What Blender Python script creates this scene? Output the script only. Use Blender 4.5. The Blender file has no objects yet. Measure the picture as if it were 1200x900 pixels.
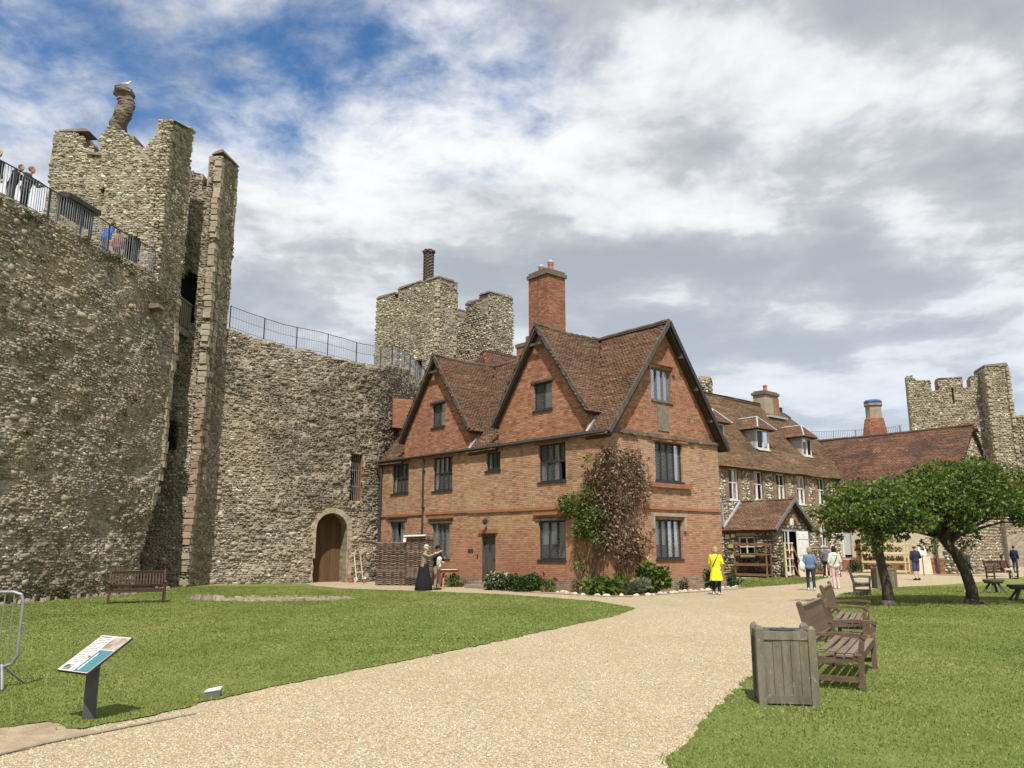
import bpy, bmesh, math, random
import numpy as np
from mathutils import Vector, Matrix
random.seed(7); rng = np.random.default_rng(11)
SC = bpy.context.scene
COL = SC.collection

# ------------------------------------------------------------------ camera
PITCH = math.atan(192/950)
cd = bpy.data.cameras.new('camera'); cam = bpy.data.objects.new('camera', cd); COL.objects.link(cam)
cam.location = (0, 0, 1.65); cam.rotation_euler = (math.pi/2 + PITCH, 0, 0)
cd.sensor_fit = 'HORIZONTAL'; cd.sensor_width = 36; cd.lens = 36*950/1200
cd.clip_start = .1; cd.clip_end = 5000
SC.camera = cam
# ------------------------------------------------------------------ sun and sky
SUN_EL = math.radians(58); SX, SY = .02, -1.
sd = bpy.data.lights.new('sun', 'SUN'); sun = bpy.data.objects.new('sun', sd); COL.objects.link(sun)
sd.energy = 5.0; sd.angle = math.radians(.5); sd.color = (1, .955, .88)
sv = Vector((SX, SY, 0)).normalized()*math.cos(SUN_EL) + Vector((0, 0, math.sin(SUN_EL)))
sun.rotation_euler = sv.to_track_quat('Z', 'Y').to_euler(); sun.location = (0, -20, 60)
W = bpy.data.worlds.new('World'); SC.world = W; W.use_nodes = True
SC.view_settings.view_transform = 'Standard'; SC.view_settings.look = 'None'
SC.view_settings.exposure = 0.28; SC.view_settings.gamma = 1.0

class NT:
    """tiny node helper"""
    def __init__(s, nt): s.nt = nt; s.N = nt.nodes; s.L = nt.links
    def n(s, t, **kw):
        nd = s.N.new(t)
        for k, v in kw.items():
            if k[0] == '_': setattr(nd, k[1:], v)
            else:
                key = k.replace('_', ' ')
                s.set(nd.inputs[int(k[1:])] if (k[0] == 'i' and k[1:].isdigit()) else nd.inputs[key], v)
        return nd
    def set(s, sock, v):
        if isinstance(v, bpy.types.NodeSocket): s.L.new(v, sock)
        else: sock.default_value = v
    def math(s, op, a, b=0., c=None, clamp=False):
        nd = s.N.new('ShaderNodeMath'); nd.operation = op; nd.use_clamp = clamp
        s.set(nd.inputs[0], a); s.set(nd.inputs[1], b)
        if c is not None: s.set(nd.inputs[2], c)
        return nd.outputs[0]
    def vmath(s, op, a, b=(0, 0, 0)):
        nd = s.N.new('ShaderNodeVectorMath'); nd.operation = op
        s.set(nd.inputs[0], a)
        if op == 'SCALE': s.set(nd.inputs['Scale'], b)
        else: s.set(nd.inputs[1], b)
        return nd.outputs['Value'] if op in ('DISTANCE', 'LENGTH', 'DOT_PRODUCT') else nd.outputs[0]
    def ramp(s, f, stops, interp='LINEAR'):
        nd = s.N.new('ShaderNodeValToRGB'); cr = nd.color_ramp; cr.interpolation = interp
        while len(cr.elements) < len(stops): cr.elements.new(.5)
        for e, (p, c) in zip(cr.elements, stops):
            e.position = p; e.color = (*c, 1) if len(c) == 3 else c
        s.set(nd.inputs[0], f); return nd.outputs[0]
    def mix(s, f, a, b, blend='MIX'):
        nd = s.N.new('ShaderNodeMix'); nd.data_type = 'RGBA'; nd.blend_type = blend
        s.set(nd.inputs[0], f); s.set(nd.inputs[6], a if not isinstance(a, tuple) else (*a[:3], 1)); s.set(nd.inputs[7], b if not isinstance(b, tuple) else (*b[:3], 1))
        return nd.outputs[2]
    def noise(s, vec, scale, detail=4, rough=.55, dist=0., color=False):
        nd = s.n('ShaderNodeTexNoise', Scale=scale, Detail=detail, Roughness=rough, Distortion=dist)
        s.L.new(vec, nd.inputs['Vector']); return nd.outputs['Color' if color else 0]
    def smooth(s, v, a, b, lo=0., hi=1.):
        nd = s.n('ShaderNodeMapRange', _interpolation_type='SMOOTHSTEP')
        for i, x in enumerate((v, a, b, lo, hi)): s.set(nd.inputs[i], x)
        return nd.outputs[0]

def build_world():
    t = NT(W.node_tree); t.N.clear()
    out = t.n('ShaderNodeOutputWorld')
    sky = t.n('ShaderNodeTexSky', _sky_type='NISHITA', _sun_disc=False, _sun_elevation=SUN_EL, _sun_rotation=math.atan2(SX, SY), _altitude=50., _air_density=1., _dust_density=.6, _ozone_density=2.5)
    hs = t.n('ShaderNodeHueSaturation', Saturation=1.22, Color=sky.outputs[0])
    b1 = t.n('ShaderNodeBackground', Color=hs.outputs[0], Strength=.125)
    g = t.n('ShaderNodeTexCoord').outputs['Generated']
    sx = t.n('ShaderNodeSeparateXYZ', Vector=g)
    den = t.math('ADD', t.math('MAXIMUM', sx.outputs[2], 0.), .14)
    px = t.math('DIVIDE', sx.outputs[0], den); py = t.math('DIVIDE', sx.outputs[1], den)
    p = t.n('ShaderNodeCombineXYZ', X=px, Y=py, Z=3.7).outputs[0]
    warp = t.vmath('SCALE', t.vmath('SUBTRACT', t.noise(p, 1.6, 4, .55, color=True), (.5, .5, .5)), .20)
    q = t.vmath('ADD', p, warp)
    fine = t.noise(q, 4.2, 11, .63)
    mid = t.noise(t.vmath('ADD', q, (5.3, 1.7, 0)), 1.15, 6, .55)
    # the gap of clear sky: an open patch high on the left, cloud elsewhere
    gap = t.smooth(t.vmath('DISTANCE', t.n('ShaderNodeCombineXYZ', X=t.math('MULTIPLY', px, .82), Y=py, Z=0.).outputs[0], (-.38, .92, 0)), .22, 1.02)
    dens = t.math('ADD', t.math('ADD', t.math('MULTIPLY', fine, .95), t.math('MULTIPLY', mid, .62)), t.math('MULTIPLY', gap, .46))
    cov = t.smooth(dens, .63, 1.05)
    # light and shade of the cloud itself: thick parts grey, thin edges white
    big = t.noise(t.vmath('ADD', q, (9.1, 4.2, 2.)), .95, 5, .5)
    tex = t.noise(t.vmath('ADD', q, (2.4, 8.8, 1.)), 2.7, 8, .58)
    emb = t.math('SUBTRACT', t.noise(t.vmath('ADD', q, (.03, -.20, 0)), 2.2, 6, .55), t.noise(q, 2.2, 6, .55))
    thick = t.math('ADD', t.math('ADD', t.math('MULTIPLY', big, 1.05), t.math('MULTIPLY', tex, .62)), t.math('MULTIPLY', emb, 1.1))
    reg = t.smooth(t.vmath('DISTANCE', t.n('ShaderNodeCombineXYZ', X=px, Y=py, Z=0.).outputs[0], (.85, 2.1, 0)), 1.3, .2, 0, .20)
    thick = t.math('ADD', thick, reg)
    lowz = t.smooth(sx.outputs[2], .62, .10)
    thick = t.math('ADD', thick, t.math('MULTIPLY', lowz, .13))
    ccol = t.ramp(t.smooth(thick, .66, 1.24), [(0, (.84, .845, .85)), (.30, (.71, .72, .73)), (.60, (.49, .51, .535)), (1, (.36, .39, .43))])
    haze = t.smooth(sx.outputs[2], .40, .03)
    ccol = t.mix(t.math('MULTIPLY', haze, .68), ccol, (.50, .58, .69))
    b2 = t.n('ShaderNodeBackground', Color=ccol, Strength=1.0)
    mx = t.n('ShaderNodeMixShader', i0=t.math('MULTIPLY', cov, .97)); t.L.new(b1.outputs[0], mx.inputs[1]); t.L.new(b2.outputs[0], mx.inputs[2])
    t.L.new(mx.outputs[0], out.inputs[0])
build_world()

# ------------------------------------------------------------------ materials
MATS = {}
def mat(name, col, col2=None, rough=.85, scale=5., bump=.0, bscale=40., spots=None, metallic=0., rnd=None, stretch=(1, 1, 1), spec=.3, patches=None, island=0.):
    """procedural material; rnd = colour ramp over the per-piece attribute; patches = (colour, scale, lo, hi, amount)"""
    m = bpy.data.materials.new(name); m.use_nodes = True; t = NT(m.node_tree); b = t.N['Principled BSDF']
    tc = t.n('ShaderNodeTexCoord').outputs['Object']
    mp = t.n('ShaderNodeMapping', Vector=tc, Scale=stretch).outputs[0]
    if rnd:
        at = t.n('ShaderNodeAttribute', _attribute_name='rnd'); c = t.ramp(at.outputs['Fac'], rnd)
        nz = t.noise(mp, scale, 5, .6); c = t.mix(t.smooth(nz, .3, .75, 0, .38), c, col2 or col)
    else:
        nz = t.noise(mp, scale, 6, .62); c2 = col2 or tuple(x*.72 for x in col)
        c = t.mix(t.smooth(nz, .28, .72), col, c2)
    if island:
        oi = t.n('ShaderNodeObjectInfo').outputs['Random']
        c = t.mix(island, c, t.ramp(oi, [(0, tuple(x*.62 for x in col)), (1, tuple(min(1, x*1.35) for x in col))]))
    for pc, ps, lo, hi, am in (patches or []):
        c = t.mix(t.smooth(t.noise(t.vmath('ADD', tc, (3.1*ps, 7.7, 1.3)), ps, 6, .6), lo, hi, 0, am), c, pc)
    if spots:
        c = t.mix(t.smooth(t.noise(tc, spots[1], 3, .7), .60, .72, 0, spots[2]), c, spots[0])
    t.set(b.inputs['Base Color'], c); b.inputs['Roughness'].default_value = rough; b.inputs['Metallic'].default_value = metallic
    b.inputs['Specular IOR Level'].default_value = spec
    if bump:
        bp = t.n('ShaderNodeBump', Strength=min(1, bump), Distance=.03, Height=t.noise(mp, bscale, 6, .65)); t.L.new(bp.outputs[0], b.inputs['Normal'])
    MATS[name] = m; return m

def brick_mat(name, ca, cb, mortar, stain, stain_amt=.45, extra=None):
    m = bpy.data.materials.new(name); m.use_nodes = True; t = NT(m.node_tree); b = t.N['Principled BSDF']
    uv = t.n('ShaderNodeUVMap').outputs[0]; tc = t.n('ShaderNodeTexCoord').outputs['Object']
    jit = t.vmath('SCALE', t.vmath('SUBTRACT', t.noise(tc, 1.3, 3, color=True), (.5, .5, .5)), .03)
    br = t.n('ShaderNodeTexBrick', Vector=t.vmath('ADD', uv, jit), Color1=(*ca, 1), Color2=(*cb, 1), Mortar=(*mortar, 1), Scale=1., Mortar_Size=.010, Mortar_Smooth=.25, Bias=-.1, Brick_Width=.235, Row_Height=.073)
    br.offset = .5
    # single bricks burnt dark or pale
    wn = t.n('ShaderNodeTexVoronoi', _feature='F1', Scale=1., Randomness=.0)
    t.L.new(t.vmath('MULTIPLY', uv, (4.25, 13.7, 1)), wn.inputs['Vector'])
    rc = t.n('ShaderNodeSeparateColor', Color=wn.outputs['Color']).outputs[0]
    c = t.mix(t.smooth(rc, .66, .97, 0, .80), br.outputs[0], tuple(x*.42 for x in ca))
    c = t.mix(t.smooth(rc, .34, .04, 0, .75), c, (min(1, ca[0]*1.35), min(1, ca[1]*1.7), min(1, ca[2]*2.0)))
    c = t.mix(t.math('SUBTRACT', 1, br.outputs['Fac']), br.outputs[0], c) if False else c
    c = t.mix(t.math('MULTIPLY', br.outputs['Fac'], .75), c, (*mortar, 1))
    c = t.mix(t.smooth(t.noise(tc, .55, 6, .62), .42, .68, 0, stain_amt), c, stain)
    c = t.mix(t.smooth(t.noise(t.vmath('MULTIPLY', tc, (1.6, 1.6, .35)), 1.4, 6, .65), .50, .76, 0, .48), c, (.115, .088, .068))
    c = t.mix(t.smooth(t.noise(tc, 7., 4, .7), .58, .76, 0, .55), c, (.50, .42, .32))
    c = t.mix(t.smooth(t.noise(t.vmath('ADD', tc, (9., 4., 2.)), 2.3, 6, .68), .54, .72, 0, .5), c, tuple(x*.5 for x in ca))
    for col, zlo, zhi, am in (extra or []):
        sz = t.n('ShaderNodeSeparateXYZ', Vector=tc).outputs[2]
        f = t.math('MULTIPLY', t.smooth(t.math('ADD', sz, t.math('MULTIPLY', t.noise(tc, .8, 5), 1.6)), zlo, zhi), am)
        c = t.mix(f, c, col)
    t.set(b.inputs['Base Color'], c); b.inputs['Roughness'].default_value = .92; b.inputs['Specular IOR Level'].default_value = .2
    h = t.math('ADD', t.math('MULTIPLY', br.outputs['Fac'], -1.), t.math('MULTIPLY', t.noise(tc, 14, 5, .7), .8))
    h = t.math('ADD', h, t.math('MULTIPLY', rc, .5))
    bp = t.n('ShaderNodeBump', Strength=.8, Distance=.018, Height=h); t.L.new(bp.outputs[0], b.inputs['Normal'])
    return m

def glass_mat(name, tint=(.02, .022, .025), refl=.9):
    m = bpy.data.materials.new(name); m.use_nodes = True; t = NT(m.node_tree); t.N.clear()
    o = t.n('ShaderNodeOutputMaterial'); tr = t.n('ShaderNodeBsdfTransparent', Color=(.80, .83, .83, 1)); g = t.n('ShaderNodeBsdfGlossy', Roughness=.04, Color=(.9, .92, .95, 1))
    tc = t.n('ShaderNodeTexCoord').outputs['Object']
    bp = t.n('ShaderNodeBump', Strength=.28, Distance=.02, Height=t.noise(tc, 5., 3)); t.L.new(bp.outputs[0], g.inputs['Normal'])
    fr = t.n('ShaderNodeFresnel', IOR=1.5); mx = t.n('ShaderNodeMixShader', i0=t.math('MULTIPLY', fr.outputs[0], refl, clamp=True))
    t.L.new(tr.outputs[0], mx.inputs[1]); t.L.new(g.outputs[0], mx.inputs[2]); t.L.new(mx.outputs[0], o.inputs[0]); return m

def leaf_mat(name, ramp_, trans=.25, rough=.55):
    m = bpy.data.materials.new(name); m.use_nodes = True; t = NT(m.node_tree); b = t.N['Principled BSDF']; o = t.N['Material Output']
    at = t.n('ShaderNodeAttribute', _attribute_name='rnd'); c = t.ramp(at.outputs['Fac'], ramp_)
    t.set(b.inputs['Base Color'], c); b.inputs['Roughness'].default_value = rough; b.inputs['Specular IOR Level'].default_value = .22
    tl = t.n('ShaderNodeBsdfTranslucent', Color=c); mx = t.n('ShaderNodeMixShader', i0=trans)
    t.L.new(b.outputs[0], mx.inputs[1]); t.L.new(tl.outputs[0], mx.inputs[2]); t.L.new(mx.outputs[0], o.inputs[0]); return m

STONE_RAMP = [(0, (.115, .098, .077)), (.15, (.185, .157, .120)), (.40, (.275, .234, .176)), (.68, (.335, .288, .22)), (.86, (.41, .362, .285)), (.95, (.52, .478, .40)), (1, (.74, .71, .65))]
m_mortar = mat('rubble_mortar', (.37, .315, .235), (.24, .20, .148), rough=.95, scale=2.2, bump=.9, bscale=14, patches=[((.11, .095, .07), .5, .48, .66, .6)])
m_rubble = mat('rubble_stone', (.2, .17, .13), (.13, .105, .075), rough=.92, scale=.9, rnd=STONE_RAMP, bump=.6, bscale=25, patches=[((.34, .265, .155), .30, .48, .64, .50), ((.085, .073, .050), .17, .47, .62, .62), ((.30, .27, .22), .42, .55, .68, .5), ((.20, .10, .055), .6, .62, .72, .40), ((.10, .095, .04), .5, .58, .70, .45)])
m_rubble_grey = mat('tower_stone', (.24, .21, .165), (.17, .145, .105), rough=.92, scale=.9, rnd=[(p, (c[0]*1.12, c[1]*1.11, c[2]*1.06)) for p, c in STONE_RAMP], bump=.6, bscale=25, patches=[((.36, .31, .21), .4, .52, .68, .5), ((.11, .10, .08), .4, .52, .66, .55), ((.24, .11, .065), .6, .64, .74, .35)])
m_flint = mat('flint_stone', (.3, .27, .2), (.26, .21, .14), rough=.8, scale=1.2, rnd=[(0, (.03, .03, .03)), (.22, (.09, .085, .08)), (.45, (.30, .24, .16)), (.7, (.45, .39, .29)), (.86, (.62, .57, .48)), (1, (.82, .80, .74))], bump=.4)
m_flint_mortar = mat('flint_mortar', (.30, .23, .145), (.17, .125, .08), rough=.95, scale=3, bump=.8, bscale=20)
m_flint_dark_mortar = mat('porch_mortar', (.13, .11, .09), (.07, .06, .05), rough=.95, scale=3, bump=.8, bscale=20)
m_ashlar = mat('ashlar_stone', (.375, .32, .235), (.24, .20, .143), rough=.9, scale=3, bump=.5, bscale=18, island=.35, patches=[((.14, .12, .09), 1.4, .55, .7, .6)])
m_ashlar_pink = mat('pink_ashlar', (.33, .225, .16), (.26, .195, .14), rough=.9, scale=3, bump=.5, bscale=18, island=.4)
m_coping = mat('weathered_coping', (.17, .13, .105), (.10, .085, .07), rough=.95, scale=4, bump=.7, bscale=16, patches=[((.30, .26, .19), 1.2, .55, .7, .6)])
m_brick = brick_mat('house_brick', (.385, .19, .102), (.285, .125, .072), (.43, .35, .255), (.46, .325, .18), .48, extra=[((.325, .132, .075), 4.4, 1.4, .55)])
m_brick_red = brick_mat('attic_brick', (.37, .15, .080), (.28, .10, .056), (.36, .25, .17), (.25, .095, .055), .4)
m_brick_stack = brick_mat('chimney_brick', (.32, .115, .06), (.22, .072, .04), (.27, .18, .125), (.15, .06, .04), .5)
m_brick_plain = mat('brick_piece', (.33, .15, .075), (.22, .085, .05), rough=.92, scale=5, bump=.5, bscale=22, island=.35)
TILE_RAMP = [(0, (.095, .062, .046)), (.25, (.155, .090, .060)), (.55, (.22, .122, .077)), (.82, (.285, .162, .10)), (1, (.38, .26, .18))]
m_tile = mat('clay_tile', (.12, .06, .04), (.095, .06, .042), rough=.9, scale=1.4, rnd=TILE_RAMP, bump=.4, bscale=30, patches=[((.25, .21, .12), .8, .56, .70, .5), ((.05, .04, .03), .35, .50, .68, .45)])
m_tile_red = mat('red_clay_tile', (.17, .07, .04), (.10, .06, .045), rough=.9, scale=1.6, rnd=[(p, (c[0]*.98, c[1]*.90, c[2]*.90)) for p, c in TILE_RAMP], bump=.4, bscale=30, patches=[((.06, .05, .045), .7, .48, .62, .6)])
m_tile_moss = mat('mossy_clay_tile', (.14, .09, .05), (.12, .10, .05), rough=.9, scale=1.4, rnd=[(p, (c[0]*1.05, c[1]*1.1, c[2]*1.05)) for p, c in TILE_RAMP], bump=.4, bscale=30, patches=[((.19, .15, .07), .45, .48, .66, .38), ((.07, .055, .04), .9, .55, .68, .5)])
m_roof_base = mat('roof_batten', (.06, .04, .03))
m_timber = mat('grey_timber', (.115, .10, .085), (.05, .043, .038), rough=.9, scale=6, bump=.6, bscale=30, stretch=(1, 1, .25))
m_frame = mat('dark_window_paint', (.045, .047, .05), (.025, .025, .027), rough=.6, scale=8)
m_frame_grey = mat('grey_window_paint', (.17, .175, .175), (.10, .10, .10), rough=.7, scale=8)
m_lead = mat('window_lead', (.38, .39, .40), (.24, .245, .25), rough=.6, scale=10)
m_leadsheet = mat('lead_sheet', (.42, .43, .44), (.27, .28, .29), rough=.5, scale=5)
m_brick_brown = brick_mat('brown_brick', (.27, .165, .10), (.19, .105, .068), (.34, .27, .19), (.22, .16, .11), .5)
m_glass = glass_mat('old_glass')
m_dark = mat('painted_shade', (.012, .011, .010), (.008, .008, .008), rough=1.)  # black standing in for shade, on boards behind windows and door openings
m_blind = mat('white_blind', (.86, .87, .88), (.78, .80, .82), rough=.9, scale=3)
m_white = mat('white_paint', (.72, .72, .70), (.58, .58, .55), rough=.6, scale=6)
m_render = mat('cream_render', (.62, .54, .41), (.52, .45, .34), rough=.95, scale=1.6, bump=.2, patches=[((.40, .33, .24), .9, .56, .72, .5)])
m_iron = mat('dark_iron', (.028, .027, .028), (.05, .045, .04), rough=.6, scale=10)
m_steelrail = mat('galvanised_steel', (.36, .37, .38), (.22, .23, .24), rough=.5, scale=8, metallic=.4)
m_oak = mat('old_oak', (.13, .075, .036), (.06, .035, .018), rough=.85, scale=5, bump=.5, bscale=22, stretch=(3, 3, .3), island=.4)
m_doorgreen = mat('weathered_door', (.085, .085, .07), (.05, .048, .04), rough=.85, scale=5, bump=.4, stretch=(3, 3, .3), island=.3)
m_bench_top = mat('weathered_teak', (.20, .155, .115), (.12, .085, .06), rough=.85, scale=7, bump=.5, bscale=40, island=.3, spots=((.33, .30, .25), 12., .5))
m_bench = mat('bench_teak', (.088, .050, .032), (.165, .12, .085), rough=.75, scale=5, bump=.4, bscale=40, island=.3, spots=((.32, .28, .22), 9., .5))
m_bench_red = mat('stained_bench', (.080, .042, .028), (.05, .028, .02), rough=.6, scale=5, bump=.3, island=.25)
m_bench_dark = mat('dark_bench', (.055, .045, .036), (.13, .11, .09), rough=.85, scale=5, bump=.3, island=.25)
m_binwood = mat('silvered_oak', (.205, .18, .135), (.075, .064, .045), rough=.92, scale=4.5, bump=.6, bscale=35, stretch=(2.5, 2.5, .35), island=.35, spots=((.40, .37, .31), 14., .45), patches=[((.21, .19, .075), 1.6, .52, .68, .6)])
m_paleboard = mat('pale_softwood', (.70, .57, .33), (.58, .46, .25), rough=.8, scale=5, island=.25)
m_brownboard = mat('brown_softwood', (.20, .115, .065), (.12, .07, .04), rough=.85, scale=5, island=.3)
m_pinkboard = mat('pink_board', (.58, .40, .30), (.50, .34, .26), rough=.8)
m_wattle = mat('woven_hazel', (.20, .155, .115), (.10, .075, .055), rough=.9, scale=3, rnd=[(0, (.07, .052, .04)), (.5, (.16, .12, .09)), (1, (.30, .24, .18))])
m_terracotta = mat('terracotta', (.42, .17, .09), (.33, .13, .075), rough=.9)
m_palestone = mat('pale_limestone', (.55, .49, .39), (.36, .31, .24), rough=.9, scale=7, bump=.5, bscale=25, island=.4)
m_step = mat('worn_step_stone', (.30, .26, .20), (.20, .17, .13), rough=.9, bump=.4)
m_bark = mat('mulberry_bark', (.105, .085, .064), (.05, .04, .03), rough=.95, scale=5, bump=1., bscale=16, stretch=(2, 2, .5))
m_stem = mat('brown_stem', (.15, .105, .07), (.08, .055, .035), rough=.95)
# ------------------------------------------------------------------ mesh helpers
class MB:
    def __init__(s): s.v = []; s.f = []
    def add(s, vs, fs):
        o = len(s.v); s.v += [tuple(map(float, p)) for p in vs]; s.f += [tuple(i+o for i in f) for f in fs]
    def hexa(s, p): s.add(p, [(0, 3, 2, 1), (4, 5, 6, 7), (0, 1, 5, 4), (1, 2, 6, 5), (2, 3, 7, 6), (3, 0, 4, 7)])
    def box(s, a, b, rz=0., c=None):
        (x0, y0, z0), (x1, y1, z1) = a, b
        p = [(x0, y0, z0), (x1, y0, z0), (x1, y1, z0), (x0, y1, z0), (x0, y0, z1), (x1, y0, z1), (x1, y1, z1), (x0, y1, z1)]
        if rz:
            cx, cy = c or ((x0+x1)/2, (y0+y1)/2); ca, sa = math.cos(rz), math.sin(rz)
            p = [(cx+(x-cx)*ca-(y-cy)*sa, cy+(x-cx)*sa+(y-cy)*ca, z) for x, y, z in p]
        s.hexa(p)
    def beam(s, a, b, w, h, up=(0, 0, 1)):
        a, b = Vector(a), Vector(b); d = (b-a).normalized(); u = Vector(up); sd = d.cross(u)
        if sd.length < 1e-4: sd = d.cross(Vector((1, 0, 0)))
        sd.normalize(); u = sd.cross(d); sd *= w/2; u *= h/2
        s.hexa([a-sd-u, a+sd-u, b+sd-u, b-sd-u, a-sd+u, a+sd+u, b+sd+u, b-sd+u])
    def poly(s, pts): s.add(pts, [tuple(range(len(pts)))])
    def prism(s, pts, ext):
        n = len(pts); e = Vector(ext); q = [Vector(p)+e for p in pts]
        s.add(list(pts)+q, [tuple(range(n))[::-1], tuple(range(n, 2*n))]+[(i, (i+1) % n, n+(i+1) % n, n+i) for i in range(n)])
    def tube(s, path, rad, n=8, caps=True, ph=0.):
        path = [Vector(p) for p in path]; rad = rad if hasattr(rad, '__len__') else [rad]*len(path)
        vs = []; k = len(path); prev = None
        for i, p in enumerate(path):
            d = (path[min(i+1, k-1)]-path[max(i-1, 0)]); d = d.normalized() if d.length > 1e-9 else Vector((0, 0, 1))
            if prev is None:
                a = d.cross(Vector((0, 0, 1)))
                if a.length < .05: a = d.cross(Vector((1, 0, 0)))
            else: a = prev - d*prev.dot(d)
            a.normalize(); prev = a; b = d.cross(a)
            for j in range(n):
                t = 2*math.pi*j/n+ph; vs.append(p+(a*math.cos(t)+b*math.sin(t))*rad[i])
        fs = [(i*n+j, i*n+(j+1) % n, (i+1)*n+(j+1) % n, (i+1)*n+j) for i in range(k-1) for j in range(n)]
        if caps: fs += [tuple(range(n))[::-1], tuple(range((k-1)*n, k*n))]
        s.add(vs, fs)
    def lathe(s, prof, n=16, c=(0, 0), star=0., twist=0., lobes=6):
        vs = []
        for r, z in prof:
            for j in range(n):
                t = 2*math.pi*j/n; rr = r*(1+star*math.cos(lobes*(t+twist*z))); vs.append((c[0]+rr*math.cos(t), c[1]+rr*math.sin(t), z))
        k = len(prof)
        fs = [(i*n+j, i*n+(j+1) % n, (i+1)*n+(j+1) % n, (i+1)*n+j) for i in range(k-1) for j in range(n)]+[tuple(range(n))[::-1], tuple(range((k-1)*n, k*n))]
        s.add(vs, fs)
    def ell(s, c, r, n=10, m=6):
        vs = [(c[0], c[1], c[2]-r[2])]
        for i in range(1, m):
            a = math.pi*i/m
            for j in range(n):
                t = 2*math.pi*j/n; vs.append((c[0]+r[0]*math.sin(a)*math.cos(t), c[1]+r[1]*math.sin(a)*math.sin(t), c[2]-r[2]*math.cos(a)))
        vs.append((c[0], c[1], c[2]+r[2])); top = len(vs)-1
        fs = [(0, 1+(j+1) % n, 1+j) for j in range(n)]+[(1+i*n+j, 1+i*n+(j+1) % n, 1+(i+1)*n+(j+1) % n, 1+(i+1)*n+j) for i in range(m-2) for j in range(n)]+[(top, 1+(m-2)*n+j, 1+(m-2)*n+(j+1) % n) for j in range(n)]
        s.add(vs, fs)
    def cap(s, a, b, ra, rb, n=9):
        a, b = Vector(a), Vector(b); d = (b-a); L = d.length; d = d/L if L > 1e-6 else Vector((0, 0, 1))
        pts = [a-d*ra*math.cos(t) for t in (0, .5, 1.05)]+[b+d*rb*math.cos(t) for t in (1.05, .5, 0)]
        rr = [ra*math.sin(max(t, .08)) for t in (0, .5, 1.05)]+[rb*math.sin(max(t, .08)) for t in (1.05, .5, 0)]
        pts.insert(3, a); rr.insert(3, ra); pts.insert(4, b); rr.insert(4, rb)
        s.tube(pts, rr, n)
    def mesh(s, name, smooth=False, uv=False):
        me = bpy.data.meshes.new(name); me.from_pydata(s.v, [], s.f)
        bm = bmesh.new(); bm.from_mesh(me); bmesh.ops.recalc_face_normals(bm, faces=bm.faces)
        if uv:
            lay = bm.loops.layers.uv.new('UVMap')
            for f in bm.faces:
                n = f.normal; ax = abs(n.x) > abs(n.y)
                for l in f.loops:
                    c = l.vert.co
                    l[lay].uv = (c.x, c.y) if abs(n.z) > .8 else ((c.y, c.z) if ax else (c.x, c.z))
        bm.to_mesh(me); bm.free()
        if smooth: me.shade_smooth()
        return me
    def build(s, name, m, parent=None, smooth=False, uv=False, **kw):
        me = s.mesh(name, smooth, uv); me.materials.append(m)
        return link(name, me, parent, **kw)

def link(name, me, parent=None, loc=None, rot=None, label=None, cat=None, group=None, kind=None):
    o = bpy.data.objects.new(name, me); COL.objects.link(o)
    if parent: o.parent = parent
    if loc is not None: o.location = loc
    if rot is not None: o.rotation_euler = rot if hasattr(rot, '__len__') else (0, 0, rot)
    tag(o, label, cat, group, kind); return o
def tag(o, label=None, cat=None, group=None, kind=None):
    for k, v in (('label', label), ('category', cat), ('group', group), ('kind', kind)):
        if v: o[k] = v
    return o
def thing(name, label, cat, loc=(0, 0, 0), rz=0., group=None):
    return link(name, None, None, loc, rz, label, cat, group)
def copy_tree(o, parent=None, loc=None, rz=None, label=None, mat_=None):
    c = o.copy(); COL.objects.link(c); c.parent = parent
    if loc is not None: c.location = loc
    if rz is not None: c.rotation_euler = (0, 0, rz)
    if label: c['label'] = label
    if mat_ and c.type == 'MESH':
        c.data = MESHMAT(c.data, mat_)
    for ch in list(o.children): copy_tree(ch, c, mat_=mat_)
    return c
_mm = {}
def MESHMAT(me, m):
    k = (me.name, m.name)
    if k not in _mm:
        n = me.copy(); n.materials.clear(); n.materials.append(m); _mm[k] = n
    return _mm[k]

def npmesh(name, V, faces, m, parent=None, rnd=None, smooth=False, **kw):
    """V (N,k,3) copies of one small piece; faces = index tuples within a piece (all tris or all quads)"""
    N, k = V.shape[:2]; F = np.array(faces); nf, c = F.shape
    me = bpy.data.meshes.new(name); me.vertices.add(N*k); me.vertices.foreach_set('co', V.astype(np.float32).ravel())
    idx = (F[None]+(np.arange(N)*k)[:, None, None]).ravel().astype(np.int32)
    me.loops.add(len(idx)); me.loops.foreach_set('vertex_index', idx)
    me.polygons.add(N*nf); me.polygons.foreach_set('loop_start', np.arange(0, len(idx), c, dtype=np.int32))
    if rnd is not None:
        a = me.attributes.new('rnd', 'FLOAT', 'FACE'); a.data.foreach_set('value', np.repeat(rnd, nf).astype(np.float32))
    me.update(calc_edges=True); me.materials.append(m)
    if smooth: me.shade_smooth()
    return link(name, me, parent, **kw)

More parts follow.
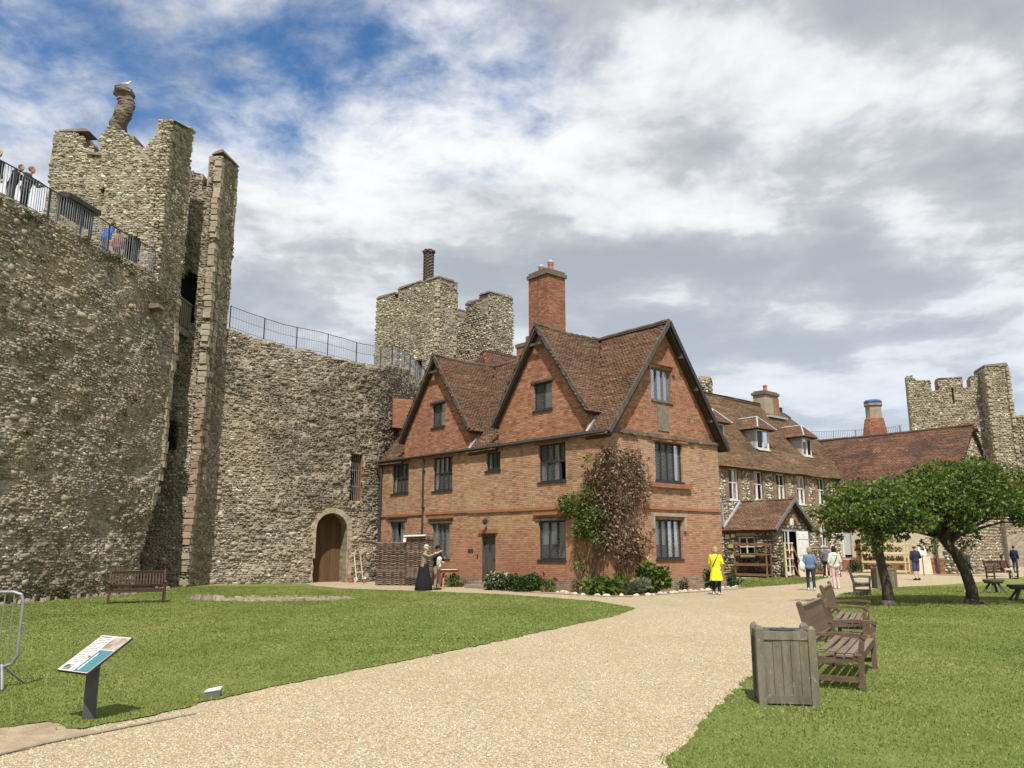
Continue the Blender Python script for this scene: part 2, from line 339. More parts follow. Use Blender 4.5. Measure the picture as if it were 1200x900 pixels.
def h2(ix, iy, seed):
    a = (ix.astype(np.int64)*374761393+iy.astype(np.int64)*668265263+seed*1442695041) & 0x7fffffff
    a = ((a ^ (a >> 13))*1274126177) & 0x7fffffff
    return ((a ^ (a >> 16)) & 0xffff)/65535.
def vn(x, y, seed=0):
    x = np.asarray(x, float); y = np.asarray(y, float); ix = np.floor(x); iy = np.floor(y); fx = x-ix; fy = y-iy
    fx = fx*fx*(3-2*fx); fy = fy*fy*(3-2*fy)
    a = h2(ix, iy, seed); b = h2(ix+1, iy, seed); c = h2(ix, iy+1, seed); d = h2(ix+1, iy+1, seed)
    return (a*(1-fx)+b*fx)*(1-fy)+(c*(1-fx)+d*fx)*fy
def fbm(x, y, seed=0, o=3):
    return sum(vn(x*2**i, y*2**i, seed+i)*.5**i for i in range(o))/(2-.5**(o-1))
def pip(px, py, poly):
    ins = np.zeros(len(px), bool); n = len(poly)
    for i in range(n):
        x0, y0 = poly[i]; x1, y1 = poly[(i+1) % n]
        if y0 == y1: continue
        c = ((y0 > py) != (y1 > py)) & (px < (x1-x0)*(py-y0)/(y1-y0)+x0); ins ^= c
    return ins
def hermite(poly):
    return lambda s, p=np.array(poly, float): np.interp(s, p[:, 0], p[:, 1])

# a wall made of small cells: front, back and every edge of every opening are real faces
def cellwall(name, S, s0, s1, z0, z1, inside, step, thick, m, parent, jit=.03, **kw):
    ns = max(2, int(round((s1-s0)/step))); nz = max(2, int(round((z1-z0)/step)))
    sa = np.linspace(s0, s1, ns+1); za = np.linspace(z0, z1, nz+1)
    cs = (sa[:-1]+sa[1:])/2; cz = (za[:-1]+za[1:])/2
    G, Z = np.meshgrid(cs, cz, indexing='ij'); ins = inside(G.ravel(), Z.ravel()).reshape(ns, nz)
    VS, VZ = np.meshgrid(sa, za, indexing='ij')
    F = S(VS.ravel(), VZ.ravel(), np.zeros(VS.size)); B = S(VS.ravel(), VZ.ravel(), np.full(VS.size, thick))
    F = F+(rng.random(F.shape)-.5)*2*jit
    n = F.shape[0]; V = np.concatenate([F, B]); fs = []
    idx = lambda i, j: i*(nz+1)+j
    P = np.zeros((ns+2, nz+2), bool); P[1:-1, 1:-1] = ins
    I, J = np.nonzero(ins)
    for i, j in zip(I.tolist(), J.tolist()):
        a, b, c, d = idx(i, j), idx(i+1, j), idx(i+1, j+1), idx(i, j+1)
        fs.append((a, b, c, d)); fs.append((n+d, n+c, n+b, n+a))
        if not P[i, j+1]: fs.append((a, d, n+d, n+a))
        if not P[i+2, j+1]: fs.append((c, b, n+b, n+c))
        if not P[i+1, j]: fs.append((b, a, n+a, n+b))
        if not P[i+1, j+2]: fs.append((d, c, n+c, n+d))
    me = bpy.data.meshes.new(name); me.from_pydata(V.tolist(), [], fs)
    me.materials.append(m)
    return link(name, me, parent, **kw)

# stones bedded on a surface S(s,z,depth): each a little block of its own with a narrower face
QF = [(4, 5, 6, 7), (0, 1, 5, 4), (1, 2, 6, 5), (2, 3, 7, 6), (3, 0, 4, 7)]
def stones(name, S, s0, s1, z0, z1, inside, m, parent, row=.12, w=(.12, .27), proud=(.02, .075), gap=.16, bright=None, skip=.03, sub=.62):
    rows = []
    z = z0
    while z < z1:
        hgt = row*(.75+.5*random.random()); n = int((s1-s0)/((w[0]+w[1])/2))+4
        ws = w[0]+(w[1]-w[0])*rng.random(n); s = s0+np.cumsum(ws)-ws*.5-random.random()*w[0]
        k = s < s1+w[0]; rows.append(np.stack([s[k], np.full(k.sum(), z+hgt/2), ws[k], np.full(k.sum(), hgt)], 1)); z += hgt
    A = np.concatenate(rows); A[:, 1] += (rng.random(len(A))-.5)*row*.45
    A = A[inside(A[:, 0], A[:, 1]) & (rng.random(len(A)) > skip)]
    N = len(A); c = A[:, 0:1]; zz = A[:, 1:2]; hw = A[:, 2:3]*(1-gap)*(.42+.16*rng.random((N, 1))); hh = A[:, 3:4]*(1-gap)*(.40+.22*rng.random((N, 1)))
    pr = proud[0]+(proud[1]-proud[0])*rng.random((N, 1))**1.6
    sx = np.array([-1, 1, 1, -1]); sz = np.array([-1, -1, 1, 1])
    j = lambda a: (rng.random((N, 4))-.5)*a
    rot = (rng.random((N, 1))-.5)*.5
    bs = sx*hw*(1+j(.5)); bz = sz*hh*(1+j(.5)); k = sub+.2*rng.random((N, 1))
    fs = bs*k+j(.3)*hw; fz = bz*k+j(.3)*hh+hh*.1
    def R(a, b): return c+a*np.cos(rot)-b*np.sin(rot), zz+a*np.sin(rot)+b*np.cos(rot)
    b_s, b_z = R(bs, bz); f_s, f_z = R(fs, fz)
    B = S(b_s.ravel(), b_z.ravel(), np.full(4*N, .05)).reshape(N, 4, 3)
    Fr = S(f_s.ravel(), f_z.ravel(), (-pr*(1+j(.5))).ravel()).reshape(N, 4, 3)
    r = rng.random(N)
    if bright: r = np.clip(r*bright[1]+bright[0], 0, 1)
    return npmesh(name, np.concatenate([B, Fr], 1), QF, m, parent, r, kind='stuff')

# rows of plain tiles on a roof slope
def tiles(name, O, U, V, poly, m, parent, ex=.105, tw=.17, sag=.05, seed=0):
    O, U, V = np.array(O, float), np.array(U, float), np.array(V, float); U /= np.linalg.norm(U); V /= np.linalg.norm(V); N_ = np.cross(U, V)
    if N_[2] < 0: N_ = -N_
    P = np.array(poly); u0, v0 = P.min(0); u1, v1 = P.max(0)
    nr = int((v1-v0)/ex)+1; nc = int((u1-u0)/tw)+2
    r, c = np.meshgrid(np.arange(nr), np.arange(nc), indexing='ij'); r = r.ravel(); c = c.ravel()
    u = u0+(c+.5*(r % 2))*tw+(rng.random(len(r))-.5)*.02; v = v0+r*ex+(rng.random(len(r))-.5)*.018
    k = pip(u, v+ex*.4, poly); u = u[k]; v = v[k]; n = len(u)
    hw = tw*.495; lift = .026+.03*rng.random(n)**2; tilt = (rng.random(n)-.5)*.03
    sg = (fbm(u*.45, v*.5, 31+seed)-.5)*2*sag
    def pt(du, dv, h): return O+(u+du)[:, None]*U+(v+dv)[:, None]*V+(sg+h)[:, None]*N_
    ln = ex*1.25; z0 = np.full(n, -.01)
    A = np.stack([pt(-hw, tilt*.3, z0), pt(hw, -tilt*.3, z0), pt(hw, ln-tilt*.3, z0), pt(-hw, ln+tilt*.3, z0),
                  pt(-hw, tilt*.3, lift+tilt*.4), pt(hw, -tilt*.3, lift-tilt*.4), pt(hw, ln, z0+.012), pt(-hw, ln, z0+.012)], 1)
    row_ = np.floor((v-v0)/ex+.5); rn = np.clip(.05+.42*rng.random(n)+.62*(vn(u*1.15+row_*7.3, row_*.9, 5+seed)-.12)+.35*(fbm(u*.5, v*.7, 15+seed)-.5), 0, 1)
    return npmesh(name, A, [(4, 5, 6, 7), (0, 1, 5, 4), (1, 2, 6, 5), (3, 0, 4, 7)], m, parent, rn, kind='stuff')

# leaves: each two triangles folded along the midrib
def leaves(name, pts, nrm, size, m, parent, droop=.4, aspect=.62, jitter=.9, rr=None, **kw):
    n = len(pts); d = nrm+(rng.random((n, 3))-.5)*2*jitter; d[:, 2] -= droop; d /= np.linalg.norm(d, axis=1)[:, None]+1e-9
    rv = rng.random((n, 3))-.5+nrm*.0; sd = np.cross(d, rv); sd /= np.linalg.norm(sd, axis=1)[:, None]+1e-9; up = np.cross(sd, d)
    L = (size*(.6+.8*rng.random(n)))[:, None]; Wd = L*aspect*.5
    a = pts; b = pts+d*L*.5+sd*Wd+up*L*.10; c = pts+d*L-up*L*.06; e = pts+d*L*.5-sd*Wd+up*L*.10
    return npmesh(name, np.stack([a, b, c, e], 1), [(0, 1, 2), (0, 2, 3)], m, parent, rng.random(n) if rr is None else rr, **kw)

def remeshed(mb, name, vox, m, parent, smooth_it=4, **kw):
    me = mb.mesh(name); o = bpy.data.objects.new('tmp', me); COL.objects.link(o)
    md = o.modifiers.new('r', 'REMESH'); md.mode = 'VOXEL'; md.voxel_size = vox
    sm = o.modifiers.new('s', 'SMOOTH'); sm.factor = .5; sm.iterations = smooth_it
    dg = bpy.context.evaluated_depsgraph_get(); ne = bpy.data.meshes.new_from_object(o.evaluated_get(dg))
    bpy.data.objects.remove(o); bpy.data.meshes.remove(me); ne.name = name; ne.materials.clear(); ne.materials.append(m); ne.shade_smooth()
    return link(name, ne, parent, **kw)
# ------------------------------------------------------------------ ground
def ground_mats():
    g = bpy.data.materials.new('gravel'); g.use_nodes = True; t = NT(g.node_tree); b = t.N['Principled BSDF']; tc = t.n('ShaderNodeTexCoord').outputs['Object']
    vo = t.n('ShaderNodeTexVoronoi', Scale=62., Vector=tc); r = t.n('ShaderNodeSeparateColor', Color=vo.outputs['Color']).outputs[0]
    c = t.ramp(r, [(0, (.21, .160, .098)), (.3, (.34, .265, .165)), (.6, (.45, .365, .25)), (.85, (.53, .445, .315)), (1, (.62, .555, .45))])
    c = t.mix(t.smooth(t.noise(tc, .35, 6, .6), .38, .68, 0, .45), c, (.34, .27, .165))
    c = t.mix(t.smooth(t.noise(t.n('ShaderNodeMapping', Vector=tc, Rotation=(0, 0, -.42), Scale=(1.5, .12, 1)).outputs[0], 1.1, 5, .6), .46, .70, 0, .38), c, (.36, .285, .18))
    c = t.mix(t.smooth(t.noise(tc, 1.6, 5, .65), .52, .75, 0, .4), c, (.52, .43, .28))
    t.set(b.inputs['Base Color'], c); b.inputs['Roughness'].default_value = .95; b.inputs['Specular IOR Level'].default_value = .15
    h = t.math('ADD', t.math('MULTIPLY', vo.outputs['Distance'], -1.), t.math('MULTIPLY', t.noise(tc, 9., 4), .5))
    bp = t.n('ShaderNodeBump', Strength=.9, Distance=.02, Height=h); t.L.new(bp.outputs[0], b.inputs['Normal'])
    l = bpy.data.materials.new('lawn'); l.use_nodes = True; t = NT(l.node_tree); b = t.N['Principled BSDF']; tc = t.n('ShaderNodeTexCoord').outputs['Object']
    c = t.ramp(t.noise(t.vmath('MULTIPLY', tc, (1, .55, 1)), 1.1, 9, .72), [(.28, (.095, .120, .030)), (.48, (.145, .182, .045)), (.62, (.195, .228, .066)), (.8, (.25, .25, .105))])
    c = t.mix(t.smooth(t.noise(tc, .28, 5, .6), .45, .68, 0, .45), c, (.165, .19, .046))
    c = t.mix(t.smooth(t.noise(tc, 40., 3, .7), .45, .8, 0, .45), c, (.045, .070, .014))
    t.set(b.inputs['Base Color'], c); b.inputs['Roughness'].default_value = .9; b.inputs['Specular IOR Level'].default_value = .1
    bp = t.n('ShaderNodeBump', Strength=1., Distance=.04, Height=t.noise(tc, 26., 5, .75)); t.L.new(bp.outputs[0], b.inputs['Normal'])
    return g, l
m_gravel, m_lawn = ground_mats()
m_soil = mat('dry_soil', (.38, .305, .205), (.25, .19, .122), rough=1., scale=4, bump=.8, bscale=25)
def sheet(name, poly, z, m, kind='structure', parent=None, sub=0):
    me = bpy.data.meshes.new(name); me.from_pydata([(x, y, z) for x, y in poly], [], [tuple(range(len(poly)))]); me.materials.append(m)
    return link(name, me, parent, kind=kind)
def wobble(poly, step=.25, amp=.05, closed=True):
    out = []
    n = len(poly)
    for i in range(n if closed else n-1):
        a = np.array(poly[i]); b = np.array(poly[(i+1) % n]); L = np.linalg.norm(b-a); k = max(1, int(min(L, 60)/step))
        for j in range(k): out.append(tuple(a+(b-a)*j/k+(rng.random(2)-.5)*2*amp))
    return out
sheet('ground', [(-1500, -1500), (1500, -1500), (1500, 1500), (-1500, 1500)], -.03, m_lawn)
sheet('gravel_path', [(-19, -12), (70, -12), (70, 90), (-19, 90)], 0., m_gravel)
LAWN_L = [(3.44, 23.31), (2.67, 26.23), (0.0, 29.73), (-2.59, 31.71), (-7.01, 34.32), (-8.6, 36.6), (-9.6, 39.0), (-11.5, 38.9), (-14.2, 37.0), (-14.5, 33), (-15.5, 25), (-18, 14), (-18, 6), (-7.2, 7.3), (-4.95, 7.92), (-4.46, 8.33), (-4.15, 8.05), (-3.99, 7.98), (-3.61, 8.60), (-3.31, 9.4), (-2.82, 10.47), (-1.84, 12.24), (-0.59, 14.52), (0.89, 17.51), (2.53, 20.73)]
LAWN_R = [(.75, 5.4), (1.17, 6.66), (1.44, 7.34), (2.15, 9.01), (3.21, 11.36), (12.0, 30.5), (15.26, 34.32), (16.83, 35.8), (21.24, 39.18), (29.71, 48.32), (50, 68), (69, 80), (69, -11), (0, -11)]
STRIP = [(9.63, 35.05), (9.37, 37.41), (10.6, 44.0), (14.6, 46.29), (18.57, 48.32), (13.63, 39.18)]
STRIP2 = [(25.2, 55.8), (29.4, 49.6), (28.4, 48.6), (24.2, 54.2)]
LL = wobble(LAWN_L, .13, .045); LR = wobble(LAWN_R, .13, .045); ST = wobble(STRIP, .3, .06)
sheet('lawn', LL, .012, m_lawn); sheet('lawn', LR, .012, m_lawn); sheet('lawn', ST, .012, m_lawn); sheet('lawn', wobble(STRIP2, .3, .05), .012, m_lawn)
SOIL = wobble([(-5.6, 7.2), (-4.9, 7.98), (-4.4, 8.38), (-4.1, 8.1), (-4.0, 7.9), (-3.75, 7.95), (-4.1, 7.1), (-4.3, 6.4), (-6, 6.2)], .15, .03)
sheet('worn_soil', SOIL, .006, m_soil)
_h = lambda x, y: (3.5+.7512*x-.6601*y, 30+.6601*x+.7512*y)
BED = wobble([_h(.0, 6.0), _h(-1.05, 5.9), _h(-1.15, 3.), _h(-1.1, -.6), _h(-.4, -1.3), _h(1.5, -1.15), _h(3.5, -1.05), _h(6.5, -.8), _h(9.2, -.2), _h(9.2, .6), _h(7.2, .5), _h(7.0, .2), _h(.3, .2)], .25, .05)
sheet('flower_bed_soil', BED, .016, m_soil)

# grass blades: short mown turf, thinning with distance
def grass(name, poly, n, ymax, hgt, seed):
    P = np.array(poly); lo = P.min(0); hi = np.minimum(P.max(0), (30, ymax)); out = []
    k = n*4
    x = lo[0]+(hi[0]-lo[0])*rng.random(k); y = np.maximum(lo[1], 3)+(hi[1]-max(lo[1], 3))*rng.random(k)**1.5
    inview = (np.abs(x) < y*.68+.6)
    ok = inview & pip(x, y, poly); x = x[ok][:n]; y = y[ok][:n]; m = len(x); x = x+rng.normal(0, .035, m); y = y+rng.normal(0, .045, m)
    a = rng.random(m)*2*math.pi; w = .0035+.0008*y; h = hgt*(.45+.9*rng.random(m))*(.6+.8*fbm(x*1.3, y*1.3, seed)); ln = (rng.random((m, 2))-.5)*h[:, None]*1.7
    b = np.stack([x, y, np.full(m, .008)], 1); dx = np.stack([np.cos(a)*w, np.sin(a)*w, np.zeros(m)], 1)
    V = np.stack([b-dx, b+dx, b+np.stack([ln[:, 0], ln[:, 1], h], 1)], 1)
    r = np.clip(.05+.55*fbm(x*.35, y*.22, seed+4)+.42*fbm(x*1.5, y*.9, seed+5)+.26*(rng.random(m)-.5), 0, 1)
    return npmesh(name, V, [(0, 1, 2)], m_blade, None, r, kind='stuff')
m_blade = leaf_mat('grass_blade', [(0, (.105, .140, .032)), (.3, (.165, .21, .050)), (.6, (.23, .27, .075)), (.85, (.31, .32, .12)), (1, (.44, .39, .21))], trans=.35, rough=.6)
tag(grass('grass', LL, 250000, 36, .021, 3), 'short green turf of the castle lawn beside the wall', 'grass')
tag(grass('grass', LR, 250000, 36, .022, 9), 'short green turf around the wooden benches', 'grass')
tag(grass('grass', ST, 14000, 50, .045, 5), 'narrow green turf strip in front of the porch', 'grass')
def daisies():
    n = 900; x = -14+17*rng.random(n); y = 14+20*rng.random(n); ok = pip(x, y, LAWN_L) & (fbm(x*.3, y*.3, 8) > .5); x = x[ok]; y = y[ok]; n = len(x)
    a = np.stack([x, y, np.full(n, .045)], 1)[:, None, :]; q = np.array([(-1, -1, 0), (1, -1, 0), (1, 1, 0), (-1, 1, 0)])*.014
    tag(npmesh('daisies', a+q[None], [(0, 1, 2, 3)], m_white, kind='stuff'), 'tiny white daisies dotted over the lawn', 'daisies')
daisies()
def pebbles():
    n = 150000; y = 5+16*rng.random(n)**1.4; x = (rng.random(n)-.5)*2*(y*.68+.4)
    ok = ~pip(x, y, LL) & ~pip(x, y, LR) & ~(pip(x, y, SOIL) & (rng.random(n) > .55)); x = x[ok]; y = y[ok]; n = len(x)
    a = rng.random(n)*6.28; s = (.006+.009*rng.random(n)**2); h = s*(.5+.5*rng.random(n))
    ang = a[:, None]+np.array([0, 2.1, 4.2])[None]+(rng.random((n, 3))-.5)*.7
    base = np.stack([x[:, None]+np.cos(ang)*s[:, None], y[:, None]+np.sin(ang)*s[:, None], np.full((n, 3), -.001)], 2)
    top = np.stack([x+(rng.random(n)-.5)*s, y+(rng.random(n)-.5)*s, h], 1)[:, None, :]
    tag(npmesh('gravel', np.concatenate([base, top], 1), [(0, 1, 3), (1, 2, 3), (2, 0, 3)], m_pebble, None, rng.random(n), kind='stuff'), 'loose buff gravel on the wide path', 'gravel')
m_pebble = mat('pebble', (.4, .32, .22), (.36, .28, .19), rough=.9, scale=2, rnd=[(0, (.20, .15, .092)), (.3, (.36, .28, .175)), (.65, (.47, .385, .26)), (.9, (.55, .465, .335)), (1, (.65, .59, .475))])
pebbles()

# ------------------------------------------------------------------ castle walls
def catmull(pts, n=12):
    P = [np.array(p, float) for p in pts]; P = [2*P[0]-P[1]]+P+[2*P[-1]-P[-2]]; out = []
    for i in range(1, len(P)-2):
        for t in np.linspace(0, 1, n, endpoint=False):
            a, b, c, d = P[i-1:i+3]; out.append(.5*(2*b+(c-a)*t+(2*a-5*b+4*c-d)*t*t+(3*b-a-3*c+d)*t**3))
    return np.array(out+[P[-2]])
def surf(path, batter=.3, amp=.07, seed=0, hmax=12., dips=()):
    p = np.array(path, float); ds = np.linalg.norm(np.diff(p, axis=0), axis=1); cs = np.concatenate([[0], np.cumsum(ds)])
    tg = np.gradient(p, cs, axis=0); tg /= np.linalg.norm(tg, axis=1)[:, None]
    def S(s, z, d):
        x = np.interp(s, cs, p[:, 0]); y = np.interp(s, cs, p[:, 1]); tx = np.interp(s, cs, tg[:, 0]); ty = np.interp(s, cs, tg[:, 1])
        off = (batter(s) if callable(batter) else batter)*np.clip(1-z/hmax, 0, 1)**1.3+amp*(fbm(s*.45, z*.5, seed)-.5)*2+amp*.8*(fbm(s*1.7, z*2.2, seed+7)-.5)*2
        for (s0, z0, r, dep) in dips: off = off-dep*np.exp(-(((s-s0)/r)**2+((z-z0)/(r*.8))**2))
        off = np.where(d > .3, 0, off)-d
        return np.stack([x+ty*off, y-tx*off, z], 1)
    S.len = cs[-1]; S.at = lambda y, ax=1: float(np.interp(y, p[:, ax], cs)); S.path = p; S.cs = cs
    return S
def flat(O, U, N, amp=.04, seed=0):
    O, U, N = np.array(O, float), np.array(U, float), np.array(N, float)
    def S(s, z, d):
        off = np.where(d > .3, 0, amp*(fbm(s*.8, z*.8, seed)-.5)*2)-d
        return O+s[:, None]*U+off[:, None]*N+z[:, None]*np.array([0, 0, 1.])
    return S

# near curtain wall with the near arm of the gate tower rising from it
castle = thing('curtain_wall', 'high rubble curtain wall on the left with visitors on its walk', 'castle wall', (-14.5, 30, 0))
castle.location = (0, 0, 0)
SA = surf(catmull([(-18.2, 2), (-17.9, 8), (-17.3, 14), (-16.5, 19), (-15.85, 23), (-15.15, 27), (-14.65, 31), (-14.55, 33), (-14.5, 34.4)]), batter=.45, amp=.11, seed=2, dips=[(22.5, 3.6, .5, .5), (27.5, 2.6, .9, .25), (20, 6.3, .6, .2), (25, 8.2, .35, .3), (29.5, 4.6, .7, .2), (18, 1.2, 1.0, .3)])
sy = lambda y: SA.at(y)
S318 = sy(31.8); S339 = sy(33.95)
slot_edge = hermite([(0, sy(31.3)), (2.2, sy(32.1)), (3.6, sy(32.7)), (4.6, sy(33.15)), (7, sy(33.5)), (10.5, S339), (21, S339)])
arm_top = hermite([(S318, 12.35), (S339+1, 12.4)])
def in_A(s, z):
    top = np.where(s > S318, arm_top(s)+.25*(vn(s*3, z*0, 4)-.5), 12.3+.35*(fbm(s*.8, s*0, 21)-.5)+.02*(s-20))
    edge = slot_edge(z)+.25*(vn(z*2.2, z*0+3, 5)-.5)
    return (z < top) & (s < edge) & (z > -.3)
cellwall('wall_core', SA, 4, S339+.3, -.3, 20.6, in_A, .2, 2.0, m_mortar, castle)
stones('rubble', SA, 9, S339+.3, -.05, 20.4, in_A, m_rubble, castle, row=.085, w=(.09, .24), proud=(.006, .05), bright=(0.02, .96), gap=.09, sub=.70)

merlon_top = hermite([(S318, 19.45), (S318+.7, 19.75), (S318+1.4, 20.0), (S339, 20.25)])
in_Ab = lambda s, z: in_A(s, z) & (fbm(s*.35, z*.5, 61) > .5) & (z < 11.9)
stones('large_rubble', SA, 9, S339, .0, 12, in_Ab, m_rubble, castle, row=.22, w=(.18, .46), proud=(.03, .08), bright=(.12, .75), skip=.85, sub=.75)
tower = thing('gate_tower', 'tall open-backed rubble tower with a twisted chimney and a gull', 'tower')
in_AM = lambda s, z: (z < merlon_top(s)+.25*(vn(s*3, s*0, 4)-.5)) & (s > S318) & (s < S339+.1*(vn(z*3, z*0, 6)-.5))
cellwall('near_pier', SA, S318, S339+.1, 11.9, 20.6, in_AM, .15, .62, m_mortar, tower)
stones('rubble', SA, S318, S339+.1, 12.0, 20.6, in_AM, m_rubble_grey, tower, row=.115, w=(.10, .24), proud=(.02, .07))
SN = flat((-14.62, 31.70, 0), (-1, 0, 0), (0, -1, 0), .06, 3)
prof = [(0, 19.5), (.4, 19.55), (.45, 18.9), (.62, 18.75), (.75, 18.35), (1.45, 18.4), (1.5, 18.75), (2.4, 19.2), (2.55, 19.25), (2.9, 18.8), (2.95, 17.9), (3.1, 17.85), (3.2, 18.25), (3.5, 18.3), (3.55, 18.75), (4.5, 19.1), (5.2, 19.1)]
ptop = hermite(prof)
def in_N(s, z):
    top = ptop(s)+.2*(vn(s*4, s*0, 9)-.5)
    door = (np.abs(s-1.1) < .42) & (z < 13.9+np.sqrt(np.clip(.42**2-(s-1.1)**2, 0, None))) & (z > 12.2)
    win = (np.abs(s-2.5) < .09) & (np.abs(z-16.3) < .2)
    return (z < top) & ~door & ~win & (s > -.1) & (s < 4.75+.12*vn(z*2, z*0, 8))
cellwall('near_side_wall', SN, -.1, 5.0, -.3, 19.8, lambda s, z: in_N(s, z) & (s > np.where(z > 11.9, .3, 1.5)), .14, 2.1, m_mortar, tower)
in_N2 = lambda s, z: in_N(s, z) & (z > 11.8)
stones('rubble', SN, -.1, 5., 11.8, 19.8, in_N2, m_rubble_grey, tower, row=.09, w=(.10, .25), proud=(.008, .045), gap=.09, sub=.70)
SF = flat((-13.92, 35.72, 0), (-1, 0, 0), (0, -1, 0), .06, 6)
ftop = hermite([(0, 20.1), (.38, 19.9), (.42, 18.5), (.75, 18.35), (.8, 19.1), (1.5, 19.25), (1.6, 18.3), (2.4, 18.3), (2.5, 19.4), (5, 19.4)])
def in_F(s, z):
    door = (np.abs(s-1.02) < .46) & (z < 13.75+np.sqrt(np.clip(.46**2-(s-1.02)**2, 0, None))) & (z > 11.7)
    hole = (np.abs(s-.35) < .13) & (np.abs(z-11.5) < .16)
    return (z < ftop(s)+.2*(vn(s*4, s*0, 3)-.5)) & ~door & ~hole
cellwall('far_side_wall', SF, .0, 5.2, -.3, 20.4, lambda s, z: in_F(s, z) & (s > .32), .15, 2.2, m_mortar, tower)
stones('rubble', SF, .0, 5., -.1, 20.4, in_F, m_rubble, tower, row=.09, w=(.10, .25), proud=(.008, .05), gap=.09, sub=.70)
SBK = flat((-18.4, 33.2, 0), (0, 1, 0), (1, 0, 0), .06, 8)
in_K = lambda s, z: z < 18.4+.8*((s % 1.5) > .6)
cellwall('outer_wall', SBK, -1.2, 4., -.3, 19.6, in_K, .25, 1.2, m_mortar, tower)
stones('rubble', SBK, 0, 3.2, 0, 19.2, in_K, m_rubble, tower, row=.15, w=(.15, .3))
# twisted chimney
mb = MB(); vs = []; nn_ = 24; zz_ = np.linspace(18.95, 21.42, 44)
for z in zz_:
    jr_ = random.uniform(.93, 1.07)
    t = (z-18.95)/2.47; ph = 6.6*t; cx, cy = -17.02+.12*math.cos(ph+2.2), 32.35+.10*math.sin(ph+2.2); r = .345-.03*t+(.07 if t > .90 else 0)-(.06 if t > .97 else 0)
    for j in range(nn_):
        an = 2*math.pi*j/nn_; rr = jr_*r*(.90+.24*abs(math.cos(1.5*(an+2.6*t*math.pi)))+random.uniform(-.035, .035)); vs.append((cx+rr*math.cos(an), cy+rr*math.sin(an), z))
mb.add(vs, [(i*nn_+j, i*nn_+(j+1) % nn_, (i+1)*nn_+(j+1) % nn_, (i+1)*nn_+j) for i in range(43) for j in range(nn_)]+[tuple(range(43*nn_, 44*nn_))])
mb.box((-17.5, 31.9, 18.4), (-16.5, 32.8, 18.97), .1)
mb.build('twisted_chimney', m_coping, tower)
for (x0, x1, z) in [(-19.25, -18.05, 19.02), (-15.0, -14.6, 19.5)]:
    mb = MB(); mb.hexa([(x0-.05, 31.68, z), (x1+.05, 31.68, z+.02), (x1+.05, 32.5, z+.03), (x0-.05, 32.5, z), (x0+.2, 31.85, z+.20), (x1-.2, 31.85, z+.25), (x1-.2, 32.4, z+.24), (x0+.2, 32.4, z+.2)]); mb.build('coping', m_coping, tower)
mb = MB(); mb.hexa([(-17.98, 31.62, 17.95), (-17.35, 31.62, 17.9), (-17.35, 32.3, 17.9), (-17.98, 32.3, 17.95), (-17.9, 31.7, 18.1), (-17.45, 31.7, 18.08), (-17.4, 32.2, 18.08), (-17.9, 32.2, 18.1)]); mb.build('coping', m_coping, tower)
mb = MB(); mb.hexa([(-14.62, 31.78, 19.58), (-14.42, 31.78, 19.58), (-14.46, 33.9, 20.24), (-15.1, 33.9, 20.24), (-14.95, 31.9, 19.7), (-14.55, 31.9, 19.7), (-14.6, 33.8, 20.34), (-14.95, 33.8, 20.34)]); mb.build('coping', m_coping, tower)
mb = MB(); mb.hexa([(-14.35, 35.75, 20.05), (-13.8, 35.75, 20.2), (-13.8, 38.1, 20.55), (-14.4, 38.1, 20.5), (-14.2, 35.9, 20.3), (-13.9, 35.9, 20.42), (-13.9, 38.0, 20.7), (-14.3, 38.0, 20.66)]); mb.build('coping', m_coping, tower)
# gull on the chimney is added with the people
# dressed stones of the corners
def quoin_mesh(i, sx, sy_, sz):
    mb = MB(); j = lambda: (random.random()-.5)*.035
    p = [(x*sx/2+j(), y*sy_/2+j(), z*sz/2+j()*.6) for z in (-1, 1) for x, y in ((-1, -1), (1, -1), (1, 1), (-1, 1))]
    mb.hexa(p); return mb.mesh('quoin')
QM = [quoin_mesh(i, *random.choice([(.29, .42, .25), (.40, .28, .24), (.32, .36, .26)])) for i in range(8)]
QL = [m.copy() for m in QM]
for m in QM: m.materials.append(m_ashlar)
for m in QL: m.materials.append(m_ashlar_pink)
def quoins(parent, pos, z0, z1, pitch=.27, pink=lambda z: False, off=.025, skip=.12, n=('quoin')):
    z = z0
    while z < z1:
        if random.random() > skip:
            x, y = pos(z); k = random.randrange(8)
            o = link('quoin', (QL if pink(z) else QM)[k], parent, (x+random.uniform(-off, off), y+random.uniform(-off, off), z), random.uniform(-.06, .06))
        z += pitch*random.uniform(.92, 1.12)
def slotpos(z):
    s = slot_edge(np.array([z]))[0]; P = SA(np.array([s-.16]), np.array([z]), np.array([.10]))[0]; return P[0], P[1]
quoins(castle, slotpos, 3.4, 12.2, skip=.15)
quoins(tower, lambda z: (-14.73, 31.95), 12.4, 19.3, skip=.2)
quoins(tower, lambda z: (-14.66, 33.75), 12.2, 19.9, skip=.35)
quoins(tower, lambda z: (-14.08+.02*min(z, 6), 35.83), .2, 19.8, pink=lambda z: 1.7 < z < 7.5, skip=.1)
quoins(tower, lambda z: (-13.97, 36.45), 4.5, 15.5, skip=.2)
quoins(tower, lambda z: (-13.98, 37.85), 9.8, 19.8, skip=.45)
